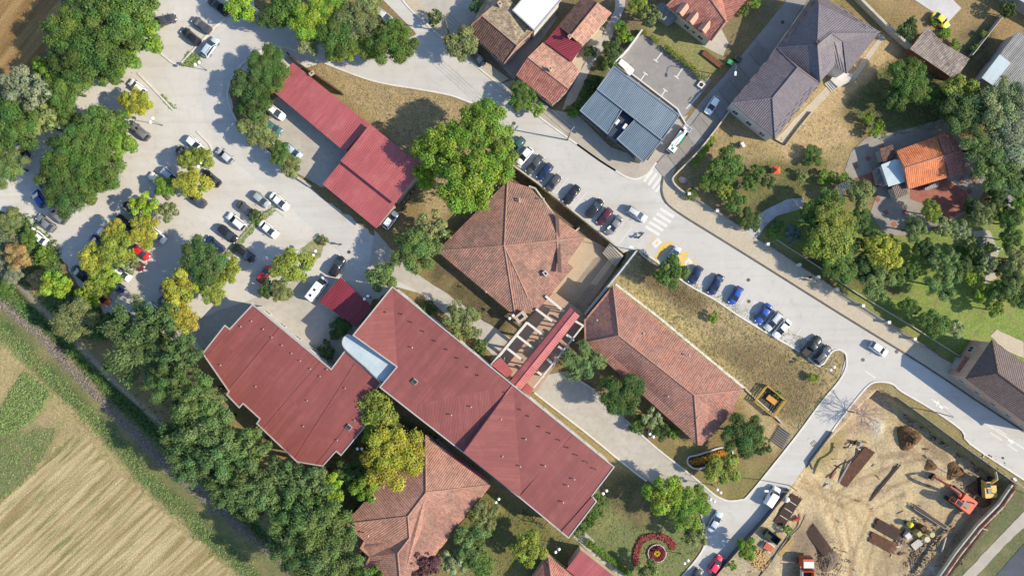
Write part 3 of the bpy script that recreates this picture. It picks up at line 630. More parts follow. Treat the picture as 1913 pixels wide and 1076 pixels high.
# L-shaped garage with pink-red ribbed roofs
g1, gr1, gc = building('garage', 'L-shaped garage with pink red ribbed metal roofs inside the curved road', [(546.5,117,4.1),(691,233,4.1),(644,284,3.5),(506,168,3.5)], [(0,1,2,3)], [0,1,2,3], 'rib', 'grey', ridge=None, win=False)
building('', '', [(691,232,5.5),(790,312,5.5),(737,381,5.),(636,301,5.)], [(0,1,2,3)], [0,1,2,3], 'rib', 'grey', ridge=None, parent=g1, win=False)
building('', '', [(637.5,302,4.2),(738,382,4.2),(703,427,3.6),(602,344,3.6)], [(0,1,2,3)], [0,1,2,3], 'rib', 'grey', ridge=None, parent=g1, win=False)
chimney(gr1, gc, 583, 138, 4.3, (.9, .5, .5)); 
# clay-tiled hip roof beside the sunken plaza
V = [(816,469,2.6),(948,338,2.6),(990,350,2.6),(1040,405,3.2),(1093,444,2.6),(1060,491,2.6),(1071,500,2.6),(1004,579,2.6),(986,555,3.4),(963,592,2.6),(942,459,5.8),(1040,449,4.6),(1047,497,3.0),(990,546,3.2)]
r2, ro2, c2 = building('school_pavilion', 'clay tiled hip roof pavilion beside the beige sunken plaza', V, [(0,1,10),(1,2,3,11,10),(3,4,11),(4,5,12,11),(5,6,12),(10,11,12,6,7,8),(8,7,9),(10,8,9),(0,10,9)], [0,1,2,3,4,5,6,7,9], 'tile', 'cream', zb=-PIT_DA)
MB().box((0, 0, 0), (.7, 11.5, .5)).build('step_shade_strip', RM['dkbrown'], ro2, P(1043,455,4.0)-c2, R(3))  # dark brown strip: shade of the west-facing roof step put into its colour
chimney(ro2, c2, 1019, 511, 3.9, (.7, 1., .8), M_trim)
chimney(ro2, c2, 973, 592, 3.1, (2.2, 1.5, 1.2), M_brickch, R(38))
for x, y in pts('1015,372 970,376 908,545 970,372'): vent(ro2, c2, x, y, 3.8)
# clay-tiled hip roof right of the pergola
V = [(1145,533,3.4),(1389,728,3.4),(1371,757,3.4),(1374,766,3.2),(1311,832,3.2),(1304,831,3.4),(1092,640,3.4),(1091,598,3.4),(1156,627,6.2),(1297,738,6.2),(1328,763,4.1)]
r4, ro4, c4 = building('school_wing', 'long clay tiled hip roof wing on the dry slope right of the pergola', V, [(0,7,6,8),(0,1,9,8),(6,5,9,8),(1,2,10,9),(2,3,10),(3,4,10),(4,5,9,10)], [0,1,2,3,4,5,6,7], 'tile2', 'cream')
for x, y in pts('1115,598 1202,623 1287,664 1248,740 1303,780'): vent(ro4, c4, x, y, 4.9, .12, .4)
# clay-tiled roof at the lower edge
V = [(795,812,3.4),(918,905,3.4),(901,927,3.4),(809,1042,3.4),(770,1100,3.4),(690,1100,3.4),(678,1062,3.4),(690,1040,3.6),(672,1024,3.6),(680,1010,3.6),(643,978,3.4),(796,919,6.6),(762,964,6.6),(765,1004,6.),(743,1033,6.),(749,1100,6.)]
r8, ro8, c8 = building('school_hall', 'salmon clay tiled many-hipped roof at the lower edge beside a purple tree', V, [(0,11,12,10),(0,1,11),(1,2,3,4,15,14,13,12,11),(10,12,13,9),(9,13,14,7,8),(7,14,15,5,6)], [0,1,2,3,4,5,6,7,8,9,10], 'tile3', 'cream')
for x, y in pts('717,909 700,930 688,1000 809,935 768,920'): vent(ro8, c8, x, y, 5., .14, .5)
# house at the bottom edge
V = [(975,1105,3.2),(1024,1037,3.2),(1085,1090,3.2),(1050,1140,3.2),(1028,1105,5.),(1030,1060,4.6)]
b9, _, c9 = building('annex', 'small tile and red metal roof annex cut by the bottom edge', [(985,1095,3.2),(1024,1037,3.2),(1075,1080,3.2),(1040,1125,3.2),(1030,1082,4.8)], [(0,1,4),(1,2,4),(2,3,4),(3,0,4)], [0,1,2,3], 'redtile', 'cream', win=False)
building('', '', [(1085,1027,4.),(1165,1090,4.),(1140,1125,3.3),(1058,1063,3.3)], [(0,1,2,3)], [0,1,2,3], 'rib', 'cream', ridge=None, parent=b9, win=False)
# blue-grey shop
bz = 5.2
sb, sro, sc_ = building('shop', 'blue grey ribbed metal roof shop at the street corner', [(1146,125,bz+.4),(1269,216,bz+.4),(1237,262,bz),(1116,167,bz)], [(0,1,2,3)], [0,1,2,3], 'blue', 'grey', ridge=None, trim=M_trimb)
building('', '', [(1116,169,bz-.2),(1163,204,bz-.2),(1135,250,bz-.8),(1084,207,bz-.8)], [(0,1,2,3)], [0,1,2,3], 'blue', 'grey', ridge=None, parent=sb, trim=M_trimb)
building('', '', [(1187,223,bz-.2),(1236,263,bz-.2),(1202,303,bz-.8),(1153,260,bz-.8)], [(0,1,2,3)], [0,1,2,3], 'blue', 'grey', ridge=None, parent=sb, trim=M_trimb)
building('', '', [(1160,203,4.),(1189,224,4.),(1160,268,3.8),(1132,250,3.8)], [(0,1,2,3)], [0,1,2,3], 'dkblue', 'blue', ridge=None, parent=sb, win=False)
for x, y in ((1153, 229), (1167, 237)):
    MB().box((0, 0, 0), (1.1, .55, .8)).build('rooftop_unit', M_frame, sb, P(x, y, 4.4)-sc_, R(52))
for a, b in (((1084,209),(1134,254)), ((1152,262),(1196,304))):
    p, q = P(*a, 2.4)-sc_, P(*b, 2.4)-sc_
    MB().ribbon([(p.x, p.y), (q.x, q.y)], .12, p.z-1.2, p.z+1.6).build('shop_window', M_pane, sb)
# houses along the top of the street
h1, hr1, hc1 = building('house', 'house with half mossy slate and half red tile roof and a white flat top', [(871,56,3.6),(942,119,3.6),(1003,52,3.6),(920,-20,3.6),(900,30,5.6),(966,86,5.4),(945,-8,5.6)], [(0,1,5,4),(1,2,5),(4,5,2,6),(0,4,6,3)], [0,1,2,6,3], ['dkbrown', 'slate'], 'pink', facemats=[0,1,1,1])
building('', '', [(958,20,5.9),(999,58,5.9),(1050,-2,5.9),(1010,-40,5.9)], [(0,1,2,3)], [0,1,2,3], 'white', 'white', ridge=None, parent=h1, trim=M_trim, win=False)
chimney(hr1, hc1, 934, 10, 5.8, (.6, .6, 1.2))
h2, hr2, hc2 = building('house', 'narrow house with pink tile ends and a crimson metal middle roof', [(964,141,3.4),(1033,196,3.4),(1062,167,4.9),(1084,134,3.4),(1068,115,3.4),(1016,78,3.4),(986,108,5.2)], [(0,1,2,6),(6,2,3,4,5)], [0,1,2,3,4,5,6], ['redtile', 'pink'], 'cream', facemats=[0,1])
building('', '', [(1043,49,3.9),(1088,88,4.2),(1068,116,3.9),(1018,79,3.9)], [(0,1,2,3)], [0,1,2,3], 'rib_dk', 'cream', ridge=None, parent=h2, win=False)
building('', '', [(1043,48,3.8),(1090,-8,3.8),(1117,6,5.2),(1143,25,3.8),(1089,86,3.8),(1066,68,5.2)], [(0,1,2,5),(5,2,3,4)], [0,1,2,3,4,5], ['dkbrown', 'pink'], 'cream', parent=h2, facemats=[0,1], win=False)
chimney(hr2, hc2, 1028, 130, 5.4); chimney(hr2, hc2, 1064, 70, 5.4, (.5, .5, .9))
h3, hr3, hc3 = building('house', 'red tiled house with three dormers on its left slope', [(1245,11,4.2),(1329,77,4.2),(1359,42,4.2),(1420,-28,4.2),(1330,-100,4.2),(1300,-40,6.8),(1356,40,6.6)], [(0,1,6,5),(1,2,6),(6,2,3,4,5),(0,5,4)], [0,1,2,3,4], 'redtile', 'cream')
for x, y in ((1276, 17), (1295, 33), (1318, 49)):
    d = MB(); d.add([(-.75,-1.1,-.6),(.75,-1.1,-.6),(.75,1.1,-.6),(-.75,1.1,-.6),(0,-1.3,.55),(0,1.1,.55),(-.9,-1.2,-.15),(.9,-1.2,-.15),(.9,1.1,-.15),(-.9,1.1,-.15)], [(6,4,5,9),(7,8,5,4),(0,1,7,4,6),(1,2,8,7),(3,0,6,9)])
    o = d.build('dormer', RM['pink'], hr3, P(x, y, 5.3)-hc3, R(-38)); MB().box((0, -1.16, -.2), (.7, .06, .5)).build('pane', M_pane, o)
building('awning', 'small grey corrugated awning left of the dormer house', [(1228,8,2.7),(1240,5,2.7),(1266,35,2.7),(1252,48,2.6),(1226,28,2.6)], [(0,1,2,3,4)], [0,1,2,3,4], 'grey', 'grey', ridge=None, win=False, ins=.5)
# big grey-purple house
e, t = 5.2, 9.
V = [(1524,-14,e),(1644,60,e),(1582,138,e-.1),(1559,123,e+.2),(1532,154,e),(1451,90,e),(1530,8,t-1.2),(1527,84,t),(1554,63,7.9),(1575,78,6.6),(1638,62,e+.1)]
r13, ro13, c13 = building('villa', 'large grey purple metal tiled villa with several hips and a cream terrace', V, [(5,0,6,7),(0,1,10,9,8,7,6),(10,1,2),(5,7,4),(7,8,3,4),(8,9,2,3),(9,10,2)], [0,1,2,3,4,5], 'purple', 'white', ridge='purple')
building('', '', [(1451,90,e-.3),(1366,193,e-.3),(1448,259,e-.3),(1532,156,e-.3),(1490,127,6.9),(1443,184,6.9)], [(0,1,5,4),(1,2,5),(2,3,4,5),(0,4,3)], [0,1,2,3], 'purple', 'white', ridge='purple', parent=r13)
chimney(ro13, c13, 1526, 81, 9.2, (.6, .6, 1.4), M_trimdk)
def guards(a, b, z, n, off):
    for i in range(n):
        t0 = (i+.1)/n; t1 = (i+.85)/n; j = rng.uniform(-1.2, 1.2)
        p = P(a[0]+(b[0]-a[0])*t0+off[0]*(i % 2)+j*.3, a[1]+(b[1]-a[1])*t0+off[1]*(i % 2), z)-c13; q = P(a[0]+(b[0]-a[0])*t1+off[0]*(i % 2)+j*.3, a[1]+(b[1]-a[1])*t1+off[1]*(i % 2), z)-c13
        MB().tube([p, q], .07, 4).build('snow_guard', M_trimdk, ro13)
guards((1375,190), (1455,95), 5.6, 9, (3, 2)); guards((1458,86), (1522,2), 6.3, 9, (3, 2)); guards((1455,250), (1527,162), 5.7, 9, (-3, -2)); guards((1570,10), (1630,55), 6.3, 7, (-2, 3))
st = empty('entrance_steps', P(1556,152), label='cream stone entrance terrace and steps under the villa eaves', cat='steps'); c0 = P(1556,152)
MB().prism([(P(x, y)-c0)[:2] for x, y in pts('1548,152 1560,134 1590,142 1582,156 1562,166')], -.05, .9).build('landing', WM['white'], st)
for i in range(4):
    a, b = P(1549-i*2.6, 151+i*1.6)-c0, P(1562-i*2.6, 166+i*1.6)-c0; MB().ribbon([(a.x, a.y), (b.x, b.y)], .36, -.05, .72-i*.18).build('step', WM['white'], st)
# orange house with grey patio structures on the right
r14, ro14, c14 = building('bungalow', 'orange clay tiled bungalow with patched grey lean-to on a patio', [(1675,282,3.2),(1748,255,3.2),(1763,291,4.6),(1770,332,3.2),(1697,354,3.2),(1690,314,4.7)], [(0,1,2,5),(5,2,3,4)], [0,1,2,3,4,5], ['orange', 'orange'], 'pink', facemats=[0,1])
building('', '', [(1752,253,3.3),(1775,243,3.2),(1796,283,4.3),(1807,323,3.),(1774,334,3.),(1764,292,4.5)], [(0,1,2,5),(5,2,3,4)], [0,1,2,3,4,5], 'redtile', 'pink', parent=r14, win=False)
building('', '', [(1646,308,3.),(1672,298,3.1),(1688,300,3.2),(1691,340,3.),(1660,349,2.8)], [(0,1,2,3,4)], [0,1,2,3,4], 'canopy', 'white', ridge=None, parent=r14, win=False)
building('', '', [(1643,278,2.6),(1668,270,2.6),(1672,296,2.6),(1650,305,2.6)], [(0,1,2,3)], [0,1,2,3], 'dkbrown', 'grey', ridge=None, parent=r14, win=False)
building('', '', [(1666,350,2.5),(1690,340,2.6),(1697,362,2.5),(1675,372,2.4)], [(0,1,2,3)], [0,1,2,3], 'brown', 'white', ridge=None, parent=r14, win=False)
building('', '', [(1727,352,2.4),(1753,340,2.4),(1754,349,2.3),(1730,356,2.3)], [(0,1,2,3)], [0,1,2,3], 'grey', 'grey', ridge=None, parent=r14, win=False, ins=.2)
building('', '', [(1634,316,1.4),(1645,314,1.4),(1652,345,1.4),(1641,346,1.4)], [(0,1,2,3)], [0,1,2,3], 'grey', 'grey', ridge=None, parent=r14, win=False, ins=.1)
building('old_shed', 'weathered lichen covered old shed beside the yellow car', [(1733,50,2.6),(1760,80,2.8),(1812,110,2.7),(1785,150,2.6),(1700,92,2.6)], [(0,1,2,3,4)], [0,1,2,3,4], 'old', 'brick', ridge=None, win=False)
r16, _, _ = building('corrugated_barn', 'grey corrugated barn with a pale sheet patch in the top right corner', [(1900,58,3.8),(1990,120,3.8),(1930,215,3.6),(1836,148,3.6)], [(0,1,2,3)], [0,1,2,3], 'grey', 'grey', ridge=None, win=False)
building('', '', [(1868,102,3.9),(1888,118,3.9),(1855,160,3.7),(1834,146,3.7)], [(0,1,2,3)], [0,1,2,3], 'canopy', 'grey', ridge=None, parent=r16, win=False)
building('long_barn', 'grey sheet roof barn cut off by the top right corner', [(1870,-20,3.6),(1990,50,3.6),(2010,10,3.6),(1900,-60,3.6)], [(0,1,2,3)], [0,1,2,3], 'canopy', 'grey', ridge=None, win=False)
V = [(1853,635,6.2),(1804,707,6.2),(1960,822,6.2),(2010,745,6.2),(1864,697,9.),(1960,768,9.)]
r17, ro17, c17 = building('house', 'brown metal tiled house at the right edge beside the street', V, [(0,1,4),(1,2,5,4),(2,3,5),(0,4,5,3)], [0,1,2,3], 'brown', 'pink', ridge='dark')
chimney(ro17, c17, 1903, 718, 6.9, (.5, 1.1, 1.3)); 
building('porch', 'small red and grey porch roof beside the brown house', [(1803,665,3.),(1822,676,3.),(1808,705,2.8),(1786,692,2.8)], [(0,1,2,3)], [0,1,2,3], 'redtile', 'grey', ridge=None, win=False)
# pergola and covered walk
pg = empty('pergola', P(1005,640), label='white beamed pergola with brown paving between the school roofs', cat='pergola'); pc = P(1005,640)
M_beam = mat('white_beam', A(238,232,224), A(222,214,204), 1., rough=.7)
zp = 3.
def beam(a, b, w=.45, h=.4, z=zp, n='beam'):
    p, q = P(*a, z)-pc, P(*b, z)-pc; MB().ribbon([(p.x, p.y), (q.x, q.y)], w, z-h/2, z+h/2).build(n, M_beam, pg)
for a, b in (((1019,553),(1054,582)), ((1001,577),(1033,601)), ((985,603),(1015,626)), ((966,627),(996,650)), ((948,651),(977,673)), ((1058,625),(1071,634)), ((1043,647),(1054,656)), ((1022,670),(1033,680)), ((1004,694),(1015,703))): beam(a, b)
beam((985,602), (918,682), .5, .5, zp+.05, 'rail'); beam((1091,606), (997,724), .3, .5, zp+.05, 'rail'); beam((1072,598), (1092,610), .4, .5, zp+.1, 'rail')
for x, y in pts('985,604 966,628 948,652 925,676 1019,553 1001,577 1090,610 1071,635 1054,657 1033,681 1015,704'):
    p = P(x, y, 2.6)-pc; MB().box((p.x, p.y, 1.25), (.35, .35, 2.5), R(38)).build('post', M_beam, pg)
cw, cwr, cwc = building('covered_walk', 'narrow pink red ribbed roof over the covered walk crossing the pergola', [(1066,574,4.),(1083,590,4.),(974,728,4.),(953,712,4.),(1074,582,4.35),(963,720,4.35)], [(0,4,5,3),(4,1,2,5)], [0,4,1,2,5,3], 'rib', 'cream', ridge='red', win=False, ins=.4, rr=.09, posts=True)
building('side_roof', 'small pink red ribbed roof tucked between pergola and long school block', [(936,668,3.6),(958,694,3.6),(950,708,3.3),(917,681,3.3)], [(0,1,2,3)], [0,1,2,3], 'rib', 'cream', ridge=None, win=False)
building('side_roof', 'tiny pink red roof at the lower foot of the covered walk', [(985,715,3.4),(997,727,3.4),(988,739,3.2),(974,730,3.2)], [(0,1,2,3)], [0,1,2,3], 'rib', 'cream', ridge=None, win=False)
# ---------------------------------------------------------------- trees and shrubs
M_leaf = mat_leaf()
M_bark = mat('bark', A(120,104,88), A(92,80,66), 3., rough=.95, bump=.4)
def crown_mesh(seed, Rr, hr, nblob, nsub, per, leaf, style='round', fat=1.):
    """blobs carry twig clumps, twig clumps carry leaves: dark gaps stay between the clumps"""
    rs = np.random.RandomState(seed); C = [np.array([0, 0, -.08*Rr])]; B = [Rr*(.56 if style != 'loose' else .4)]
    for k in range(nblob):
        a = 2*math.pi*(k*.618+rs.uniform(0, .25)); d = Rr*.84*math.sqrt((k+.7)/nblob)*rs.uniform(.85, 1.08); zz = hr*Rr*(.62*math.sqrt(max(0, 1-(d/Rr)**2))-.08+rs.uniform(-.2, .12))
        C.append(np.array([math.cos(a)*d, math.sin(a)*d, zz])); B.append(Rr*fat*rs.uniform(.75, 1.25)*.92/math.sqrt(nblob)*(1. if style == 'round' else .92))
    C = np.array(C); B = np.array(B); w = B**2; w[0] *= .35; w /= w.sum(); m = nsub*5
    bi = rs.choice(len(B), m, p=w); d = rs.normal(size=(m, 3)); d[:, 2] = d[:, 2]*.9+.3; d /= np.linalg.norm(d, axis=1)[:, None]
    sc = np.array([1, 1, min(hr, 1.)]); p = C[bi]+d*(B[bi]*rs.uniform(.72, 1.12, m))[:, None]*sc; keep = np.ones(m, bool)
    for j in range(len(B)): keep &= ~((np.linalg.norm((p-C[j])/sc, axis=1) < B[j]*.82) & (bi != j))
    keep &= rs.uniform(size=m) < np.where(p[:, 2] < -hr*Rr*.3, .4, 1.)
    ix = np.nonzero(keep)[0][:nsub]; pc, dc, bc = p[ix], d[ix], bi[ix]; ns = len(ix)
    n = ns*per; si = np.repeat(np.arange(ns), per); out = pc/np.array([1, 1, max(hr, .6)]); out /= np.linalg.norm(out, axis=1)[:, None]+1e-6
    cr = Rr*.085*rs.uniform(.6, 1.5, ns)*(1.25 if style == 'round' else 1.); g = rs.normal(size=(n, 3))
    g -= dc[si]*((g*dc[si]).sum(1)*.45)[:, None]                                     # clumps lie flat on the crown
    off = g*cr[si][:, None]*.75
    if style == 'fine': off += out[si]*(rs.uniform(-1, 1.3, n)*cr[si]*1.5)[:, None]
    p = pc[si]+off-dc[si]*((off**2).sum(1)/(cr[si]*4))[:, None]
    on = off/(np.linalg.norm(off, axis=1)[:, None]+1e-6)
    nn = dc[si]*.8+on*.45+np.array([0, 0, .3])+rs.normal(size=(n, 3))*.38; nn /= np.linalg.norm(nn, axis=1)[:, None]
    t = on+rs.normal(size=(n, 3))*.5 if style != 'fine' else out[si]*1.3+rs.normal(size=(n, 3))*.5
    t -= nn*(t*nn).sum(1)[:, None]; t /= np.linalg.norm(t, axis=1)[:, None]+1e-6; b = np.cross(nn, t)
    s = leaf*rs.uniform(.55, 1.3, n)[:, None]; asp = .6 if style != 'fine' else .4
    V = np.stack([p-t*s*.5, p+b*s*asp*.5-t*s*.05, p+t*s*.5, p-b*s*asp*.5-t*s*.05], 1).reshape(-1, 3)
    me = bpy.data.meshes.new('crown'); me.vertices.add(n*4); me.vertices.foreach_set('co', V.ravel().astype(np.float32))
    me.loops.add(n*4); me.loops.foreach_set('vertex_index', np.arange(n*4, dtype=np.int32))
    me.polygons.add(n); me.polygons.foreach_set('loop_start', np.arange(0, n*4, 4, dtype=np.int32)); me.polygons.foreach_set('loop_total', np.full(n, 4, np.int32))
    me.update(); at = me.color_attributes.new('tint', 'FLOAT_COLOR', 'POINT')
    bv = rs.uniform(.8, 1.2, len(B)); bh = rs.uniform(-.028, .022, len(B)); sv = rs.uniform(.78, 1.22, ns); sh = rs.normal(0, .008, ns)
    c = np.stack([.5+bh[bc][si]+sh[si]+rs.normal(0, .005, n), bv[bc][si]*sv[si]*rs.uniform(.78, 1.22, n), rs.uniform(.9, 1.12, n), np.ones(n)], 1)
    at.data.foreach_set('color', np.repeat(c, 4, 0).ravel().astype(np.float32)); me.materials.append(M_leaf); return me
PROTO = {('L', 'round'): [crown_mesh(10+i, 6.2, .85, 28, 480, 38, .42, fat=1.08) for i in range(4)], ('L', 'fine'): [crown_mesh(20+i, 6.2, .95, 30, 520, 36, .44, 'fine') for i in range(4)],
         ('M', 'round'): [crown_mesh(30+i, 3.4, .9, 17, 230, 30, .36, fat=1.2) for i in range(5)], ('M', 'fine'): [crown_mesh(40+i, 3.4, .95, 20, 270, 30, .36, 'fine', fat=1.15) for i in range(3)],
         ('S', 'round'): [crown_mesh(50+i, 1.6, .9, 9, 90, 28, .26, fat=1.25) for i in range(4)], ('L', 'loose'): [crown_mesh(60+i, 6.2, .8, 34, 420, 34, .42, 'loose') for i in range(2)],
         ('M', 'loose'): [crown_mesh(70+i, 3.4, .9, 20, 190, 22, .4, 'loose') for i in range(3)]}
PR = {'L': 6.2, 'M': 3.4, 'S': 1.6}
def trunk_mesh(seed):
    r0 = random.Random(seed); mb = MB(); mb.tube([(0, 0, -.2), (.02, .03, .4), (-.02, .02, .75)], [.05, .04, .032], 7)
    for k in range(5):
        a = k*1.256+r0.uniform(-.4, .4); d = r0.uniform(.18, .34)
        mb.tube([(0, 0, r0.uniform(.4, .62)), (math.cos(a)*d*.5, math.sin(a)*d*.5, .75), (math.cos(a)*d, math.sin(a)*d, .98)], [.022, .016, .006], 5)
    me = mb.mesh('trunk', True); me.materials.append(M_bark); return me
TRUNK = [trunk_mesh(i) for i in range(3)]
PAL = dict(dark=(.075,.13,.04), mid=(.105,.185,.045), green=(.155,.275,.045), lime=(.23,.36,.045), yellow=(.345,.355,.055), ygreen=(.225,.285,.055), olive=(.205,.245,.095), grey=(.22,.26,.16),
           pop=(.105,.175,.06), pop2=(.14,.22,.075), pale=(.27,.33,.155), maroon=(.13,.06,.065), rust=(.40,.28,.12), blue=(.13,.2,.17), top=(.185,.30,.045))
PAL = {k: tuple(v*.84 for v in c) for k, c in PAL.items()}
ORD = 'first second third fourth fifth sixth seventh eighth ninth tenth eleventh twelfth thirteenth fourteenth'.split()
tr = random.Random(11); NT = [0]
def tree(px, py, r, col, h, label, style='round', cat='tree', name=None, group=None, j=.06, sq=1.):
    R_ = r*S*1.09; size = 'L' if R_ > 4.4 else ('M' if R_ > 2.1 else 'S')
    if (size, style) not in PROTO: style = 'round'
    shrub = cat in ('shrub', 'topiary', 'hedge'); ch = min(h*(.97 if shrub else .76), R_*2.1)          # crown height
    ch = max(ch, R_*1.0); zc = max(h-ch*.52, ch*.45); me = tr.choice(PROTO[(size, style)]); base = P(px, py, zc)
    g0 = gzf(px, py); root = empty(name or ('shrub' if shrub else 'tree'), (base.x, base.y, g0), tr.uniform(0, 6.28), label, cat, group)
    k = R_/PR[size]; c = link('crown', me, None, root, (0, 0, zc-g0)); c.scale = (k*tr.uniform(.95, 1.05), k*tr.uniform(.95, 1.05)*sq, ch/2/(PR[size]*.95))
    b = PAL[col] if isinstance(col, str) else col; f = tr.uniform(1-j, 1+j); c.color = (b[0]*f*tr.uniform(.95, 1.05), b[1]*f, b[2]*f*tr.uniform(.9, 1.1), 1)
    t = link('trunk', TRUNK[NT[0] % 3], None, root); th = zc-g0+ch*.2; t.scale = (max(th*.8, R_*1.2), max(th*.8, R_*1.2), th); NT[0] += 1
    return root
def shrub(px, py, r, col, h, label, group=None, cat='shrub', style='round', name=None): return tree(px, py, r, col, h, label, style, cat, name, group)
# the wood left of the parking lot
G = 'wood beside the straw field'
WOOD = ['second tree from the top left corner of the wood, beside the straw field', 'tree at the top edge of the wood, left of its middle', 'largest crown of the wood, at the top edge', 'light green tree at the right edge of the wood, near the dark car', 'tree at the top right corner of the wood', 'broad tree in the middle of the wood', 'dark tree at the inner left side of the wood', 'small light green tree at the lower right edge of the wood', 'tree at the lower tongue of the wood beside the grey trees', 'small bright tree left of the lower tongue of the wood', 'small tree at the lowest right corner of the wood above the shade', 'small tree at the very bottom of the wood near the oval clump']
for L_, (px, py, r, c, h, st) in zip(WOOD, ((137,58,46,'mid',11,'round'),(178,12,44,'dark',11,'round'),(228,34,58,'mid',12,'round'),(272,66,34,'green',9,'round'),(265,15,36,'mid',9,'round'),(190,98,52,'mid',12,'round'),(148,112,44,'dark',11,'round'),(232,112,30,'green',8,'round'),(128,165,42,'mid',9,'round'),(90,132,24,'green',8,'round'),(208,142,24,'mid',7,'round'),(118,215,26,'mid',7,'round'))):
    tree(px, py, r, c, h, L_, st, group=G)
tree(42,160,32,'grey',10,'dusty grey green tree at the lower edge of the straw field','fine')
tree(78,182,34,'grey',10,'second dusty grey tree right of the grey one by the straw field','loose')
tree(38,232,48,'mid',10,'broad green tree at the left edge below the grey trees')
tree(84,235,32,'olive',9,'olive grey tree right of the broad left edge tree','loose')
tree(14,310,38,'pop2',9,'pale green tree cut by the left edge above the dirt track','fine')
tree(-14,268,36,'mid',9,'green tree mostly cut off by the left edge')
G = 'clump in the parking lot'
CLUMP = ['upper broad tree of the oval clump in the lot', 'light tree at the right flank of the oval clump', 'largest tree in the middle of the oval clump', 'tree right of the middle of the oval clump', 'dark tree at the left flank of the oval clump beside the blue car', 'dark tree at the bottom of the oval clump over the grey estate', 'small tree low right in the oval clump', 'small tree at the top right of the oval clump']
for L_, (px, py, r, c, h) in zip(CLUMP, ((186,248,46,'mid',9),(218,272,36,'green',8),(150,290,52,'mid',9.5),(188,312,46,'mid',9),(118,335,40,'dark',9),(130,368,38,'dark',8.5),(168,345,34,'mid',7.5),(222,232,26,'mid',7))):
    tree(px, py, r, c, h, L_, 'round', group=G)
tree(258,192,29,'yellow',6.2,'round yellow tree standing alone beside the long kerb strip')
tree(352,298,18,'ygreen',5.5,'left half of the yellow green pair beside the silver hatchback')
tree(380,296,20,'ygreen',5.5,'right half of the yellow green pair beside the silver hatchback')
tree(311,349,19,'green',4.5,'small green tree over the white car in the upper tree row')
tree(362,346,30,'yellow',6,'golden tree between the black cars in the upper tree row')
tree(271,389,28,'lime',6,'lime tree at the right end of the long yellow row','loose')
tree(309,392,24,'olive',5.5,'sparse olive tree at the far right end of the long yellow row','loose')
tree(268,432,29,'yellow',6.5,'golden tree above the red car in the long yellow row')
tree(216,437,23,'yellow',6,'golden tree beside the half hidden white car in the yellow row')
tree(178,484,27,'yellow',6.5,'golden tree at the middle left of the long yellow row')
tree(222,470,33,'ygreen',7,'largest yellow green tree of the long row, left of the red car')
tree(246,494,16,'olive',5,'small olive tree below the red car in the long row')
tree(185,527,27,'ygreen',6.5,'yellow green tree at the lower end of the long row')
tree(210,520,20,'lime',6,'lime tree beside the navy car at the lower end of the row')
tree(168,556,22,'lime',5.5,'lime tree over the orange car at the lot corner')
tree(108,531,27,'lime',7,'bright lime tree at the lower left corner of the lot')
tree(144,595,40,'olive',8,'dull olive tree beside the ditch below the lime tree')
tree(185,610,28,'dark',6,'dark tree left of the great poplar by the ditch')
tree(384,487,42,'pop',8.5,'round dark green tree towering over the yellow cluster mid lot')
tree(342,537,36,'yellow',7,'bright yellow tree below the round dark one')
tree(340,590,30,'yellow',6.5,'yellow tree at the foot of the cluster beside the poplar')
tree(424,505,26,'ygreen',6.5,'yellow green tree right of the round dark one')
tree(398,535,28,'ygreen',6.5,'yellow green tree under the round dark one')
tree(548,500,34,'ygreen',7.5,'yellow green tree standing between the red car and the van')
tree(526,545,20,'olive',4,'low olive tree below the yellow green one near the van')
tree(500,540,16,'dark',3,'small dark bushy tree below the red car','loose')
# poplars along the ditch
G = 'dark trees along the ditch'
tree(265,640,70,'pop',14,'great dark poplar, topmost and widest of the row along the ditch','fine')
ROWL = ['poplar row tree at the upper right touching the yellow tree', 'second poplar row tree beside the left corner of the stepped roof', 'poplar row tree right below the great poplar', 'light poplar row tree against the left wall of the stepped roof', 'broad light poplar row tree opposite the roof notch', 'dark poplar row tree on the ditch side below the great poplar', 'dark poplar row tree on the ditch side in the upper middle', 'broad poplar row tree at the lower notch of the stepped roof', 'light poplar row tree at the bottom left roof corner', 'dark poplar row tree on the ditch side in the middle', 'broad light poplar row tree mid row', 'dark poplar row tree at the bottom tip of the stepped roof', 'broad light poplar row tree below the stepped roof tip', 'light poplar row tree left of the lime edged one', 'largest tree in the lower half of the poplar row', 'dark poplar row tree on the ditch side near the bottom', 'broad poplar row tree beside the salmon tiled roof', 'poplar row tree at the bottom edge', 'small dark poplar row tree at the bottom edge by the salmon roof', 'dark poplar row tree touching the left tip of the salmon roof', 'small dark tree on the ditch bank, mid poplar row']
for L_, (px, py, r, c, h) in zip(ROWL, ((300,600,40,'pop',11),(345,660,38,'pop',12),(320,715,44,'pop',12),(372,740,48,'pop2',13),(395,795,54,'pop2',13),(345,800,40,'pop',11),(362,855,48,'pop',12),(425,845,52,'pop2',13),(468,835,40,'pop2',12),(430,905,44,'pop',12),(487,905,52,'pop2',13),(535,885,40,'pop',12),(545,945,52,'pop2',13),(585,905,38,'pop2',12),(600,970,54,'pop2',14),(560,1015,50,'pop',12),(625,1030,50,'pop2',13),(585,1070,44,'pop2',12),(655,1075,34,'pop',11),(640,985,34,'pop',11),(470,950,26,'pop',8))):
    tree(px, py, r*.9, c, h*1.3, L_, 'fine', group=G)
tree(617,908,26,'lime',8,'lime edged tree at the right flank of the dark row','loose',sq=1.2)
tree(225,600,26,'dark',6,'dark bush tree between poplar and lot corner','loose')
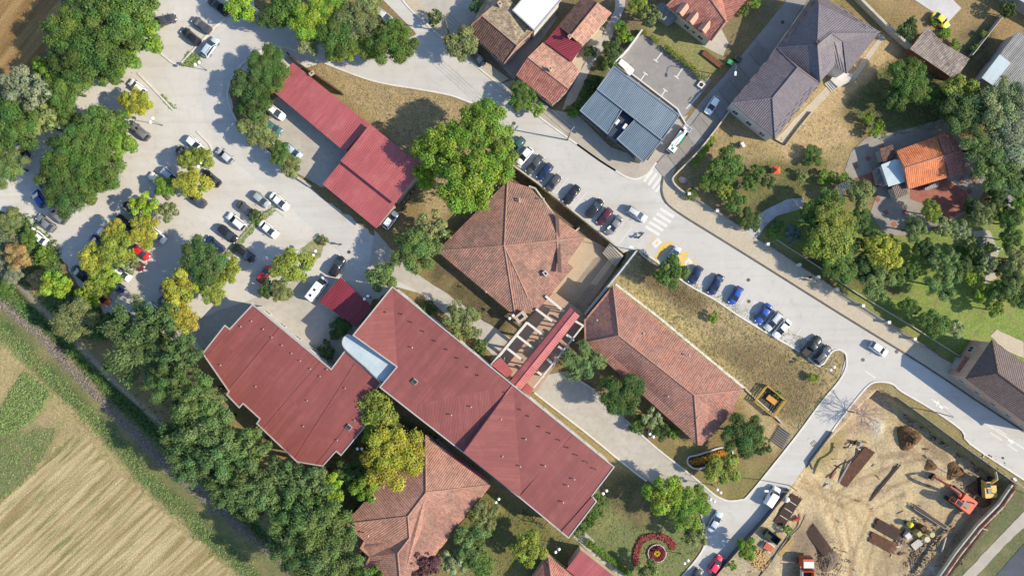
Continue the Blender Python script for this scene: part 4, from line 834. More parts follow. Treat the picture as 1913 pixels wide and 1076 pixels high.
# between the school roofs
tree(712,765,36,'ygreen',8,'yellow green tree at the right corner of the stepped red roof')
tree(700,800,26,'lime',6,'lime tree squeezed beside the stepped red roof')
tree(738,850,56,'yellow',10,'big domed yellow tree above the salmon tiled roof')
tree(683,912,26,'green',6,'bright green tree left of the salmon tiled roof')
tree(660,880,30,'dark',5,'dark shaded tree below the stepped red roof corner','loose')
tree(690,870,22,'dark',5,'dark shaded tree under the big yellow one','loose')
tree(778,470,42,'pop2',8.5,'rounded green tree left of the tiled pavilion roof')
tree(808,432,34,'olive',7.5,'dusty tree between pavilion roof and garage','loose')
tree(713,520,28,'pop2',6,'soft green tree above the long red roof corner')
tree(860,604,36,'olive',6.5,'pale olive tree against the upper edge of the long red roof','fine')
shrub(897,648,13,'mid',2.2,'low green bush beside the pergola corner')
shrub(636,611,22,'dark',3,'dark bush beside the claret shed')
shrub(612,652,16,'dark',2.2,'dark low bush beside the pale canopy')
shrub(800,575,14,'dark',2,'dark bush at the drive edge above the long red roof')
G = 'giant lime tree'
tree(832,285,54,'top',13,'giant bright lime tree, left part beside the garage','loose')
tree(900,240,50,'green',12.5,'green topped tree leaning over the street above the lime tree','round')
tree(878,345,56,'top',14,'giant bright lime tree hanging over the pavilion roof','round')
tree(922,305,42,'top',12,'bright lime tree next to the street parking row','round')
tree(795,330,22,'lime',8,'small lime tree touching the garage corner')
# island and middle north
for px, py, r, c, h, l in ((586,38,42,'lime',9,'bright lime tree at the top of the island wood'),(535,22,34,'mid',8,'green tree at the top left of the island wood'),(628,66,42,'mid',9,'green tree in the middle of the island wood'),(664,42,42,'olive',9,'olive tree at the upper right of the island wood'),(690,92,28,'ygreen',7,'yellow green tree between olive and dark trees of the island wood'),(736,84,42,'mid',9.5,'round dark green tree at the right tip of the island wood'),(575,82,22,'pale',6,'pale dusty tree at the lower left of the island wood'),(510,36,24,'dark',7,'dark tree at the left tip of the island wood'),(448,14,30,'lime',7,'lime tree beside the black pickup at the top'),(620,12,30,'green',8,'green tree at the top edge of the island wood'),(690,15,24,'olive',7,'small olive tree at the top right of the island wood'),(648,95,24,'ygreen',6,'yellow green tree low on the island wood edge'),(862,80,30,'olive',6,'olive yellow street tree left of the slate roof house')):
    tree(px, py, r, c, h, l)
for px, py, r, c, h, l in ((503,128,38,'mid',6.5,'dark green tree at the upper curve of the ring road'),(468,158,33,'dark',6,'dark tree at the outermost bend of the ring road'),(478,198,32,'dark',6,'dark tree left of the white car by the garage'),(478,240,32,'olive',5.5,'olive tree left of the green car by the garage'),(497,262,20,'olive',5,'small olive tree below the green car'),(527,292,22,'mid',5,'green tree left of the silver car by the garage'),(545,312,20,'olive',5,'olive tree at the lower end of the garage hedge'),(520,150,20,'mid',5,'green tree touching the garage roof end')):
    tree(px, py, r, c, h, l)
# right of the pergola and the lower lawns
tree(1090,676,36,'pop2',6.5,'spiky green tree right of the pergola over the tiled roof','fine')
tree(1163,734,42,'dark',7.5,'round dark tree below the tiled wing roof')
tree(1218,779,20,'pale',4.5,'pale olive tree beside the dark round one','loose')
shrub(1193,795,18,'mid',2.5,'green bush below the round dark tree'); shrub(1238,803,16,'dark',2.4,'dark bush beside the twin globe lamp'); shrub(1258,808,11,'green',2,'light green bush by the tiled roof corner')
tree(1385,812,40,'dark',7.5,'broad dark tree at the lower right corner of the tiled wing')
shrub(1420,830,16,'dark',2.5,'dark bush beside the slatted steps')
tree(1350,875,31,'ygreen',5,'round yellow green ball tree over the flower bed')
tree(1238,920,36,'lime',8,'bright lime tree at the drive corner lawn')
tree(1285,943,40,'green',8,'green tree beside the silver blue sedan')
tree(1297,997,27,'olive',5.5,'olive tree beside the curved red flower bed','loose')
tree(1212,1068,26,'olive',5,'olive tree below the round flower bed','loose')
tree(1253,512,30,'mid',6,'round green tree over the silver car at the yellow hatching')
tree(988,1026,32,'ygreen',6,'yellow green ball tree left of the bottom edge annex')
tree(1394,1022,21,'green',5,'green tree with orange tips at the site fence')
tree(905,962,27,'olive',6,'olive tree right of the salmon tiled roof','fine')
tree(880,1004,33,'pop2',7,'green tree mid right of the salmon tiled roof','fine')
tree(893,1042,28,'mid',6,'green tree low right of the salmon tiled roof')
tree(850,1048,26,'pale',6,'pale dusty tree below the salmon tiled roof','loose')
tree(790,1056,33,'maroon',7,'purple leaved tree over the salmon tiled roof','loose')
tree(702,1074,16,'green',6,'small green tree at the bottom edge by the dark row')
for i, (x, y, r) in enumerate(((1122,935,13),(1112,952,14),(1103,966,14),(1092,980,13),(1084,992,11))):
    shrub(x, y, r, 'mid', 2.2, ORD[i]+' dense green shrub from the top along the long red roof end', 'shrubs at the roof end')
for i in range(14): shrub(1100+i*5.8, 1012+i*4.6, 6.5, 'green', 1.1, ORD[i]+' clipped hedge bush from the top along the bottom garden path', 'hedge along the bottom path', 'hedge')
# east gardens
for px, py, r, c, h, l in ((1354,308,33,'mid',5,'largest round bush tree in the corner garden'),(1330,338,22,'mid',4,'green bush tree left of the large corner garden one'),(1352,356,16,'ygreen',3.5,'yellowish bush tree in the corner garden'),(1374,380,20,'mid',4,'round bush tree at the lower corner garden'),(1400,342,13,'mid',3,'small round bush tree in the corner garden shade'),(1415,318,12,'mid',3,'smallest round bush tree in the corner garden'),(1402,410,22,'dark',3.5,'dark bush tree beside the garden path gate'),
    (1606,363,25,'olive',6,'olive tree left of the bungalow patio'),(1545,382,28,'mid',6.5,'green tree at the top of the yellow garden clump'),(1552,418,42,'ygreen',8,'big yellow green tree of the garden clump'),(1520,402,26,'mid',6,'green tree at the left of the yellow garden clump'),(1545,455,36,'ygreen',7.5,'yellow tree at the lower part of the garden clump'),(1566,496,37,'mid',7,'round dark tree beside the pavement wall'),(1648,470,34,'yellow',7.5,'yellow tree below the patio edge'),(1625,450,20,'dark',5,'dark tree left of the yellow patio one'),(1632,522,34,'pop2',7,'grey green tree beside the pavement wall'),
    (1705,428,22,'pop2',6,'slender grey green tree at the lower patio edge'),(1738,396,20,'ygreen',5.5,'yellow green tree on the patio edge'),(1760,424,17,'pale',5,'pale tree right of the yellow green patio one'),(1792,432,18,'pale',5.5,'tall pale tree between patio and garden path'),(1833,403,22,'olive',6,'olive tree at the upper end of the garden path'),(1812,388,14,'dark',4,'dark tree behind the olive one by the path'),(1703,503,19,'mid',5,'green tree between the pale and yellow garden trees'),(1760,490,27,'pop2',6.5,'grey green tree in the middle of the east lawn'),(1755,532,30,'pop2',6.5,'lower grey green tree on the east lawn'),(1842,495,16,'pale',5,'slim pale tree beside the garden path bend'),(1812,517,14,'lime',3,'lime tree on the shaded east lawn'),(1885,446,20,'mid',5,'green tree beside the pale garden figure'),(1900,482,26,'olive',6,'olive tree at the right edge of the east lawn'),(1832,547,14,'lime',4,'small lime tree low on the east lawn'),(1890,530,26,'pop2',6,'grey green tree low at the right edge'),(1698,572,18,'mid',4,'round green tree beside the pavement wall pillars'),(1743,606,26,'mid',5.5,'green tree with a pale twin near the brown house'),(1781,616,16,'pale',4.5,'pale tree right of the green twin near the brown house'),(1857,578,14,'ygreen',4.5,'narrow yellow tree on the lower lawn'),(1905,560,20,'mid',5,'green tree cut by the right edge of the lawn'),
    (1692,150,38,'mid',7,'big green tree behind the villa'),(1668,188,24,'dark',5.5,'dark lobe tree left below the big villa tree'),(1715,172,24,'mid',6,'green tree right of the big villa tree'),(1697,56,17,'dark',4,'dark tree between the wall and the old shed'),
    (1790,172,30,'ygreen',7,'yellow green tree below the old shed'),(1800,215,42,'pop',9,'dark tree left in the pale grove at the right edge'),(1862,205,50,'pale',10,'pale feathery tree at the top of the right edge grove'),(1890,262,52,'grey',10,'grey feathery tree in the middle of the right edge grove'),(1838,272,44,'pop2',9.5,'green feathery tree over the bungalow'),(1900,325,40,'pop2',9,'green tree at the foot of the right edge grove'),(1912,375,26,'green',6,'green tree below the right edge grove'),
    (1193,12,18,'ygreen',5,'yellow green tree left of the dormer house awning'),(1211,30,17,'olive',5,'olive tree in front of the dormer house awning'),(1146,94,19,'dark',4.5,'dark tree beside the lot wall and lane'),(974,180,24,'mid',5,'green street tree left of the pink tiled house'),(1000,203,16,'green',3.5,'small green tree at the pavement by the pink tiled house'),(1880,22,14,'dark',3.5,'dark bush tree beside the top right barn'),(1005,8,12,'lime',3,'lime bush tree behind the white flat roof'),(893,18,14,'mid',3.5,'green bush tree left of the slate roof'),(812,35,14,'dark',3,'dark bush tree in the front yard at the street'),(1300,52,10,'dark',2.5,'dark bush under the dormer house')):
    tree(px, py, r, c, h, l, 'fine' if c in ('pop2', 'pale', 'grey') else 'round')
for i, (x, y) in enumerate(pts('1300,305 1311,290 1316,282 1323,271 1329,262')): shrub(x, y, 7, 'lime', 1.4, ORD[i]+' small lime hedge bush from the bottom along the corner garden wall', 'hedge at the corner garden wall', 'hedge')
for i, (x, y) in enumerate(pts('1204,61 1221,72 1228,79 1245,91 1251,96 1258,101 1264,106 1273,113 1280,118 1287,123 1294,130 1300,137 1308,143 1315,147')):
    shrub(x, y, 5.5, 'ygreen', 1.2, ORD[i]+' yellow green ball bush from the left along the courtyard parking edge', 'ball bushes at the courtyard lot', 'topiary')
for (x, y), l in zip(pts('1621,222 1641,234 1631,248'), ('uppermost', 'rightmost', 'lowest')): shrub(x, y, 9.5, 'lime', 2.6, l+' of three clipped lime balls beside the villa yard', None, 'topiary')
shrub(1518,293,20,'mid',2.4,'dense round green bush on the dry villa yard')
shrub(1497,326,11,'olive',1.6,'small olive bush left below the dense round one'); shrub(1545,333,15,'green',1.6,'low green bush beside the wooden steps'); shrub(1578,338,12,'green',1.6,'green bush above the striped pergola')
shrub(1293,364,11,'mid',1.6,'small green bush by the white wall pillar'); shrub(1452,424,11,'mid',1.6,'green bush at the left bend of the garden path'); shrub(1478,438,15,'blue',2,'bluish bush beside the garden path'); shrub(1443,436,9,'green',1.4,'bright green bush at the garden gate')
shrub(1102,97,11,'dark',2,'dark bush in the yard of the narrow house'); shrub(1170,72,11,'lime',2,'lime bush at the upper end of the lot wall'); shrub(1160,55,12,'green',2.4,'green bush by the lane top'); shrub(1135,120,14,'mid',2.4,'green bush between lane and blue roof'); shrub(1110,160,16,'dark',2,'dark bush on the lane bank upper half'); shrub(1090,190,16,'mid',2,'green bush on the lane bank lower half'); shrub(1070,208,11,'green',1.5,'small bush at the lane mouth')
shrub(1333,592,9,'green',1.8,'lone green bush on the dry slope edge'); shrub(1519,706,9,'lime',1.6,'lime bush on the street corner verge'); shrub(1470,990,9,'green',1.6,'green bush beside the timber stacks'); shrub(1368,1056,8,'green',1.4,'small green bush by the pink red car')
shrub(1848,462,10,'lime',1.4,'small lime bush beside the pale garden figure'); shrub(1870,500,14,'maroon',1.6,'reddish rose bush beside the path bend'); shrub(1800,470,12,'mid',1.6,'small bush on the shaded middle lawn'); shrub(1820,455,14,'olive',1.8,'olive bush at the path side'); shrub(1880,400,14,'dark',2,'dark bush by the grove path')
shrub(1745,40,9,'green',1.2,'leafy patch along the yellow car',cat='shrub'); shrub(1765,62,10,'green',1.3,'green creeper bush above the old shed'); shrub(1785,85,10,'green',1.3,'green creeper bush at the shed corner'); shrub(1822,92,8,'ygreen',1.6,'small bush below the garden fence top'); shrub(1838,65,7,'ygreen',1.6,'small bush at the upper garden fence')
shrub(1410,8,10,'green',2,'green hedge bush by the top street'); shrub(1392,22,8,'mid',1.6,'small hedge bush right of the dormer house')
shrub(20,410,22,'olive',1.6,'dusty olive scrub at the left edge track'); shrub(55,445,18,'mid',1.6,'green scrub behind the cream sedan'); shrub(85,480,16,'green',1.8,'green scrub on the bank below the cream sedan'); shrub(35,480,24,'rust',1.8,'rusty dry scrub at the left edge bank'); shrub(70,525,20,'rust',1.6,'rusty dry scrub left of the lime tree'); shrub(15,540,18,'mid',1.4,'green scrub at the head of the ditch'); shrub(28,512,18,'grey',1.2,'grey dead scrub on the left bank')
for px, py, r, c, h, l in ((1585,455,24,'dark',6,'dark tree right of the yellow garden clump'),(1600,410,22,'mid',5,'green tree below the olive tree left of the patio'),(1610,500,24,'dark',6,'dark tree between the yellow and grey green pavement trees'),(1668,512,22,'mid',5.5,'green tree below the yellow patio edge tree'),(1725,465,20,'dark',5,'dark tree under the slender patio edge tree'),(1790,500,22,'dark',5,'dark tree right of the middle lawn tree'),(1820,480,16,'dark',4,'dark tree left of the path bend'),(1860,545,20,'mid',5,'green tree above the narrow yellow lawn tree'),(1878,508,18,'olive',5,'olive tree right of the path bend'),(1885,415,22,'mid',6,'green tree between grove and garden figure'),(1860,370,20,'dark',5,'dark tree at the grove path'),(1850,320,34,'pop2',9,'green feathery tree at the lower left of the right edge grove'),(1905,205,40,'grey',10,'grey feathery tree cut by the right edge below the barn'),(1770,205,26,'dark',6,'dark tree at the left foot of the right edge grove'),(1745,180,18,'mid',4.5,'green tree between villa trees and grove'),(1432,340,12,'dark',2.6,'dark round tree right in the corner garden')):
    tree(px, py, r, c, h, l, 'fine' if c in ('pop2', 'pale', 'grey') else 'round')
shrub(480,404,12,'mid',2.2,'round green bush beside the dark sedan on the green strip'); shrub(604,450,9,'olive',1.3,'dry bush on the verge above the black car')
# bare tree by the building site
bt = empty('bare_tree', P(1602,772,0), label='bare pale branched tree at the site corner', cat='tree'); mb = MB(); r0 = random.Random(5)
MB().tube([(0, 0, -.2), (.1, .1, 1.2), (.1, .2, 2.)], [.2, .16, .13], 7).build('trunk', mat('pale_bark', A(206,196,192), A(180,168,164), 3.), bt)
def twig(p, d, l, r, k):
    q = p+d*l; mb.tube([p, q], [r, r*.65], 4, False)
    if k:
        for _ in range(3 if k > 1 else 4): twig(q if _ else p+d*l*.6, (d+Vector((r0.gauss(0, .55), r0.gauss(0, .55), r0.gauss(.1, .4)))).normalized(), l*r0.uniform(.6, .85), r*.62, k-1)
for k in range(9): a = k*.7; twig(Vector((.1, .2, 1.9)), Vector((math.cos(a)*.9, math.sin(a)*.9, .5)).normalized(), 1.5, .075, 4)
mb.build('branches', mat('pale_twigs', A(206,184,180), A(186,160,156), 3.), bt)

# weeds, tufts and ground cover that nobody could count
def weeds(areas, col, seed, name, label):
    rs = np.random.RandomState(seed); VV = []; TT = []
    for kind, data, n, sz, hh in areas:
        L = pts(data)
        if kind == 'line':
            P_ = np.array(L); seg = np.linalg.norm(np.diff(P_, axis=0), axis=1); cum = np.concatenate([[0], seg.cumsum()]); t = rs.uniform(0, cum[-1], n)
            x = np.interp(t, cum, P_[:, 0])+rs.normal(0, sz[2], n); y = np.interp(t, cum, P_[:, 1])+rs.normal(0, sz[2], n)
        else:
            P_ = np.array(L); x = rs.uniform(P_[:, 0].min(), P_[:, 0].max(), n*3); y = rs.uniform(P_[:, 1].min(), P_[:, 1].max(), n*3); k = inside(x, y, L); x, y = x[k][:n], y[k][:n]
        c = np.stack([(x-CX)*S, -(y-CY)*S, gz(x, y)], 1); m = len(x); per = 6; r = rs.uniform(.5, 1.2, m)
        si = np.repeat(np.arange(m), per); k = m*per; a = rs.uniform(0, 6.28, k); d = rs.uniform(0, sz[1], k)*r[si]
        p = c[si]+np.stack([np.cos(a)*d, np.sin(a)*d, rs.uniform(.03, hh, k)*r[si]], 1)
        nn = np.stack([np.cos(a)*.6, np.sin(a)*.6, np.ones(k)], 1)+rs.normal(0, .35, (k, 3)); nn /= np.linalg.norm(nn, axis=1)[:, None]
        t = rs.normal(size=(k, 3)); t -= nn*(t*nn).sum(1)[:, None]; t /= np.linalg.norm(t, axis=1)[:, None]; b = np.cross(nn, t); s = sz[0]*rs.uniform(.6, 1.4, k)[:, None]
        VV.append(np.stack([p-t*s*.5, p+b*s*.3, p+t*s*.5, p-b*s*.3], 1).reshape(-1, 3))
        q = np.stack([.5+rs.normal(0, .012, m)[si], (rs.uniform(.7, 1.3, m)[si])*rs.uniform(.75, 1.25, k), rs.uniform(.8, 1.1, k), np.ones(k)], 1); TT.append(np.repeat(q, 4, 0))
    V = np.concatenate(VV); T = np.concatenate(TT); n = len(V)//4
    me = bpy.data.meshes.new(name); me.vertices.add(n*4); me.vertices.foreach_set('co', V.ravel().astype(np.float32)); me.loops.add(n*4); me.loops.foreach_set('vertex_index', np.arange(n*4, dtype=np.int32))
    me.polygons.add(n); me.polygons.foreach_set('loop_start', np.arange(0, n*4, 4, dtype=np.int32)); me.polygons.foreach_set('loop_total', np.full(n, 4, np.int32)); me.update()
    me.color_attributes.new('tint', 'FLOAT_COLOR', 'POINT').data.foreach_set('color', T.ravel().astype(np.float32)); me.materials.append(M_leaf)
    o = link(name, me); o.color = (*col, 1); return tag(o, label, 'ground cover', kind='stuff')
weeds([('line', '-20,528 40,575 110,632 190,718 290,810 400,910 500,1012 580,1090', 3800, (.3, .4, 5), .6), ('poly', '60,400 115,460 118,520 190,575 205,640 120,610 40,530 0,500 0,400', 1300, (.32, .4, 0), .5), ('poly', '200,590 330,720 420,850 560,1000 620,1076 560,1060 400,900 250,750', 900, (.3, .4, 0), .4)], (.09, .17, .05), 1, 'ditch_weeds', 'dense dark green weeds filling the ditch and its banks')
weeds([('line', '422,478 450,448 480,414 512,390', 500, (.25, .4, 2.5), .2), ('poly', '335,122 352,96 375,103 376,118 360,127', 200, (.25, .4, 0), .2), ('line', '300,178 325,205', 120, (.22, .3, 2), .15), ('line', '-20,600 60,672 130,742 220,832 300,920 400,1012 480,1085', 2600, (.2, .45, 9), .22), ('poly', '45,693 95,733 78,766 40,800 -20,820 5,756', 1600, (.24, .4, 0), .25), ('poly', '0,810 110,800 70,880 0,940', 600, (.2, .4, 0), .15)], (.20, .28, .095), 2, 'verge_grass', 'mid green tufted grass along the field verge')
weeds([('line', '-20,555 63,613 140,695 238,796 313,873 426,966 560,1080', 2200, (.22, .6, 5), .2), ('poly', '0,420 40,440 60,500 30,540 0,520', 400, (.25, .5, 0), .4)], (.27, .235, .20), 3, 'dry_brush', 'grey dry brush strip beside the ditch')
weeds([('poly', '560,110 690,155 880,195 950,290 800,300 700,230', 1500, (.15, .5, 0), .1), ('poly', '1190,475 1560,660 1575,690 1490,805 1400,735 1150,533', 2600, (.16, .5, 0), .1), ('poly', '1240,310 1365,210 1450,265 1560,200 1590,330 1420,430', 900, (.15, .5, 0), .1)], (.33, .28, .15), 4, 'dry_grass', 'straw coloured dry grass tufts on the slopes')
weeds([('poly', '1190,475 1560,660 1575,690 1490,805 1400,735 1150,533', 900, (.17, .5, 0), .12), ('poly', '1100,880 1200,890 1300,960 1310,1030 1250,1076 1150,1076 1065,1005', 900, (.17, .5, 0), .1), ('poly', '890,905 1065,1005 1050,1076 830,1076', 700, (.2, .5, 0), .15), ('poly', '1575,190 1660,110 1780,150 1760,240 1640,260', 600, (.2, .5, 0), .15)], (.17, .21, .085), 5, 'lawn_tufts', 'olive green grass tufts on the school lawns and slopes')
# ---------------------------------------------------------------- vehicles
M_paint = mat_objcol('car_paint', .32, .5, .6)
M_glass = mat('car_glass', (.018, .026, .036), rough=.08, spec=.9)
M_tyre = mat('tyre_rubber', (.02, .02, .02), rough=.9)
M_rim = mat('wheel_rim', (.5, .5, .52), rough=.3, metal=.8)
M_head = mat('headlight_glass', (.75, .77, .8), rough=.1)
M_tail = mat('tail_light_glass', (.45, .01, .01), rough=.2)
M_plastic = mat('black_plastic', (.02, .02, .022), rough=.6)
def loft(st, hw, zb, zt, crown=.06, rnd=.16):
    """car body shell: stations x, half widths, sill and top heights"""
    V = []; F = []
    for x, w, b, t in zip(st, hw, zb, zt):
        mid = b+(t-b)*.62
        V += [(x, -w*.94, b), (x, -w, b+.12), (x, -w, mid), (x, -w*.9, t-.03), (x, -w*.45, t+crown*.7), (x, 0, t+crown), (x, w*.45, t+crown*.7), (x, w*.9, t-.03), (x, w, mid), (x, w, b+.12), (x, w*.94, b)]
    n = 11
    for i in range(len(st)-1): F += [(i*n+k, i*n+k+1, (i+1)*n+k+1, (i+1)*n+k) for k in range(n-1)]+[(i*n+n-1, i*n, (i+1)*n, (i+1)*n+n-1)]
    F += [tuple(range(n)), tuple(range(len(st)*n-1, (len(st)-1)*n-1, -1))]
    return V, F
def car_proto(kind):
    D = dict(hatch=(4.0, 1.72, 1.5), sedan=(4.5, 1.76, 1.45), estate=(4.55, 1.78, 1.55), suv=(4.5, 1.85, 1.7), van=(5.4, 2.0, 2.4), smallvan=(4.3, 1.8, 1.85), pickup=(5.2, 1.85, 1.75), beetle=(4.2, 1.7, 1.48))[kind]
    L, Wd, Ht = D; h = L/2; w = Wd/2; root = bpy.data.objects.new('car', None); COL.objects.link(root)
    belt = .92 if kind not in ('van', 'smallvan', 'suv') else (1.25 if kind == 'van' else 1.05); bon = belt-.1
    rd = .08
    st = [-h, -h+.1, -h+.4, -h*.5, 0, h*.5, h-.5, h-.14, h]; f = .8 if kind == 'beetle' else .9
    hw = [w*.78*(f/.9), w*.9, w*.98, w, w, w, w*.96, w*.86*(f/.9), w*.66*(f/.9)]; zb = [.4, .3, .25, .22, .22, .22, .24, .3, .42]
    rear = {'sedan': .92, 'beetle': .86}.get(kind, belt)
    zt = [rear-.1, rear-.02, rear, belt, belt, belt-.01, bon, bon-.12, bon-.3]
    V, F = loft(st, hw, zb, zt)
    # cabin: base rectangle x a0..a1 at the belt line, roof rectangle b0..b1
    a0, a1, b0, b1 = dict(hatch=(-h+.08, h-.85, -h+.55, .15), sedan=(-h+.5, h-1.0, -h+1.2, .2), estate=(-h+.06, h-1.0, -h+.42, .2), suv=(-h+.06, h-.95, -h+.48, .2), van=(-h+.03, h-.35, -h+.1, h-1.25), smallvan=(-h+.04, h-.8, -h+.15, .75), pickup=(-.75, h-1.35, -.6, .55), beetle=(-h+.35, h-1.15, -.95, .35))[kind]
    cw, rw = w*.9, w*(.72 if kind not in ('van', 'smallvan') else .86)
    body = MB(); body.add(V, F)
    if kind == 'pickup': pass
    zr = Ht; z0 = belt-.04
    ov = .12
    CV = [(a0, -cw, z0), (a1, -cw*.92, z0), (a1, cw*.92, z0), (a0, cw, z0), (b0, -rw, zr-.05), (b1, -rw, zr-.05), (b1, rw, zr-.05), (b0, rw, zr-.05),
          (b0+.12, -rw*.8, zr), (b1-.12, -rw*.8, zr), (b1-.12, rw*.8, zr), (b0+.12, rw*.8, zr)]
    body.add(CV, [(0,1,5,4),(1,2,6,5),(2,3,7,6),(3,0,4,7),(4,5,9,8),(5,6,10,9),(6,7,11,10),(7,4,8,11),(8,9,10,11)])
    me = body.mesh('body', True); me.materials.append(M_paint); link('body', me, None, root)
    def panel(name, q, m, e=.012, inset=.1):
        c = sum((Vector(p) for p in q), Vector())/4; n = (Vector(q[1])-Vector(q[0])).cross(Vector(q[3])-Vector(q[0])).normalized()
        if n.dot(c-Vector((0, 0, .6))) < 0: n = -n
        P4 = [c+(Vector(p)-c)*(1-inset)+n*e for p in q]; P5 = [p-n*(e+.02) for p in P4]
        link(name, MB().add(P4+P5, [(0,1,2,3),(7,6,5,4),(0,4,5,1),(1,5,6,2),(2,6,7,3),(3,7,4,0)]).mesh(name), m, root)
    panel('windscreen', [CV[1], CV[2], CV[6], CV[5]], M_glass, inset=.03)
    if kind != 'van': panel('rear_window', [CV[3], CV[0], CV[4], CV[7]], M_glass, inset=.06)
    panel('side_window', [CV[0], CV[1], CV[5], CV[4]] if kind not in ('van', 'smallvan') else [((a0+a1)/2+.3, -cw*.95, z0), CV[1], CV[5], ((b0+b1)/2+.5, -rw, zr-.05)], M_glass, inset=.16)
    panel('side_window', [CV[2], CV[3], CV[7], CV[6]] if kind not in ('van', 'smallvan') else [CV[2], ((a0+a1)/2+.3, cw*.95, z0), ((b0+b1)/2+.5, rw, zr-.05), CV[6]], M_glass, inset=.16)
    r = .31 if kind not in ('van', 'suv', 'pickup') else .36
    wm = MB().tube([(0, -.1, 0), (0, .1, 0)], r, 12).mesh('wheel'); wm.materials.append(M_tyre); rm = MB().tube([(0, -.11, 0), (0, .11, 0)], r*.6, 10).mesh('rim'); rm.materials.append(M_rim)
    for sx in (-h*.6, h*.62):
        for sy in (-1, 1): link('rim', rm, None, link('wheel', wm, None, root, (sx, sy*(w-.07), r)))
    for sy in (-1, 1):
        link('headlight', MB().box((0, 0, 0), (.22, .34, .14)).mesh('headlight'), M_head, root, (h-.16, sy*w*.62, bon-.2), sy*-.3)
        link('tail_light', MB().box((0, 0, 0), (.08, .16, .16)).mesh('tail_light'), M_tail, root, (-h+.06, sy*w*.72, rear-.16))
        link('mirror', MB().box((0, 0, 0), (.12, .2, .13)).mesh('mirror'), M_plastic, root, (a1-.35, sy*(w+.08), belt+.08))
    if kind == 'pickup':
        link('cargo_bed', MB().box((0, 0, 0), (1.7, Wd*.82, .05)).mesh('cargo_bed'), M_plastic, root, (-h+1., 0, belt+.1))
        for sy in (-1, 1): link('bed_rail', MB().box((0, 0, 0), (1.75, .09, .22)).mesh('bed_rail'), M_paint, root, (-h+.97, sy*w*.86, belt+.1))
    if kind in ('hatch', 'estate', 'sedan', 'suv', 'smallvan'): link('number_plate', MB().box((0, 0, 0), (.03, .5, .11)).mesh('number_plate'), M_frame, root, (h+.005, 0, .45))
    if kind == 'suv' or kind == 'estate':
        for sy in (-1, 1): link('roof_rail', MB().tube([(b0+.2, sy*rw*.85, zr+.05), (b1-.2, sy*rw*.85, zr+.05)], .03, 5).mesh('roof_rail'), M_plastic, root)
    if kind == 'van':
        for x in (-1.6, -.2, .9): link('roof_vent', MB().box((0, 0, 0), (.5, .5, .12), taper=.8).mesh('roof_vent'), M_plastic if x < 0 else M_paint, root, (x, 0, zr+.06))
    return root
CARS = {k: car_proto(k) for k in ('hatch', 'sedan', 'estate', 'suv', 'van', 'smallvan', 'pickup', 'beetle')}
CC = dict(white=(.80,.80,.79), cream=(.78,.75,.66), silver=(.46,.48,.50), ltblue=(.38,.46,.54), grey=(.16,.165,.17), dkgrey=(.06,.062,.065), black=(.014,.014,.016), navy=(.012,.025,.09), blue=(.02,.07,.34), red=(.52,.02,.03), maroon=(.09,.012,.02), teal=(.05,.15,.15), green=(.03,.09,.07), yellow=(.72,.58,.04), pinkred=(.68,.03,.08), orange=(.7,.12,.02), greygreen=(.28,.34,.33))
used_car = set(); cr = random.Random(4)
def vehicle(px, py, ang, kind, col, label, group=None, k=1.):
    root = CARS[kind] if kind not in used_car else copy_tree(CARS[kind]); used_car.add(kind)
    p = P(px, py, .8); root.location = (p.x, p.y, .03+max(gzf(px, py), -3)); root.rotation_euler.z = R(ang); root.scale = (k, k, k)
    tag(root, label, 'car' if kind not in ('van', 'smallvan', 'pickup') else ('pickup' if kind == 'pickup' else 'van'), group or 'x')
    if not group and 'group' in root: del root['group']
    for c in root.children:
        if c.name.split('.')[0] in ('body', 'bed_rail', 'roof_vent'): c.color = (*CC[col], 1)
    root.name = {'van': 'parked_van', 'smallvan': 'parked_van', 'pickup': 'pickup_truck'}.get(kind, 'parked_car')
    return root
G1 = 'cars parked along the street'; G2 = 'cars in the parking lot'
for row in (
 (966,272,228,'hatch','green','dark green car at the upper end of the street row, under the lime tree'),
 (980,291,230,'hatch','white','white hatchback, second in the street row'),
 (999,308,230,'sedan','dkgrey','dark grey car between white and navy ones in the street row'),
 (1018,321,230,'hatch','navy','navy car between two dark grey ones in the street row'),
 (1033,342,230,'hatch','dkgrey','dark grey hatchback right below the navy one'),
 (1068,364,232,'sedan','black','lone black sedan in the middle of the street row'),
 (1111,389,50,'suv','black','black car left beside the maroon one'),
 (1130,405,232,'hatch','maroon','maroon car in the street row'),
 (1147,421,232,'sedan','grey','grey sedan beside the maroon car at the row end'),
 (1259,477,60,'hatch','silver','silver car on the yellow hatching half under a round tree'),
 (1300,514,240,'hatch','navy','navy car just right of the round tree'),
 (1338,532,240,'sedan','navy','navy sedan, second right of the round tree'),
 (1375,552,240,'hatch','blue','deep blue hatchback alone in the lower street row'),
 (1427,586,236,'sedan','blue','bright blue sedan beside two pale cars'),
 (1445,600,230,'estate','silver','silver estate between the blue and white cars'),
 (1461,614,230,'sedan','white','white sedan at the end of the group of three'),
 (1517,647,47,'pickup','black','black pickup at the lower end of the street row'),
 (1537,662,47,'estate','dkgrey','dark grey estate beside the black pickup')): vehicle(*row, G1)
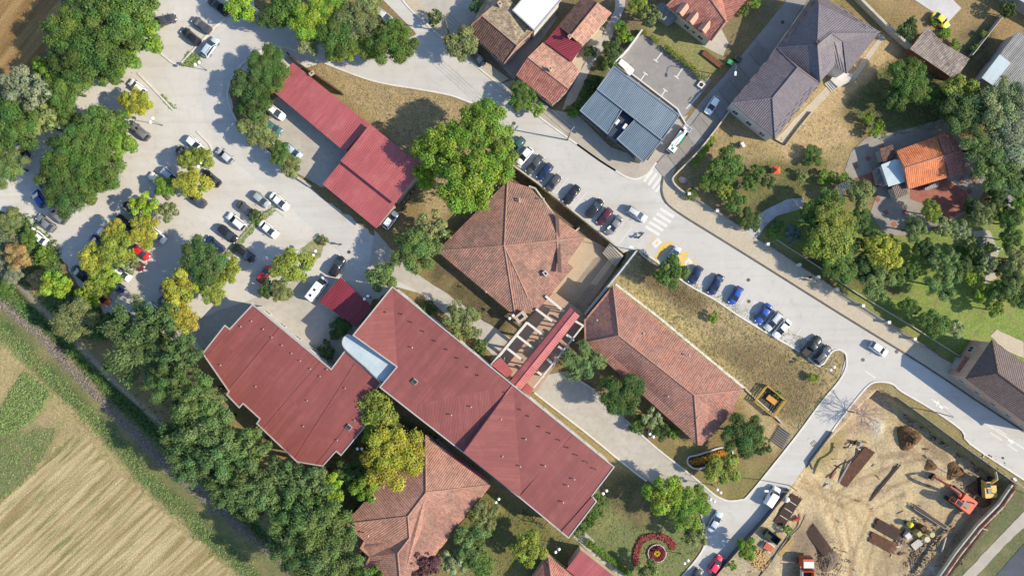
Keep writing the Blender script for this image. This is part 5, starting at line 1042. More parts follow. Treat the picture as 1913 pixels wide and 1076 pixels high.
for row in (
 (1190,400,-33,'estate','silver','silver car driving on the street above the crossing'),
 (1642,652,-34,'hatch','white','small white car driving on the street near the junction'),
 (1331,197,237,'hatch','white','white hatchback driving along the north side street'),
 (1167,125,-38,'hatch','white','white car at the corner of the blue grey shop roof'),
 (1758,39,-42,'beetle','yellow','yellow rounded car on the concrete pad',),
 (718,31,-38,'estate','silver','silver car half hidden by the round tree at the top'),
 (893,108,-50,'hatch','black','black car beside the house with slate roof'),
 (514,209,-35,'estate','white','white estate beside the upper end of the garage'),
 (510,239,-33,'hatch','teal','teal car below the white one by the garage'),
 (548,283,-40,'hatch','ltblue','light blue car in the garage yard'),
 (729,411,53,'hatch','white','white car tight against the lower garage wall'),
 (630,497,60,'suv','black','black car at the drive above the white van'),
 (494,512,55,'hatch','red','red car left of the yellow green tree'),
 (593,540,52,'van','white','white van beside the claret shed'),
 (1336,974,60,'sedan','ltblue','light blue sedan on the south side street'),
 (1338,1054,55,'hatch','pinkred','pink red hatchback at the bottom of the south side street'),
 (1443,927,57,'smallvan','white','white van beside the site fence'),
 (1300,1079,57,'hatch','dkgrey','dark car cut by the bottom edge')): vehicle(*row)
for row in (
 (309,38,20,'sedan','dkgrey','dark car half under the wood at the top of the lot'),
 (376,47,143,'sedan','dkgrey','dark grey sedan beyond the black one at the top of the lot'),
 (356,68,140,'estate','black','black estate left of the kerb strip at the top'),
 (392,88,55,'estate','ltblue','light blue estate on the right side of the kerb strip'),
 (407,11,142,'pickup','black','black pickup at the top edge'),
 (479,26,140,'hatch','silver','silver car mostly hidden between trees at the top'),
 (256,163,140,'hatch','white','white car half under the lone yellow tree'),
 (261,246,140,'estate','grey','grey estate below the lone yellow tree'),
 (363,269,-40,'hatch','white','white car above the yellow green pair'),
 (420,291,140,'hatch','silver','silver hatchback right of the yellow green pair'),
 (343,288,140,'hatch','black','black car half under the left of the yellow green pair'),
 (318,330,-40,'estate','ltblue','bluish estate above the small green tree'),
 (293,337,140,'hatch','white','white car behind the small green tree'),
 (394,333,140,'sedan','black','black sedan right of the golden tree'),
 (367,372,140,'sedan','dkgrey','dark car showing below the golden tree'),
 (488,373,-40,'hatch','greygreen','grey green hatchback in the right row of the lot'),
 (522,377,-40,'sedan','white','white sedan at the right end of the row by the road'),
 (460,392,-40,'sedan','dkgrey','dark sedan in the right row beside a bush'),
 (441,414,140,'estate','white','white estate in the right row'),
 (425,437,-40,'estate','black','black estate below the white one in the right row'),
 (502,429,-40,'sedan','white','white sedan facing down across the green strip'),
 (458,474,-40,'estate','black','black estate across the green strip'),
 (401,457,140,'sedan','navy','navy car above the round dark tree'),
 (263,472,-40,'hatch','red','red hatchback peeking out of the yellow row'),
 (294,440,-40,'hatch','white','white hatchback peeking out right of the yellow row'),
 (231,417,140,'sedan','black','black car above the yellow row'),
 (243,391,140,'hatch','black','black car at the left of the lime tree'),
 (197,441,140,'hatch','white','white car peeking out left of the yellow row'),
 (181,453,140,'hatch','navy','navy car peeking out left of the yellow row'),
 (149,512,140,'sedan','black','black car at the lower left of the yellow row'),
 (216,533,-40,'hatch','navy','navy car showing at the lower end of the yellow row'),
 (189,557,-40,'hatch','orange','orange red car under the corner lime tree'),
 (229,511,-40,'hatch','white','white car almost hidden right of the long row'),
 (253,492,-40,'hatch','maroon','maroon car almost hidden below the red one'),
 (309,569,140,'hatch','black','black car left of the bright yellow tree'),
 (287,579,140,'hatch','white','white car beside the great poplar'),
 (312,545,140,'hatch','navy','navy car touching the bright yellow tree'),
 (85,417,140,'sedan','grey','dark grey sedan above the cream one'),
 (71,442,140,'sedan','cream','cream sedan at the left bank'),
 (106,402,140,'estate','grey','grey estate half under the oval clump'),
 (71,371,125,'hatch','blue','blue car left of the oval clump'),
 (79,343,125,'hatch','navy','navy car half under the left of the oval clump'),
 (40,281,120,'hatch','black','black car in the shade at the left track')): vehicle(*row, G2)
# small truck with a white crane arm on the north side street
def truck_crane():
    p = P(1268,262,1.); t = empty('crane_truck', (p.x, p.y, .03), R(233), 'white and green lorry with a folded crane arm at the crossing', 'truck'); t.scale = (.8, .8, .8)
    Wt = mat('lorry_white', (.78, .79, .78), rough=.4); Gn = mat('lorry_green', (.03, .2, .1), rough=.4)
    MB().box((0, 0, .62), (7.2, 1.1, .25)).build('chassis', M_plastic, t)
    MB().box((2.9, 0, 1.45), (1.7, 2.1, 1.7), taper=.9).build('cab', Wt, t); MB().box((3.72, 0, 1.8), (.08, 1.7, .7), ry=-.1).build('windscreen', M_glass, t)
    MB().box((3.0, 0, 2.34), (.6, .6, .1)).build('roof_hatch', Gn, t)
    MB().box((-.2, -.62, 1.15), (4., .95, .8)).build('tool_locker', Wt, t); MB().box((-.5, .55, 1.05), (2.6, 1., .6)).build('green_tank', Gn, t)
    MB().tube([(-2.6, 0, 1.8), (0, 0, 2.7), (2.4, .05, 2.75)], [.22, .18, .14], 8).tube([(-2.2, .25, 2.), (1.6, .25, 2.85)], .12, 6).build('crane_arm', Wt, t)
    MB().tube([(-2.6, 0, .7), (-2.6, 0, 2.)], .4, 10).build('crane_base', Wt, t)
    bk = MB(); bk.box((-3.5, 0, 1.2), (1.3, 1.9, .08))
    for y in (-.92, .92): bk.box((-3.5, y, 1.6), (1.3, .06, .8))
    for x in (-2.9, -4.1): bk.box((x, 0, 1.6), (.06, 1.9, .8))
    bk.build('work_basket', Wt, t)
    wm = MB().tube([(0, -.14, 0), (0, .14, 0)], .45, 12).mesh('wheel'); wm.materials.append(M_tyre)
    for x in (2.6, -1.9, -2.9):
        for y in (-.9, .9): link('wheel', wm, None, t, (x, y, .45))
truck_crane()
# motorbikes
def bike(px, py, ang, col, label, group=None):
    p = P(px, py, .4); t = empty('motorbike', (p.x, p.y, .03), R(ang), label, 'motorbike', group)
    wm = MB().tube([(0, -.06, 0), (0, .06, 0)], .31, 12).mesh('wheel'); wm.materials.append(M_tyre)
    for x in (-.65, .68): link('wheel', wm, None, t, (x, 0, .31))
    f = MB().tube([(.68, 0, .31), (.5, 0, .85), (.42, 0, 1.05)], .05, 6).tube([(.45, 0, .8), (0, 0, .55), (-.65, 0, .31)], .07, 6).build('frame', M_plastic, t)
    o = MB().sphere((.18, 0, .82), .22, 8, 5, (1.3, .8, .7)).build('tank', M_paint, t, smooth=True); o.color = (*CC[col], 1)
    MB().box((-.38, 0, .82), (.75, .3, .12), taper=.8).build('seat', M_plastic, t); MB().tube([(.4, -.38, 1.06), (.48, 0, 1.08), (.4, .38, 1.06)], .03, 5).build('handlebar', M_rim, t)
    o = MB().box((-.75, 0, .95), (.36, .4, .3)).build('top_box', M_paint, t); o.color = (*CC[col], 1)
bike(1197,440,40,'black','black motorbike parked between grey sedan and crossing')
bike(769,360,50,'grey','silver motorbike, uppermost by the garage wall'); bike(760,378,48,'navy','blue motorbike in the middle by the garage wall'); bike(753,390,40,'black','black motorbike next to the white car by the garage')
# ---------------------------------------------------------------- markings, walls, fences, lamps
def quad_px(a, b, w, z, name, m, parent):           # a painted bar from a to b, width w in photo pixels
    p, q = P(*a), P(*b); p.z = q.z = z; d = (q-p).normalized(); n = Vector((-d.y, d.x, 0))*w*S/2
    return link(name, mesh(name, [p-n, q-n, q+n, p+n], [(0, 1, 2, 3)]), MT[m], parent)
cw_ = empty('crosswalk'); cw_['kind'] = 'structure'
for c in pts('1246,398 1240,407 1233,415 1226,423 1219,431 1257,390'): quad_px((c[0]-13, c[1]-8), (c[0]+13, c[1]+8), 6, .024, 'stripe', 'worn_white', cw_)
cw2 = empty('crosswalk'); cw2['kind'] = 'structure'
for c in pts('1211,329 1219,335 1227,342 1233,348'): quad_px((c[0]-8, c[1]+11), (c[0]+8, c[1]-11), 5, .028, 'stripe', 'worn_white', cw2)
quad_px((1224,308), (1246,324), 4.5, .03, 'stop_line', 'white', cw2)
for c in pts('1236,300 1241,303 1246,306 1251,309'): quad_px((c[0]-4, c[1]+6), (c[0]+4, c[1]-6), 2, .03, 'letter_stroke', 'worn_white', cw2)
hb = empty('parking_markings'); hb['kind'] = 'structure'
for a, b in (((1232,462),(1257,453)), ((1229,472),(1248,462)), ((1224,482),(1236,474)), ((1262,480),(1286,473)), ((1266,488),(1283,482)), ((1269,496),(1279,491))): quad_px(a, b, 6, .024, 'hatch_bar', 'yellow', hb)
for a, b in (((1224,438),(1206,470)), ((1300,480),(1284,512))): quad_px(a, b, 1.6, .024, 'line', 'yellow', hb)
for c in ((1227, 454), (1285, 492)):
    quad_px((c[0]-6, c[1]+6), (c[0]+6, c[1]-6), 12, .023, 'symbol_panel', 'worn_white', hb); quad_px((c[0]-2, c[1]+2), (c[0]+2, c[1]-2), 3, .028, 'symbol', 'yellow', hb)
def stalls(p0, p1, n, d, m='worn_white'):
    for i in range(n+1):
        x, y = p0[0]+(p1[0]-p0[0])*i/n, p0[1]+(p1[1]-p0[1])*i/n; quad_px((x, y), (x+d[0], y+d[1]), 1.3, .024, 'line', m, hb)
stalls((988,322), (1156,456), 10, (24, -30)); stalls((1325,550), (1510,668), 11, (20, -32))
for a, b, t in (((1225,114),(1238,97),1), ((1264,145),(1276,127),1), ((1206,138),(1193,156),1), ((1243,169),(1232,186),1)):
    quad_px(a, b, 1.8, .03, 'line', 'white', hb); quad_px((a[0]-4, a[1]-3), (a[0]+4, a[1]+3), 1.8, .034, 'line', 'white', hb)
quad_px((1250,262), (1258,250), 1.6, .03, 'line', 'white', hb); quad_px((1282,204), (1309,174), 1.8, .03, 'line', 'white', hb)
rl = empty('road_markings'); rl['kind'] = 'structure'
for a, b in (((1616,693),(1636,706)), ((1840,790),(1913,838)), ((1850,808),(1872,822)), ((1882,830),(1900,842)), ((1862,800),(1880,812)), ((1740,745),(1752,753)), ((1762,757),(1772,764))): quad_px(a, b, 2, .024, 'line', 'worn_white', rl)
for c in ((1750, 752), (1888, 824)): quad_px((c[0]-5, c[1]-3), (c[0]+5, c[1]+3), 3, .028, 'arrow', 'white', rl); quad_px((c[0]+3, c[1]-3), (c[0]-1, c[1]+6), 2.5, .032, 'arrow', 'white', rl)
# manholes; the disc beside the navy cars stands in for a lamp shadow
M_iron = mat('cast_iron', A(112,106,102), A(90,86,84), 3., rough=.6, metal=.3)
for (x, y), l in zip(pts('1382,144 1398,523 1612,672 1675,657 652,471 1462,42 960,231 1399,563'), ('at the courtyard lot entrance', 'in place of a lamp shadow beside the navy cars', 'at the T junction', 'at the kerb beyond the small white car', 'in the drive left of the garage', 'in the side street beside the villa', 'near the street trees at the top', 'in the parking strip')):
    p = P(x, y); o = MB().tube([(0, 0, -.05), (0, 0, .02)], .38, 14).build('manhole', M_iron, None, (p.x, p.y, .022)); tag(o, 'round iron manhole cover '+l, 'manhole')
# walls and fences
M_wall = mat('garden_wall', A(220,212,196), A(198,190,174), 1., A(160,152,138), 2., .3, rough=.9)
M_fence = mat('fence_metal', A(120,120,122), rough=.5, metal=.3)
def wall(name, label, line, w, z0, z1, m=M_wall, cat='wall', sp=0):
    L = pts(line); L = spline(L, sp) if sp else L; W_ = [P(*p) for p in L]; c = W_[0].copy(); c.z = 0
    return tag(MB().ribbon([(p.x-c.x, p.y-c.y) for p in W_], w, z0, z1).build(name, m, None, c), label, cat)
wall('retaining_wall', 'pale retaining wall between the street parking and the sunken passage', '958,309 1003,341 1048,376 1080,402 1123,436 1166,472', .35, -PIT_DA, .35)
wall('retaining_wall', 'inner concrete wall of the sunken passage beside the pavilion', '988,348 1000,352 1040,408 1075,432 1083,425', .3, -PIT_DA, .1, M_wall)
wall('ramp_wall', 'pale ramp wall running from the street down to the pergola', '1189,468 1160,505 1092,588', .35, -PIT_DA, .9, mat('ramp_render', A(206,216,222), A(186,194,200), 1.))
wall('retaining_wall', 'low wall beside the ramp with dark joint', '1193,470 1215,490 1240,502', .3, -.3, .5)
wall('slope_edge', 'narrow concrete strip along the upper eave of the tiled wing', '1150,531 1230,592 1300,650 1392,726', .5, -.1, .06, MT['kerb'], 'kerb strip')
def garden_fence(label, line, pz=1.5, every=52, base=.5):
    L = pts(line); r = empty('garden_fence', P(*L[0]), label=label, cat='fence'); c = P(*L[0]); W_ = [P(*p)-c for p in L]
    MB().ribbon([(p.x, p.y) for p in W_], .3, -.1, base).build('plinth', M_wall, r)
    acc = 0
    for a, b in zip(W_[:-1], W_[1:]):
        d = b-a; n = max(1, round(d.length/(every*S)))
        for i in range(n):
            p = a+d*i/n; q = a+d*(i+1)/n
            MB().box((p.x, p.y, pz/2), (.5, .5, pz+.1)).box((p.x, p.y, pz+.1), (.62, .62, .12)).build('pillar', M_frame, r, None)
            f = MB(); m = int((q-p).length/.35)
            for z in (base+.12, pz-.2): f.ribbon([(p.x, p.y), (q.x, q.y)], .05, z, z+.05)
            for k in range(1, m): s = p+(q-p)*k/m; f.box((s.x, s.y, (base+pz-.1)/2), (.04, .04, pz-.1-base))
            f.build('railing_panel', M_fence, r)
    return r
garden_fence('pillared railing fence along the east pavement below the garden gate', '1430,457 1488,495 1558,540 1749,663')
garden_fence('pillared railing fence along the east pavement above the garden gate', '1284,364 1336,395 1386,428')
wall('garden_wall', 'cream wall curving round the corner garden', '1284,366 1266,353 1256,341 1258,330 1290,298 1318,266 1366,202', .3, -.1, 1.1, sp=3)
wall('garden_wall', 'thin inner garden wall behind the pavement fence', '1450,448 1530,500 1600,548 1700,608 1796,668', .15, -.1, .5)
wall('lot_wall', 'white wall of the courtyard lot beside the lane', '1198,60 1172,95 1150,118 1142,126', .3, -.1, 1.3, M_frame)
wall('lot_wall', 'white low wall between the courtyard lot and the shop', '1146,124 1180,140 1265,205 1270,215 1280,232', .25, -.1, .5, M_frame)
wall('boundary_wall', 'pale boundary wall running behind the villa', '1588,-10 1650,52 1690,88 1705,98', .5, -.1, 1.5)
wall('boundary_wall', 'dark plank wall beside the garage on the island', '540,103 560,122 642,178', .3, -.1, 1.6, mat('dark_planks', A(96,84,66), A(74,64,50), 2.), 'fence')
wall('garden_fence', 'pale sheet fence right of the old shed', '1868,32 1840,68 1808,108', .12, -.1, 1.5, M_trim, 'fence')
wall('yard_wall', 'low pale wall stub beside the ring road below the hedge', '557,332 583,349', .5, -.1, .7)
wall('boundary_wall', 'concrete plinth along the lower slope toward the play yard', '1392,726 1415,748 1440,770 1460,790', .3, -.1, .4)
wall('street_wall', 'low kerb wall at the end of the south side street by the site', '1553,806 1511,862 1516,875', .25, -.1, .7, mat('site_plinth', A(120,118,114), A(98,96,94), 2.))
wall('site_fence', 'wire fence between the south side street and the timber yard', '1470,911 1424,968 1390,1005 1340,1062 1325,1080', .06, 0, 1.6, M_fence, 'fence')
wall('black_hose', 'long black hose curving past the timber stacks', '1503,962 1492,985 1470,1005 1455,1025 1435,1055 1418,1076', .18, 0, .12, M_plastic, 'hose', 4)
wall('site_hoarding', 'dark wire hoarding along the upper edge of the site pit', '1672,742 1730,784 1800,836 1897,905', .1, 0, 1.3, M_fence, 'fence')
wall('safety_barrier', 'red and white plank barrier along the right edge of the site', '1893,912 1870,945 1830,985 1790,1035 1755,1085', .18, .4, .75, mat('barrier_red', A(206,120,110), A(230,200,190), .8, lo=.45, hi=.55), 'barrier')
wall('site_edging', 'pale board edging the right side of the site', '1890,905 1866,940 1826,980 1786,1030 1748,1085', .35, -.4, .35, M_wall, 'edging')
wall('kerb_strip', 'pale kerb strip with weeds in the middle of the lot', '258,137 290,170 325,207', .35, -.05, .18, MT['kerb'], 'kerb strip')
wall('kerb_strip', 'short pale kerb strip left of the island verge', '294,95 318,115 333,124', .35, -.05, .18, MT['kerb'], 'kerb strip')
wall('kerb_strip', 'pale kerb strip through the parked cars at the top', '336,122 370,85 400,52 425,33', .3, -.05, .18, MT['kerb'], 'kerb strip')
wall('kerb_strip', 'pale kerb strip right of the silver hatchback', '368,246 390,268 396,280', .3, -.05, .16, MT['kerb'], 'kerb strip')
wall('kerb_strip', 'pale kerb strip among the right row of cars', '425,472 450,445 480,412 515,388', .5, -.05, .15, MT['yard'], 'kerb strip')
wall('kerb_strip', 'short kerb piece beside the white sedan', '515,390 533,404', .3, -.05, .16, MT['kerb'], 'kerb strip')
sheet('verge', '335,122 352,96 375,103 376,118 360,127', mat('weedy_verge', A(134,148,92), A(186,172,134), .8, A(104,124,70), 2., .6), .016, 1.5)
sheet('verge', '420,475 478,408 512,386 518,392 484,420 432,482', bpy.data.materials['weedy_verge'], .016, 1.5)
sheet('verge', '560,465 596,440 608,448 600,480 585,490', bpy.data.materials['weedy_verge'], .016, 1.5)
# stairs from street to plaza
st = empty('plaza_steps', P(1148,470), label='concrete steps from the street parking down to the plaza', cat='steps'); c0 = P(1148,470)
for i in range(6):
    a, b = P(1118+i*-2.2+22, 462+i*3.2-18+10), P(1156+i*-2.2+8, 488+i*3.2-18+10)
    MB().ribbon([(a.x-c0.x, a.y-c0.y), (b.x-c0.x, b.y-c0.y)], .5, -PIT_DA, -.1-i*.23).build('step', MT['pave'], st)
hr_ = empty('handrails', P(1130,520), label='thin dark handrails beside the plaza ramp', cat='handrail'); c0 = P(1130,520)
for k in range(3):
    a, b = P(1150-k*6, 482+k*2, -.5)-c0, P(1082-k*6, 572+k*2, -.5)-c0; MB().tube([(a.x, a.y, -.6), (b.x, b.y, -.6)], .05, 5).build('rail', M_fence, hr_)
    for t in (0, .33, .66, 1): q = a+(b-a)*t; MB().tube([(q.x, q.y, -PIT_DA), (q.x, q.y, -.6)], .04, 5).build('post', M_fence, hr_)
st = empty('slatted_steps', P(1458,815), label='dark slatted steps on the slope by the south side street', cat='steps'); c0 = P(1458,815)
for i in range(8):
    a, b = P(1452-i*2.1+3, 795+i*3.6), P(1475-i*2.1+3, 812+i*3.6); MB().ribbon([(a.x-c0.x, a.y-c0.y), (b.x-c0.x, b.y-c0.y)], .22, 0, .25).build('slat', M_fence, st)
st = empty('garden_pergola', P(1572,350), label='small striped white pergola beside the bungalow patio', cat='pergola'); c0 = P(1572,350)
for i in range(7): a, b = P(1564+i*3.6, 346-i*1.6, 2.3)-c0, P(1571+i*3.6, 364-i*1.6, 2.3)-c0; MB().ribbon([(a.x, a.y), (b.x, b.y)], .2, 2.2, 2.4).build('slat', M_beam, st)
for x, y in pts('1565,347 1590,336 1572,364 1596,352'): p = P(x, y, 1.)-c0; MB().box((p.x, p.y, 1.05), (.14, .14, 2.2)).build('post', M_beam, st)
# yellow play yard
py_ = empty('play_enclosure', P(1433,748), label='yellow railed play enclosure at the end of the tiled wing', cat='enclosure'); c0 = P(1433,748)
M_yel = mat('yellow_paint', A(214,180,80), A(190,156,70), 1.5, rough=.6); cs = pts('1430,719 1464,747 1442,777 1408,748')
for i in range(4):
    a, b = P(*cs[i])-c0, P(*cs[(i+1) % 4])-c0; f = MB()
    for z in (.35, .75, 1.15): f.ribbon([(a.x, a.y), (b.x, b.y)], .14, z, z+.14)
    f.build('rail', M_yel, py_); MB().box((a.x, a.y, .65), (.2, .2, 1.4)).build('post', M_yel, py_)
MB().prism([(P(*c)-c0)[:2] for c in cs], .01, .05).build('floor', mat('dark_mat', A(84,76,66), A(70,64,56), 2.), py_)
tb = empty('play_bench', P(1440,746), R(-38), 'orange bench inside the yellow railed enclosure', 'bench'); MB().box((0, 0, .5), (2.2, 1.1, .1)).build('seat', mat('orange_wood', A(222,160,84)), tb); [MB().box((x, 0, .22), (.12, .9, .44)).build('leg', M_yel, tb) for x in (-.9, .9)]
shrub(1452,736,7,'mid',1.2,'small bush inside the yellow railed enclosure')
# lamps
M_pole = mat('lamp_pole', A(150,148,146), rough=.5, metal=.4); M_globe = mat('lamp_globe', (.85, .85, .84), rough=.3)
gm = MB().sphere((0, 0, 0), .3, 12, 8).mesh('globe', True); gm.materials.append(M_globe)
def lamp(px, py, ang, label, h=4.2):
    p = P(px, py, h); r = empty('street_lamp', (p.x, p.y, gzf(px, py)), R(ang), label, 'street lamp', 'twin globe lamps')
    MB().tube([(0, 0, 0), (0, 0, h-.4)], [.07, .05], 7).build('pole', M_pole, r); MB().tube([(-.45, 0, h-.35), (.45, 0, h-.35)], .04, 5).build('arm', M_pole, r)
    for x in (-.45, .45): link('globe', gm, None, r, (x, 0, h))
    MB().tube([(0, 0, 0), (0, 0, .25)], [.2, .12], 8).build('base', M_pole, r)
for (x, y, a), l in zip(((1217,813,-40),(1130,919,40),(1041,1028,40),(1282,1049,40),(1343,917,-40),(1331,934,-30),(929,935,50),(672,838,0),(368,119,30),(283,225,60),(373,308,50),(265,456,40),(587,473,60),(955,592,40),(684,556,40),(1555,688,40)),
    ('by the tiled wing corner bushes', 'at the lower end of the long red roof', 'left of the bottom annex', 'beside the round flower bed', 'on the lawn tip at the drive junction', 'at the drive mouth beside the green tree', 'right of the salmon tiled roof', 'below the stepped red roof', 'on the weedy verge at the top of the lot', 'below the lone yellow tree', 'in the yellow green pair', 'above the red car in the yellow row', 'on the verge above the black car', 'beside the pavilion chimney', 'between claret shed and long red roof', 'on the rounded street corner verge')): lamp(x, y, a, 'white twin globe lamp '+l)
def street_light(px, py, hx, hy, label, h=8.):
    b = P(px, py); e = P(hx, hy, h); r = empty('street_light', b, label=label, cat='street light'); d = e-b
    MB().tube([(0, 0, 0), (0, 0, h-.6), (d.x*.25, d.y*.25, h-.1), (d.x*.9, d.y*.9, h)], [.1, .08, .06, .05], 7).build('pole', M_pole, r)
    MB().box((d.x, d.y, h), (.75, .35, .15), math.atan2(d.y, d.x)).build('lamp_head', M_globe, r)
street_light(1352,142,1374,138,'cobra head street light over the north side street'); street_light(1187,468,1180,462,'dark post light at the plaza steps',4.5); street_light(1126,434,1138,425,'white post light on the street row wall',5.); street_light(1474,906,1432,917,'street light leaning over the white van',5.); street_light(1750,770,1758,760,'street light on the verge beside the site',6.); street_light(1890,912,1896,895,'street light at the far site corner',6.)
# overhead line
def pole(px, py, label, h=8.5):
    b = P(px, py); r = empty('utility_pole', b, label=label, cat='utility pole'); MB().tube([(0, 0, 0), (0, 0, h)], [.16, .11], 8).build('pole', mat('weathered_wood', A(140,128,116)) if 'weathered_wood' not in bpy.data.materials else bpy.data.materials['weathered_wood'], r)
    for z in (h-.3, h-1.): MB().box((0, 0, z), (2.2, .12, .14), R(50)).build('crossarm', M_pole, r)
    for k in (-.9, -.3, .3, .9): MB().tube([(k*math.cos(R(50)), k*math.sin(R(50)), h-.25), (k*math.cos(R(50)), k*math.sin(R(50)), h)], .05, 5).build('insulator', M_globe, r)
    return Vector((b.x, b.y, h))
p1, p2 = pole(1060,262,'wooden utility pole at the pavement before the blue grey shop'), pole(838,62,'wooden utility pole at the yard wall near the olive street tree')
for i, k in enumerate((-.9, -.3, .3, .9)):
    o = Vector((k*math.cos(R(50)), k*math.sin(R(50)), 0)); m_ = (p1+p2)/2+o-Vector((0, 0, .8)); tag(MB().tube([p1+o, (p1+o)*.75+(p2+o)*.25-Vector((0, 0, .6)), m_, (p1+o)*.25+(p2+o)*.75-Vector((0, 0, .6)), p2+o], .03, 4).build('overhead_wire', M_plastic), ('leftmost', 'second', 'third', 'rightmost')[i]+' overhead wire strung between the two utility poles', 'wire', 'overhead wires')
# flower beds
def petals(n, f, cols, seed, name, parent, zs=.18):
    r0 = random.Random(seed); per = [MB() for _ in cols]
    for _ in range(n):
        x, y, k = f(r0); per[k].sphere((x, y, zs+r0.uniform(-.05, .08)), r0.uniform(.08, .15), 5, 3, (1, 1, .7))
    for mb, (cn, cc) in zip(per, cols):
        o = mb.build(cn, mat('petals_'+name+cn, cc, tuple(v*.7 for v in cc), 3.), parent); o['kind'] = 'stuff'
c0 = P(1227,1033); fb = empty('round_flower_bed', c0, label='round flower bed of red and yellow rings on the lawn', cat='flower bed')
MB().tube([(0, 0, 0), (0, 0, .1)], 1.9, 32).build('soil', mat('bed_soil', A(96,70,52), A(76,56,44), 2.), fb)
def ringf(r0):
    a = r0.uniform(0, 6.283); k = r0.choice((0, 0, 0, 0, 1, 2, 2)); r = {0: r0.uniform(.95, 1.6), 1: r0.uniform(.25, .65), 2: r0.uniform(1.75, 1.9)}[k]; return r*math.cos(a), r*math.sin(a), k
petals(900, ringf, (('red_flowers', A(140,46,62)), ('yellow_flowers', A(226,180,40)), ('white_flowers', A(226,216,206))), 1, 'round', fb)
c0 = P(1220,1030); fb = empty('curved_flower_bed', c0, label='crimson crescent flower bed curling round the round one', cat='flower bed')
arc = [(P(x, y)-c0) for x, y in spline(pts('1190,1055 1188,1035 1196,1012 1212,1002 1235,1002 1250,1010 1258,1022'), 6)]
MB().ribbon([(p.x, p.y) for p in arc], 1.3, 0, .08).build('soil', bpy.data.materials['bed_soil'], fb)
def arcf(r0):
    i = r0.randrange(len(arc)-1); p = arc[i].lerp(arc[i+1], r0.random()); return p.x+r0.uniform(-.6, .6), p.y+r0.uniform(-.6, .6), r0.choice((0, 0, 0, 1, 2))
petals(1100, arcf, (('crimson_flowers', A(150,50,66)), ('pink_flowers', A(196,116,110)), ('orange_flowers', A(160,110,76))), 2, 'arc', fb)
c0 = P(1320,856); fb = empty('drop_flower_bed', c0, label='drop shaped orange flower bed with white rim below the tiled wing', cat='flower bed')
rim = [(P(x, y)-c0) for x, y in spline(pts('1285,866 1286,854 1300,850 1320,844 1345,836 1364,838 1368,850 1352,862 1325,870 1300,875'), 5, True)]
MB().prism([(p.x, p.y) for p in rim], 0, .08).build('soil', bpy.data.materials['bed_soil'], fb); MB().ribbon([(p.x, p.y) for p in rim], .3, 0, .25, True).build('rim', MT['kerb'], fb)
ax = [(P(x, y)-c0) for x, y in pts('1293,862 1315,857 1340,848 1358,846')]
def dropf(r0):
    i = r0.randrange(3); p = ax[i].lerp(ax[i+1], r0.random()); return p.x+r0.gauss(0, .35), p.y+r0.gauss(0, .35), r0.choice((0, 0, 1))
petals(420, dropf, (('orange_flowers', A(226,150,50)), ('yellow_flowers', A(230,190,60))), 3, 'drop', fb)
# garden things
o = empty('garden_shrine', P(1446,320), label='little white shrine with orange roof on the dry yard', cat='shrine'); MB().box((0, 0, .6), (1., 1., 1.2)).build('body', WM['white'], o); MB().add([(-.8,-.8,1.2),(.8,-.8,1.2),(.8,.8,1.2),(-.8,.8,1.2),(0,0,1.9)], [(0,1,4),(1,2,4),(2,3,4),(3,0,4),(3,2,1,0)]).build('roof', mat('shrine_tile', A(226,110,70)), o)
o = empty('garden_swing', P(1386,272), R(30), 'white framed garden chair on the dry corner garden', 'garden chair'); MB().box((0, 0, .45), (.9, 1.1, .1)).build('seat', M_frame, o); MB().box((-.45, 0, .85), (.1, 1.1, .8)).build('backrest', M_frame, o); [MB().box((x, y, .2), (.08, .08, .45)).build('leg', M_frame, o) for x in (-.4, .4) for y in (-.5, .5)]
o = tag(MB().sphere((0, 0, .3), .9, 9, 6, (1, .8, .7), .12, random.Random(3)).build('boulder', mat('pale_stone', A(206,196,184), A(170,160,148), 1.5, rough=.95, bump=.4), None, P(1275,337)), 'pale boulder on the grass in the corner garden', 'boulder')
o = empty('garden_figure', P(1862,466), R(20), 'pale stone garden figure beside the path', 'statue'); MB().box((0, 0, .2), (.7, .7, .4)).build('pedestal', M_frame, o); MB().tube([(0, 0, .4), (0, 0, .9), (0, 0, 1.3), (0, 0, 1.5)], [.25, .3, .12, .16], 8).build('figure', M_frame, o)
bn = [(1362,120,'green','green wheeled bin beside the courtyard lot'), (1376,113,'black','black wheeled bin on the side street')]
for x, y, c, l in bn:
    o = empty('waste_bin', P(x, y), R(-30), l, 'bin'); b = MB().box((0, 0, .55), (1.2, .8, 1.), taper=1.1).build('body', M_paint, o); b.color = (*CC['green' if c == 'green' else 'black'], 1); b = MB().box((0, 0, 1.1), (1.4, .95, .12), taper=.8).build('lid', M_paint, o); b.color = ((.05, .3, .1, 1) if c == 'green' else (.02, .02, .02, 1))
o = empty('planter', P(1309,160), R(-38), 'square concrete planter at the courtyard lot mouth', 'planter'); MB().box((0, 0, .25), (1.3, 1.3, .5)).build('box', MT['kerb'], o); MB().tube([(0, 0, .5), (0, 0, .54)], .4, 12).build('opening', M_hole, o)
o = empty('plank_stack', P(1330,112), R(-38), 'brown plank stack beside the dormer house yard', 'planks'); M_plank = mat('brown_planks', A(150,100,76), A(120,78,60), 2.)
for i in range(5): MB().box((0, (i-2)*.24, .25), (4.8, .2, .4)).build('plank', M_plank, o)
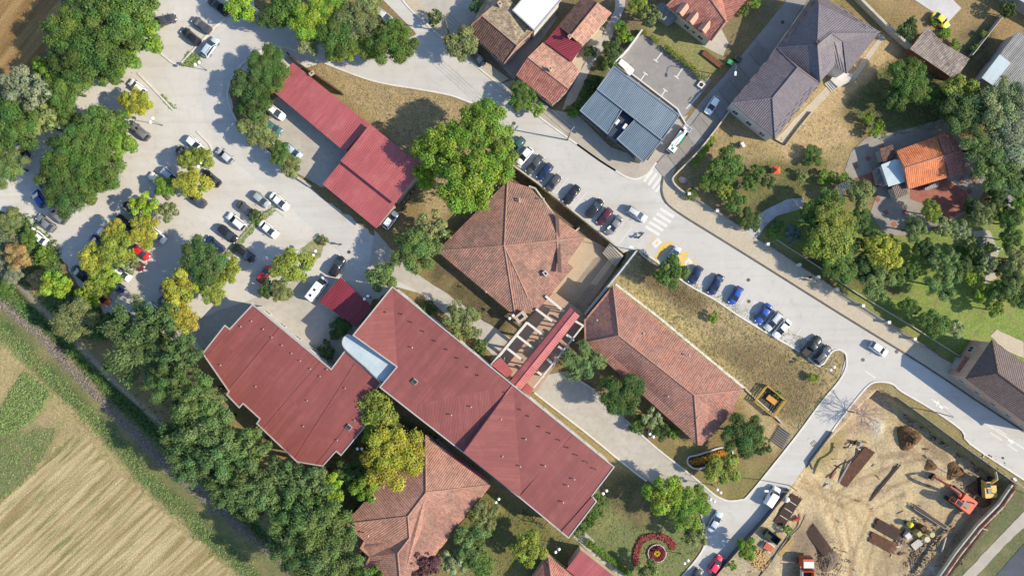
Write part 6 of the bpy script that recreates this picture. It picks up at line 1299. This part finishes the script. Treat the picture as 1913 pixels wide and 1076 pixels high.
# people
M_skin = mat('skin', A(214,170,140)); M_hair = mat('dark_hair', (.02, .015, .012))
def person(px, py, ang, shirt, trousers, label):
    p = P(px, py, 1.); r = empty('person', (p.x, p.y, .13 if px > 1240 else .02), R(ang), label, 'person')
    sk = [(0,0,.95),(0,0,1.2),(0,0,1.42),(0,0,1.54),(0,.02,1.68), (0,.2,1.4),(.05,.26,1.12),(.18,.25,.9), (0,-.2,1.4),(-.05,-.26,1.12),(-.12,-.25,.88), (.02,.1,.9),(.12,.1,.5),(.08,.1,.06),(.2,.1,.03), (-.02,-.1,.9),(-.05,-.1,.5),(-.2,-.1,.08),(-.1,-.1,.03)]
    ed = [(0,1),(1,2),(2,3),(3,4),(2,5),(5,6),(6,7),(2,8),(8,9),(9,10),(0,11),(11,12),(12,13),(13,14),(0,15),(15,16),(16,17),(17,18)]
    rd = [.15,.16,.15,.06,.1,.075,.055,.04,.075,.055,.04,.1,.07,.045,.04,.1,.07,.045,.04]
    me = bpy.data.meshes.new('body'); me.from_pydata(sk, ed, []); me.update(); o = link('body', me, None, r); o.modifiers.new('s', 'SKIN'); sv = me.skin_vertices[0].data
    for i, q in enumerate(rd): sv[i].radius = (q, q)
    sv[0].use_root = True; o.modifiers.new('u', 'SUBSURF').levels = 1; me.materials.append(mat('clothing_'+label[:6], shirt, trousers, 1.2, rough=.9))
    MB().sphere((0, .02, 1.72), .12, 10, 7, (1, .9, 1.1)).build('head', M_skin, r, smooth=True); MB().sphere((-.02, .02, 1.76), .125, 10, 6, (1, .95, .9)).build('hair', M_hair, r, smooth=True)
person(1513,518,-30,(.02,.02,.022),(.03,.03,.04),'person in dark clothes walking on the pavement by the fence')
person(1522,525,-30,(.75,.75,.74),(.1,.12,.2),'person in white top walking on the pavement beside a dark clad one')
person(635,457,-40,(.015,.015,.018),(.02,.02,.03),'person in black walking on the drive left of the garage')
person(1392,430,20,(.7,.7,.72),(.05,.06,.12),'person in pale top standing at the garden gate')
person(942,670,0,(.6,.6,.6),(.03,.03,.05),'person in grey under the pergola beams')

o = empty('steel_frame', P(1000,958), R(-38), 'dark steel frame inferred from its shadow beside the lower corner of the long red roof', 'steel frame')  # unseen tall frame inferred from its shadow; posts and rails are made up
for x in (-2.4, 0, 2.4):
    for y in (-.9, .9): MB().tube([(x, y, 0), (x, y, 2.8)], .07, 6).build('post', M_plastic, o)
    MB().tube([(x, -.9, 2.8), (x, .9, 2.8)], .06, 6).build('crossbar', M_plastic, o)
for y in (-.9, .9):
    for z in (1.4, 2.8): MB().tube([(-2.4, y, z), (2.4, y, z)], .06, 6).build('rail', M_plastic, o)

wall('low_dark_wall', 'low dark wall standing in for a trench line beside the villa yard', '1466,270 1490,238 1513,210', .3, -.05, .35, bpy.data.materials['dark_planks'], 'edging')  # low dark wall stands in for the dark line of a trench
wall('low_dark_wall', 'thin dark timber edging below the villa corner', '1420,228 1448,262 1466,272', .15, -.05, .3, bpy.data.materials['dark_planks'], 'edging')
# ---------------------------------------------------------------- building site
def gp(px, py, z=0.): 
    g = gzf(px, py); p = P(px, py, g+z); p.z = g+z+(.06 if g < -.2 else 0.); return p
def orient(a, b): d = P(*b)-P(*a); return math.atan2(d.y, d.x), d.length
M_rust = mat('rusty_steel', A(132,92,72), A(100,68,54), 2., rough=.8); M_rustd = mat('dark_rebar_mesh', A(96,72,64), A(76,58,54), 2., rough=.8)
M_soil = mat('dug_soil', A(124,96,68), A(94,72,50), 1.2, A(160,128,92), 3., .5, rough=1., bump=.8); M_orange = mat('machine_orange', A(236,112,76), A(214,92,60), 1., rough=.45); M_myel = mat('machine_yellow', A(232,200,110), A(210,176,84), 1., rough=.45)
def heap(px, py, r, h, label, m=None, seed=1):
    r0 = random.Random(seed); mb = MB(); n, k = 26, 9; V = [(0, 0, h)]; F = []
    for i in range(1, k+1):
        for j in range(n):
            a = 2*math.pi*j/n; q = r*S*i/k*(1+.16*math.sin(a*3+seed)+r0.uniform(-.06, .06)); V.append((q*math.cos(a), q*math.sin(a), h*(1-(i/k)**1.5)*(1+r0.uniform(-.18, .18))-(.15 if i == k else 0)))
    F += [(0, 1+j, 1+(j+1) % n) for j in range(n)]
    for i in range(k-1): F += [(1+i*n+j, 1+(i+1)*n+j, 1+(i+1)*n+(j+1) % n, 1+i*n+(j+1) % n) for j in range(n)]
    return tag(mb.add(V, F).build('soil_heap', m or M_soil, None, gp(px, py), smooth=False), label, 'soil heap')
heap(1696,818,23,1.8,'round brown soil heap in the upper part of the site'); heap(1782,880,17,.7,'low crumbled soil heap between the excavators',seed=2); heap(1838,935,17,.9,'soil heap right below the orange excavator',seed=4); heap(1818,912,12,.7,'narrow soil heap beside the yellow excavator',seed=5); heap(1545,1045,22,.9,'grey rubble heap right of the orange lorry',mat('rubble', A(140,124,108), A(112,98,84), 2., rough=1., bump=.8),7)
heap(1738,870,12,.4,'small brown soil heap left of the excavators',seed=9)
# rubble scatter: uncountable
r0 = random.Random(9); rb = MB()
for _ in range(900):
    t = r0.random()
    if t < .4: x, y = r0.gauss(1722, 10), r0.uniform(1015, 1076); x -= (y-1015)*.35
    elif t < .6: x, y = r0.gauss(1550, 14), r0.gauss(1048, 18)
    elif t < .8: x, y = r0.uniform(1780, 1880), r0.uniform(850, 960)
    else: x, y = r0.uniform(1700, 1800), r0.uniform(980, 1060)
    p = gp(x, y); s = r0.uniform(.06, .24); rb.sphere((p.x, p.y, p.z+s*.3), s, 5, 4, (1, 1, .7), .25, r0)
tag(rb.build('rubble', mat('rubble_stone', A(176,158,134), A(120,104,86), .8, rough=1.)), 'loose stones scattered over the site floor', 'rubble', kind='stuff')
def bars(a, b, n, w, label, m=M_rust, h=.12, layers=1, name='rebar_stack', cross=0, cat='rebar'):
    ang, L = orient(a, b); c = ((a[0]+b[0])/2, (a[1]+b[1])/2); o = empty(name, gp(*c), ang, label, cat); r1 = random.Random(n)
    for l in range(layers):
        for i in range(n):
            y = (i-(n-1)/2)*w/n; d = r1.uniform(-.25, .25); MB().box((d, y, .06+h*l+h/2), (L+r1.uniform(-.4, .2), w/n*.7, h*.8)).build('bar', m, o)
    for k in range(cross): MB().box((L*(k+1)/(cross+1)-L/2, 0, h*layers+.1), (.12, w*.75, .08)).build('tie_plank', M_beam, o)
    return o
bars((1570,905), (1625,838), 14, 2.4, 'long stack of rusty steel bars at the upper left of the site', layers=2)
bars((1622,936), (1679,868), 2, .55, 'single pair of steel beams lying across the site', M_rustd, .25, name='steel_beam')
bars((1634,975), (1685,1003), 16, 2.2, 'upper of two flat rebar mats in the site centre', M_rustd, .1, 3); bars((1624,1000), (1673,1025), 16, 2.2, 'lower of two flat rebar mats in the site centre', M_rust, .1, 3)
bars((1510,983), (1546,1032), 14, 2.4, 'tilted dark rebar mat above the orange lorry', M_rustd, .1, 3)
bars((1454,978), (1488,925), 12, 2.4, 'dark rebar mat with three white planks by the fence', M_rustd, .1, 3, cross=3)
bars((1563,905), (1587,862), 2, .4, 'grey pipes lying left of the long rusty stack', M_pole, .2, name='pipe', cat='pipe')
def truss(a, b, label):
    ang, L = orient(a, b); o = empty('crane_boom_section', gp((a[0]+b[0])/2, (a[1]+b[1])/2), ang, label, 'boom section')
    for y in (-.45, .45):
        for z in (.1, .9): MB().tube([(-L/2, y, z), (L/2, y*.8, z)], .09, 5).build('chord', M_fence, o)
    f = MB(); n = 12
    for i in range(n):
        x0, x1 = -L/2+L*i/n, -L/2+L*(i+1)/n
        for z in (.1, .9): f.tube([(x0, -.45, z), (x1, .45, z)], .05, 4).tube([(x0, .45, z), (x1, -.45, z)], .05, 4)
    f.build('lattice', M_fence, o); MB().box((0, 0, .95), (L*.9, .5, .06)).build('walkway', M_rustd, o)
truss((1703,943), (1763,983), 'grey lattice boom section lying in the site centre')
# excavator
def excavator(px, py, ang, boomang, m, label, reach=5.6, bucket=True):
    o = empty('excavator', gp(px, py), R(ang), label, 'excavator'); o.scale = (1.25, 1.25, 1.25) if m is M_orange else (1., 1., 1.)
    for y in (-1.05, 1.05):
        k = MB().tube([(-1.5, y-.28, .42), (-1.5, y+.28, .42)], .42, 10).tube([(1.5, y-.28, .42), (1.5, y+.28, .42)], .42, 10); k.box((0, y, .42), (3., .56, .8)); k.build('track', M_tyre, o)
    MB().box((0, 0, .75), (1.8, 1.6, .4)).build('undercarriage', M_fence, o)
    h = MB(); h.box((-.7, 0, 1.5), (2.5, 2.6, 1.), taper=.94); hs = h.build('engine_housing', m, o)
    MB().box((-1.8, 0, 1.45), (.6, 2.5, .95), taper=.9).build('counterweight', m, o)
    MB().box((-.5, .3, 2.08), (1.2, .8, .18)).build('hatch', M_fence, hs); MB().tube([(-1.2, -.6, 2.), (-1.2, -.6, 2.6)], .1, 7).build('exhaust', M_plastic, hs)
    MB().box((.85, .8, 1.9), (1.5, 1., 1.6), taper=.88).build('cab', m, o); MB().box((1.64, .8, 2.15), (.06, .8, .9), ry=-.08).build('windscreen', M_glass, o); MB().box((.85, .8, 2.74), (.9, .7, .05)).build('roof_window', M_glass, o)
    b = Vector((math.cos(R(boomang)), math.sin(R(boomang)), 0)); s = Vector((.7, -.35, 1.4)); s.z = 1.4
    p1 = s+b*reach*.35+Vector((0, 0, 2.2)); p2 = s+b*reach*.68+Vector((0, 0, 1.9)); p3 = s+b*reach+Vector((0, 0, -.4))
    MB().tube([s, p1, p2], [.28, .3, .2], 6).build('boom', m, o); MB().tube([p2, p3], [.2, .14], 6).build('stick', m, o)
    MB().tube([s+Vector((.3, 0, .3)), p1-Vector((0, 0, .2))], .09, 6).tube([p1+Vector((0, 0, .3)), p2+Vector((0, 0, .25))], .09, 6).build('hydraulic_ram', M_rim, o)
    q = b.cross(Vector((0, 0, 1)))*.55; k = [p3+q, p3-q, p3-q-b*.9+Vector((0, 0, -.7)), p3+q-b*.9+Vector((0, 0, -.7)), p3+q-b*.1+Vector((0, 0, -1)), p3-q-b*.1+Vector((0, 0, -1))]
    MB().add(k, [(0,1,2,3),(3,2,5,4),(0,3,4),(1,5,2)]).build('bucket', M_rustd, o)
excavator(1786,929,143,0,M_orange,'orange excavator with folded boom on the site',5.2)
excavator(1838,906,95,0,M_myel,'yellow excavator digging at the upper right corner of the site',4.6)
# yellow mixer, boxes and tanks in the centre
o = empty('concrete_mixer', gp(1694,976), R(30), 'small yellow concrete mixer in the site centre', 'mixer'); MB().tube([(-.5, 0, .9), (0, 0, 1.1), (.6, 0, 1.35)], [.45, .65, .3], 10).build('drum', mat('mixer_yellow', A(240,224,60)), o, smooth=True); MB().box((0, 0, .35), (1.2, .7, .12)).box((-.4, 0, .6), (.1, .6, .6)).box((.4, 0, .6), (.1, .6, .6)).build('frame', M_fence, o); [MB().tube([(-.3, y-.06, .25), (-.3, y+.06, .25)], .25, 10).build('wheel', M_tyre, o) for y in (-.45, .45)]
def tank(px, py, r, h, c, label, name='barrel', square=False):
    o = empty(name, gp(px, py), R(35), label, 'tank' if not square else 'box')
    if square: MB().box((0, 0, h/2), (r*2, r*2, h)).build('body', mat(label[:12], c, tuple(v*.8 for v in c), 2.), o); MB().box((0, 0, h+.03), (r*1.8, r*1.8, .06)).build('lid', mat(label[:12]+'_lid', tuple(v*.9 for v in c)), o)
    else: MB().tube([(0, 0, 0), (0, 0, h)], r, 16).build('body', mat(label[:12], c, tuple(v*.85 for v in c), 2.), o); MB().tube([(0, 0, h), (0, 0, h+.08)], [r*1.04, r*.9], 16).build('lid', mat(label[:12]+'_lid', tuple(v*.92 for v in c)), o)
tank(1732,993,.55,1.7,A(216,204,140),'tall round cream tank, upper of two beside the boxes'); tank(1725,1003,.62,1.2,A(226,216,190),'pale round tank, lower of two beside the boxes'); tank(1709,992,.5,1.6,A(206,196,120),'olive square tank left of the round ones','tank',True); tank(1716,982,.5,1.7,A(104,78,64),'dark brown steel crate right of the mixer','crate',True); tank(1692,998,.6,.9,A(238,230,226),'white box left of the tanks','box',True)
o = empty('pallet_stack', gp(1711,1015), R(38), 'pale timber pallet below the round tanks', 'pallet'); [MB().box((0, (i-2)*.3, .3), (2.2, .2, .12)).build('slat', M_beam, o) for i in range(5)]; [MB().box((x, 0, .12), (.15, 1.4, .24)).build('bearer', M_plank, o) for x in (-.8, 0, .8)]
tag(MB().tube([gp(1767,1003, .3), gp(1759,1030, .3)], .14, 8).build('white_pipe', M_beam), 'short white pipe lying on the site floor', 'pipe')
o = empty('pump', gp(1599,827), R(-20), 'small black pump with hoses at the top left of the site', 'pump'); MB().box((0, 0, .4), (.9, .7, .7)).build('housing', M_plastic, o); MB().box((.8, .1, .35), (.6, .7, .6)).build('motor', M_pole, o)
wall('pump_hose', 'dark hose trailing from the pump toward the pipes', '1600,838 1598,852 1585,862 1570,868 1558,880 1550,893', .16, -.3, .12, M_plastic, 'hose', 4)
tag(MB().tube([gp(1562,880, .2), gp(1551,894, .2)], .12, 6).build('red_pipe', mat('pipe_red', A(206,84,66))), 'short red pipe end near the grey pipes', 'pipe')
# lorry at the bottom edge
o = empty('tipper_lorry', gp(1500,1066), R(90), 'orange and white tipper lorry at the bottom edge', 'truck'); 
MB().box((-1., 0, .8), (8., 1.1, .3)).build('chassis', M_plastic, o); cb = MB().box((2.6, 0, 1.7), (1.9, 2.4, 2.), taper=.93).build('cab', M_orange, o); MB().box((2.4, 0, 2.76), (1.3, 2.1, .12)).build('cab_roof', M_frame, cb); MB().box((3.55, 0, 2.1), (.06, 2., .7)).build('windscreen', M_glass, cb)
MB().box((-1.9, 0, 1.35), (6., 2.3, .12)).build('bed_floor', M_plastic, o); [MB().box((-1.9, y, 2.), (6., .1, 1.3)).build('side_board', M_beam if y > 0 else M_orange, o) for y in (-1.15, 1.15)]; MB().box((1.1, 0, 2.2), (.1, 2.4, 1.7)).build('head_board', M_orange, o)
wm = MB().tube([(0, -.17, 0), (0, .17, 0)], .5, 12).mesh('wheel'); wm.materials.append(M_tyre); [link('wheel', wm, None, o, (x, y, .5)) for x in (2.4, -2.2, -3.4) for y in (-1., 1.)]
# timber yard by the fence
M_timber = mat('fresh_timber', A(226,190,130), A(200,160,104), 2., rough=.8)
bars((1455,1036), (1482,1005), 4, 1., 'fresh timber beams beside the black hose', M_timber, .2, name='timber_stack', cat='timber'); bars((1451,994), (1463,1008), 3, .7, 'short timber boards by the green bush', M_timber, .15, name='timber_stack', cat='timber'); bars((1433,962), (1455,936), 3, .6, 'grey long boards along the site fence', M_pole, .15, name='board_stack', cat='boards')
bars((1415,1040), (1430,1062), 6, 1.4, 'brown wooden pallets stack at the bottom by the fence', M_plank, .15, name='pallet_stack', cat='pallets')
r0 = random.Random(2); wd = MB()
for _ in range(160):
    p = gp(r0.gauss(1418, 7), r0.gauss(1044, 9)); wd.box((p.x, p.y, r0.uniform(.05, .35)), (r0.uniform(.4, .9), .16, .1), r0.uniform(0, 3.1))
tag(wd.build('firewood', M_timber), 'loose heap of split firewood by the site fence', 'firewood', kind='stuff')
o = empty('brick_pallet', gp(1434,1020), R(-35), 'orange brick pallet with white rim by the firewood', 'bricks')
for x in range(6):
    for y in range(3): MB().box(((x-2.5)*.32, (y-1)*.42, .4), (.29, .38, .6)).build('brick', mat('new_brick', A(222,130,92), A(204,112,78), 2.) if 'new_brick' not in bpy.data.materials else bpy.data.materials['new_brick'], o)
MB().box((0, 0, .05), (2.5, 1.8, .1)).build('pallet', M_beam, o)
o = empty('skip', gp(1440,1000), R(-38), 'dark green skip beside the timber boards', 'skip'); Gs = mat('skip_green', A(50,90,76)); [MB().box((0, y, .6), (3.2, .1, 1.1)).build('side', Gs, o) for y in (-.75, .75)]; [MB().box((x, 0, .6), (.1, 1.5, 1.1)).build('end', Gs, o) for x in (-1.6, 1.6)]; MB().box((0, 0, .12), (3.1, 1.4, .1)).build('floor', M_plastic, o)
o = tag(MB().sphere((0, 0, .4), .75, 9, 6, (1, .9, .8), .12, r0).build('wrapped_bundle', mat('white_film', A(226,228,230), A(200,202,206), 2., rough=.4), None, gp(1467,931)), 'white film wrapped bundle beside the rebar mat', 'bundle')
o = tag(MB().box((0, 0, .3), (1.6, .4, .4)).box((.5, .3, .25), (.8, .3, .3)).build('red_formwork', mat('formwork_red', A(200,70,56)), None, gp(1486,969), R(15)), 'red steel formwork piece beside the white plank mat', 'formwork')
o = empty('drain_frame', P(1520,828), R(40), 'square drain frame with grating in the side street', 'drain'); [MB().box((0, y, .03), (1.1, .1, .06)).build('frame_bar', M_iron, o) for y in (-.4, .4)]; [MB().box((x, 0, .026), (.1, .8, .05)).build('grate_bar', M_iron, o) for x in (-.5, -.17, .17, .5)]

r0 = random.Random(21); db = MB()
for _ in range(220):
    t = r0.random()
    if t < .3: x, y = r0.gauss(1712, 22), r0.gauss(1000, 18)
    elif t < .36: x, y = r0.gauss(1592, 14), r0.gauss(830, 8)
    elif t < .7: k = r0.random(); x, y = 1690+190*k+r0.gauss(0, 5), 775+130*k+r0.gauss(0, 5)
    elif t < .85: k = r0.random(); x, y = 1875-100*k+r0.gauss(-8, 6), 935+130*k+r0.gauss(0, 6)
    else: x, y = r0.uniform(1540, 1850), r0.uniform(830, 1070)
    p = gp(x, y); db.mi = r0.choice((0, 0, 1, 2, 3)); l = r0.uniform(.25, 1.3); db.box((p.x, p.y, p.z+.06), (l, r0.uniform(.06, .3), r0.uniform(.04, .16)), r0.uniform(0, 3.14), r0.uniform(-.15, .15), r0.uniform(-.15, .15))
tag(db.build('site_debris', [M_plank, M_rustd, M_pole, M_wall]), 'loose offcuts and scrap strewn over the site', 'debris', kind='stuff')
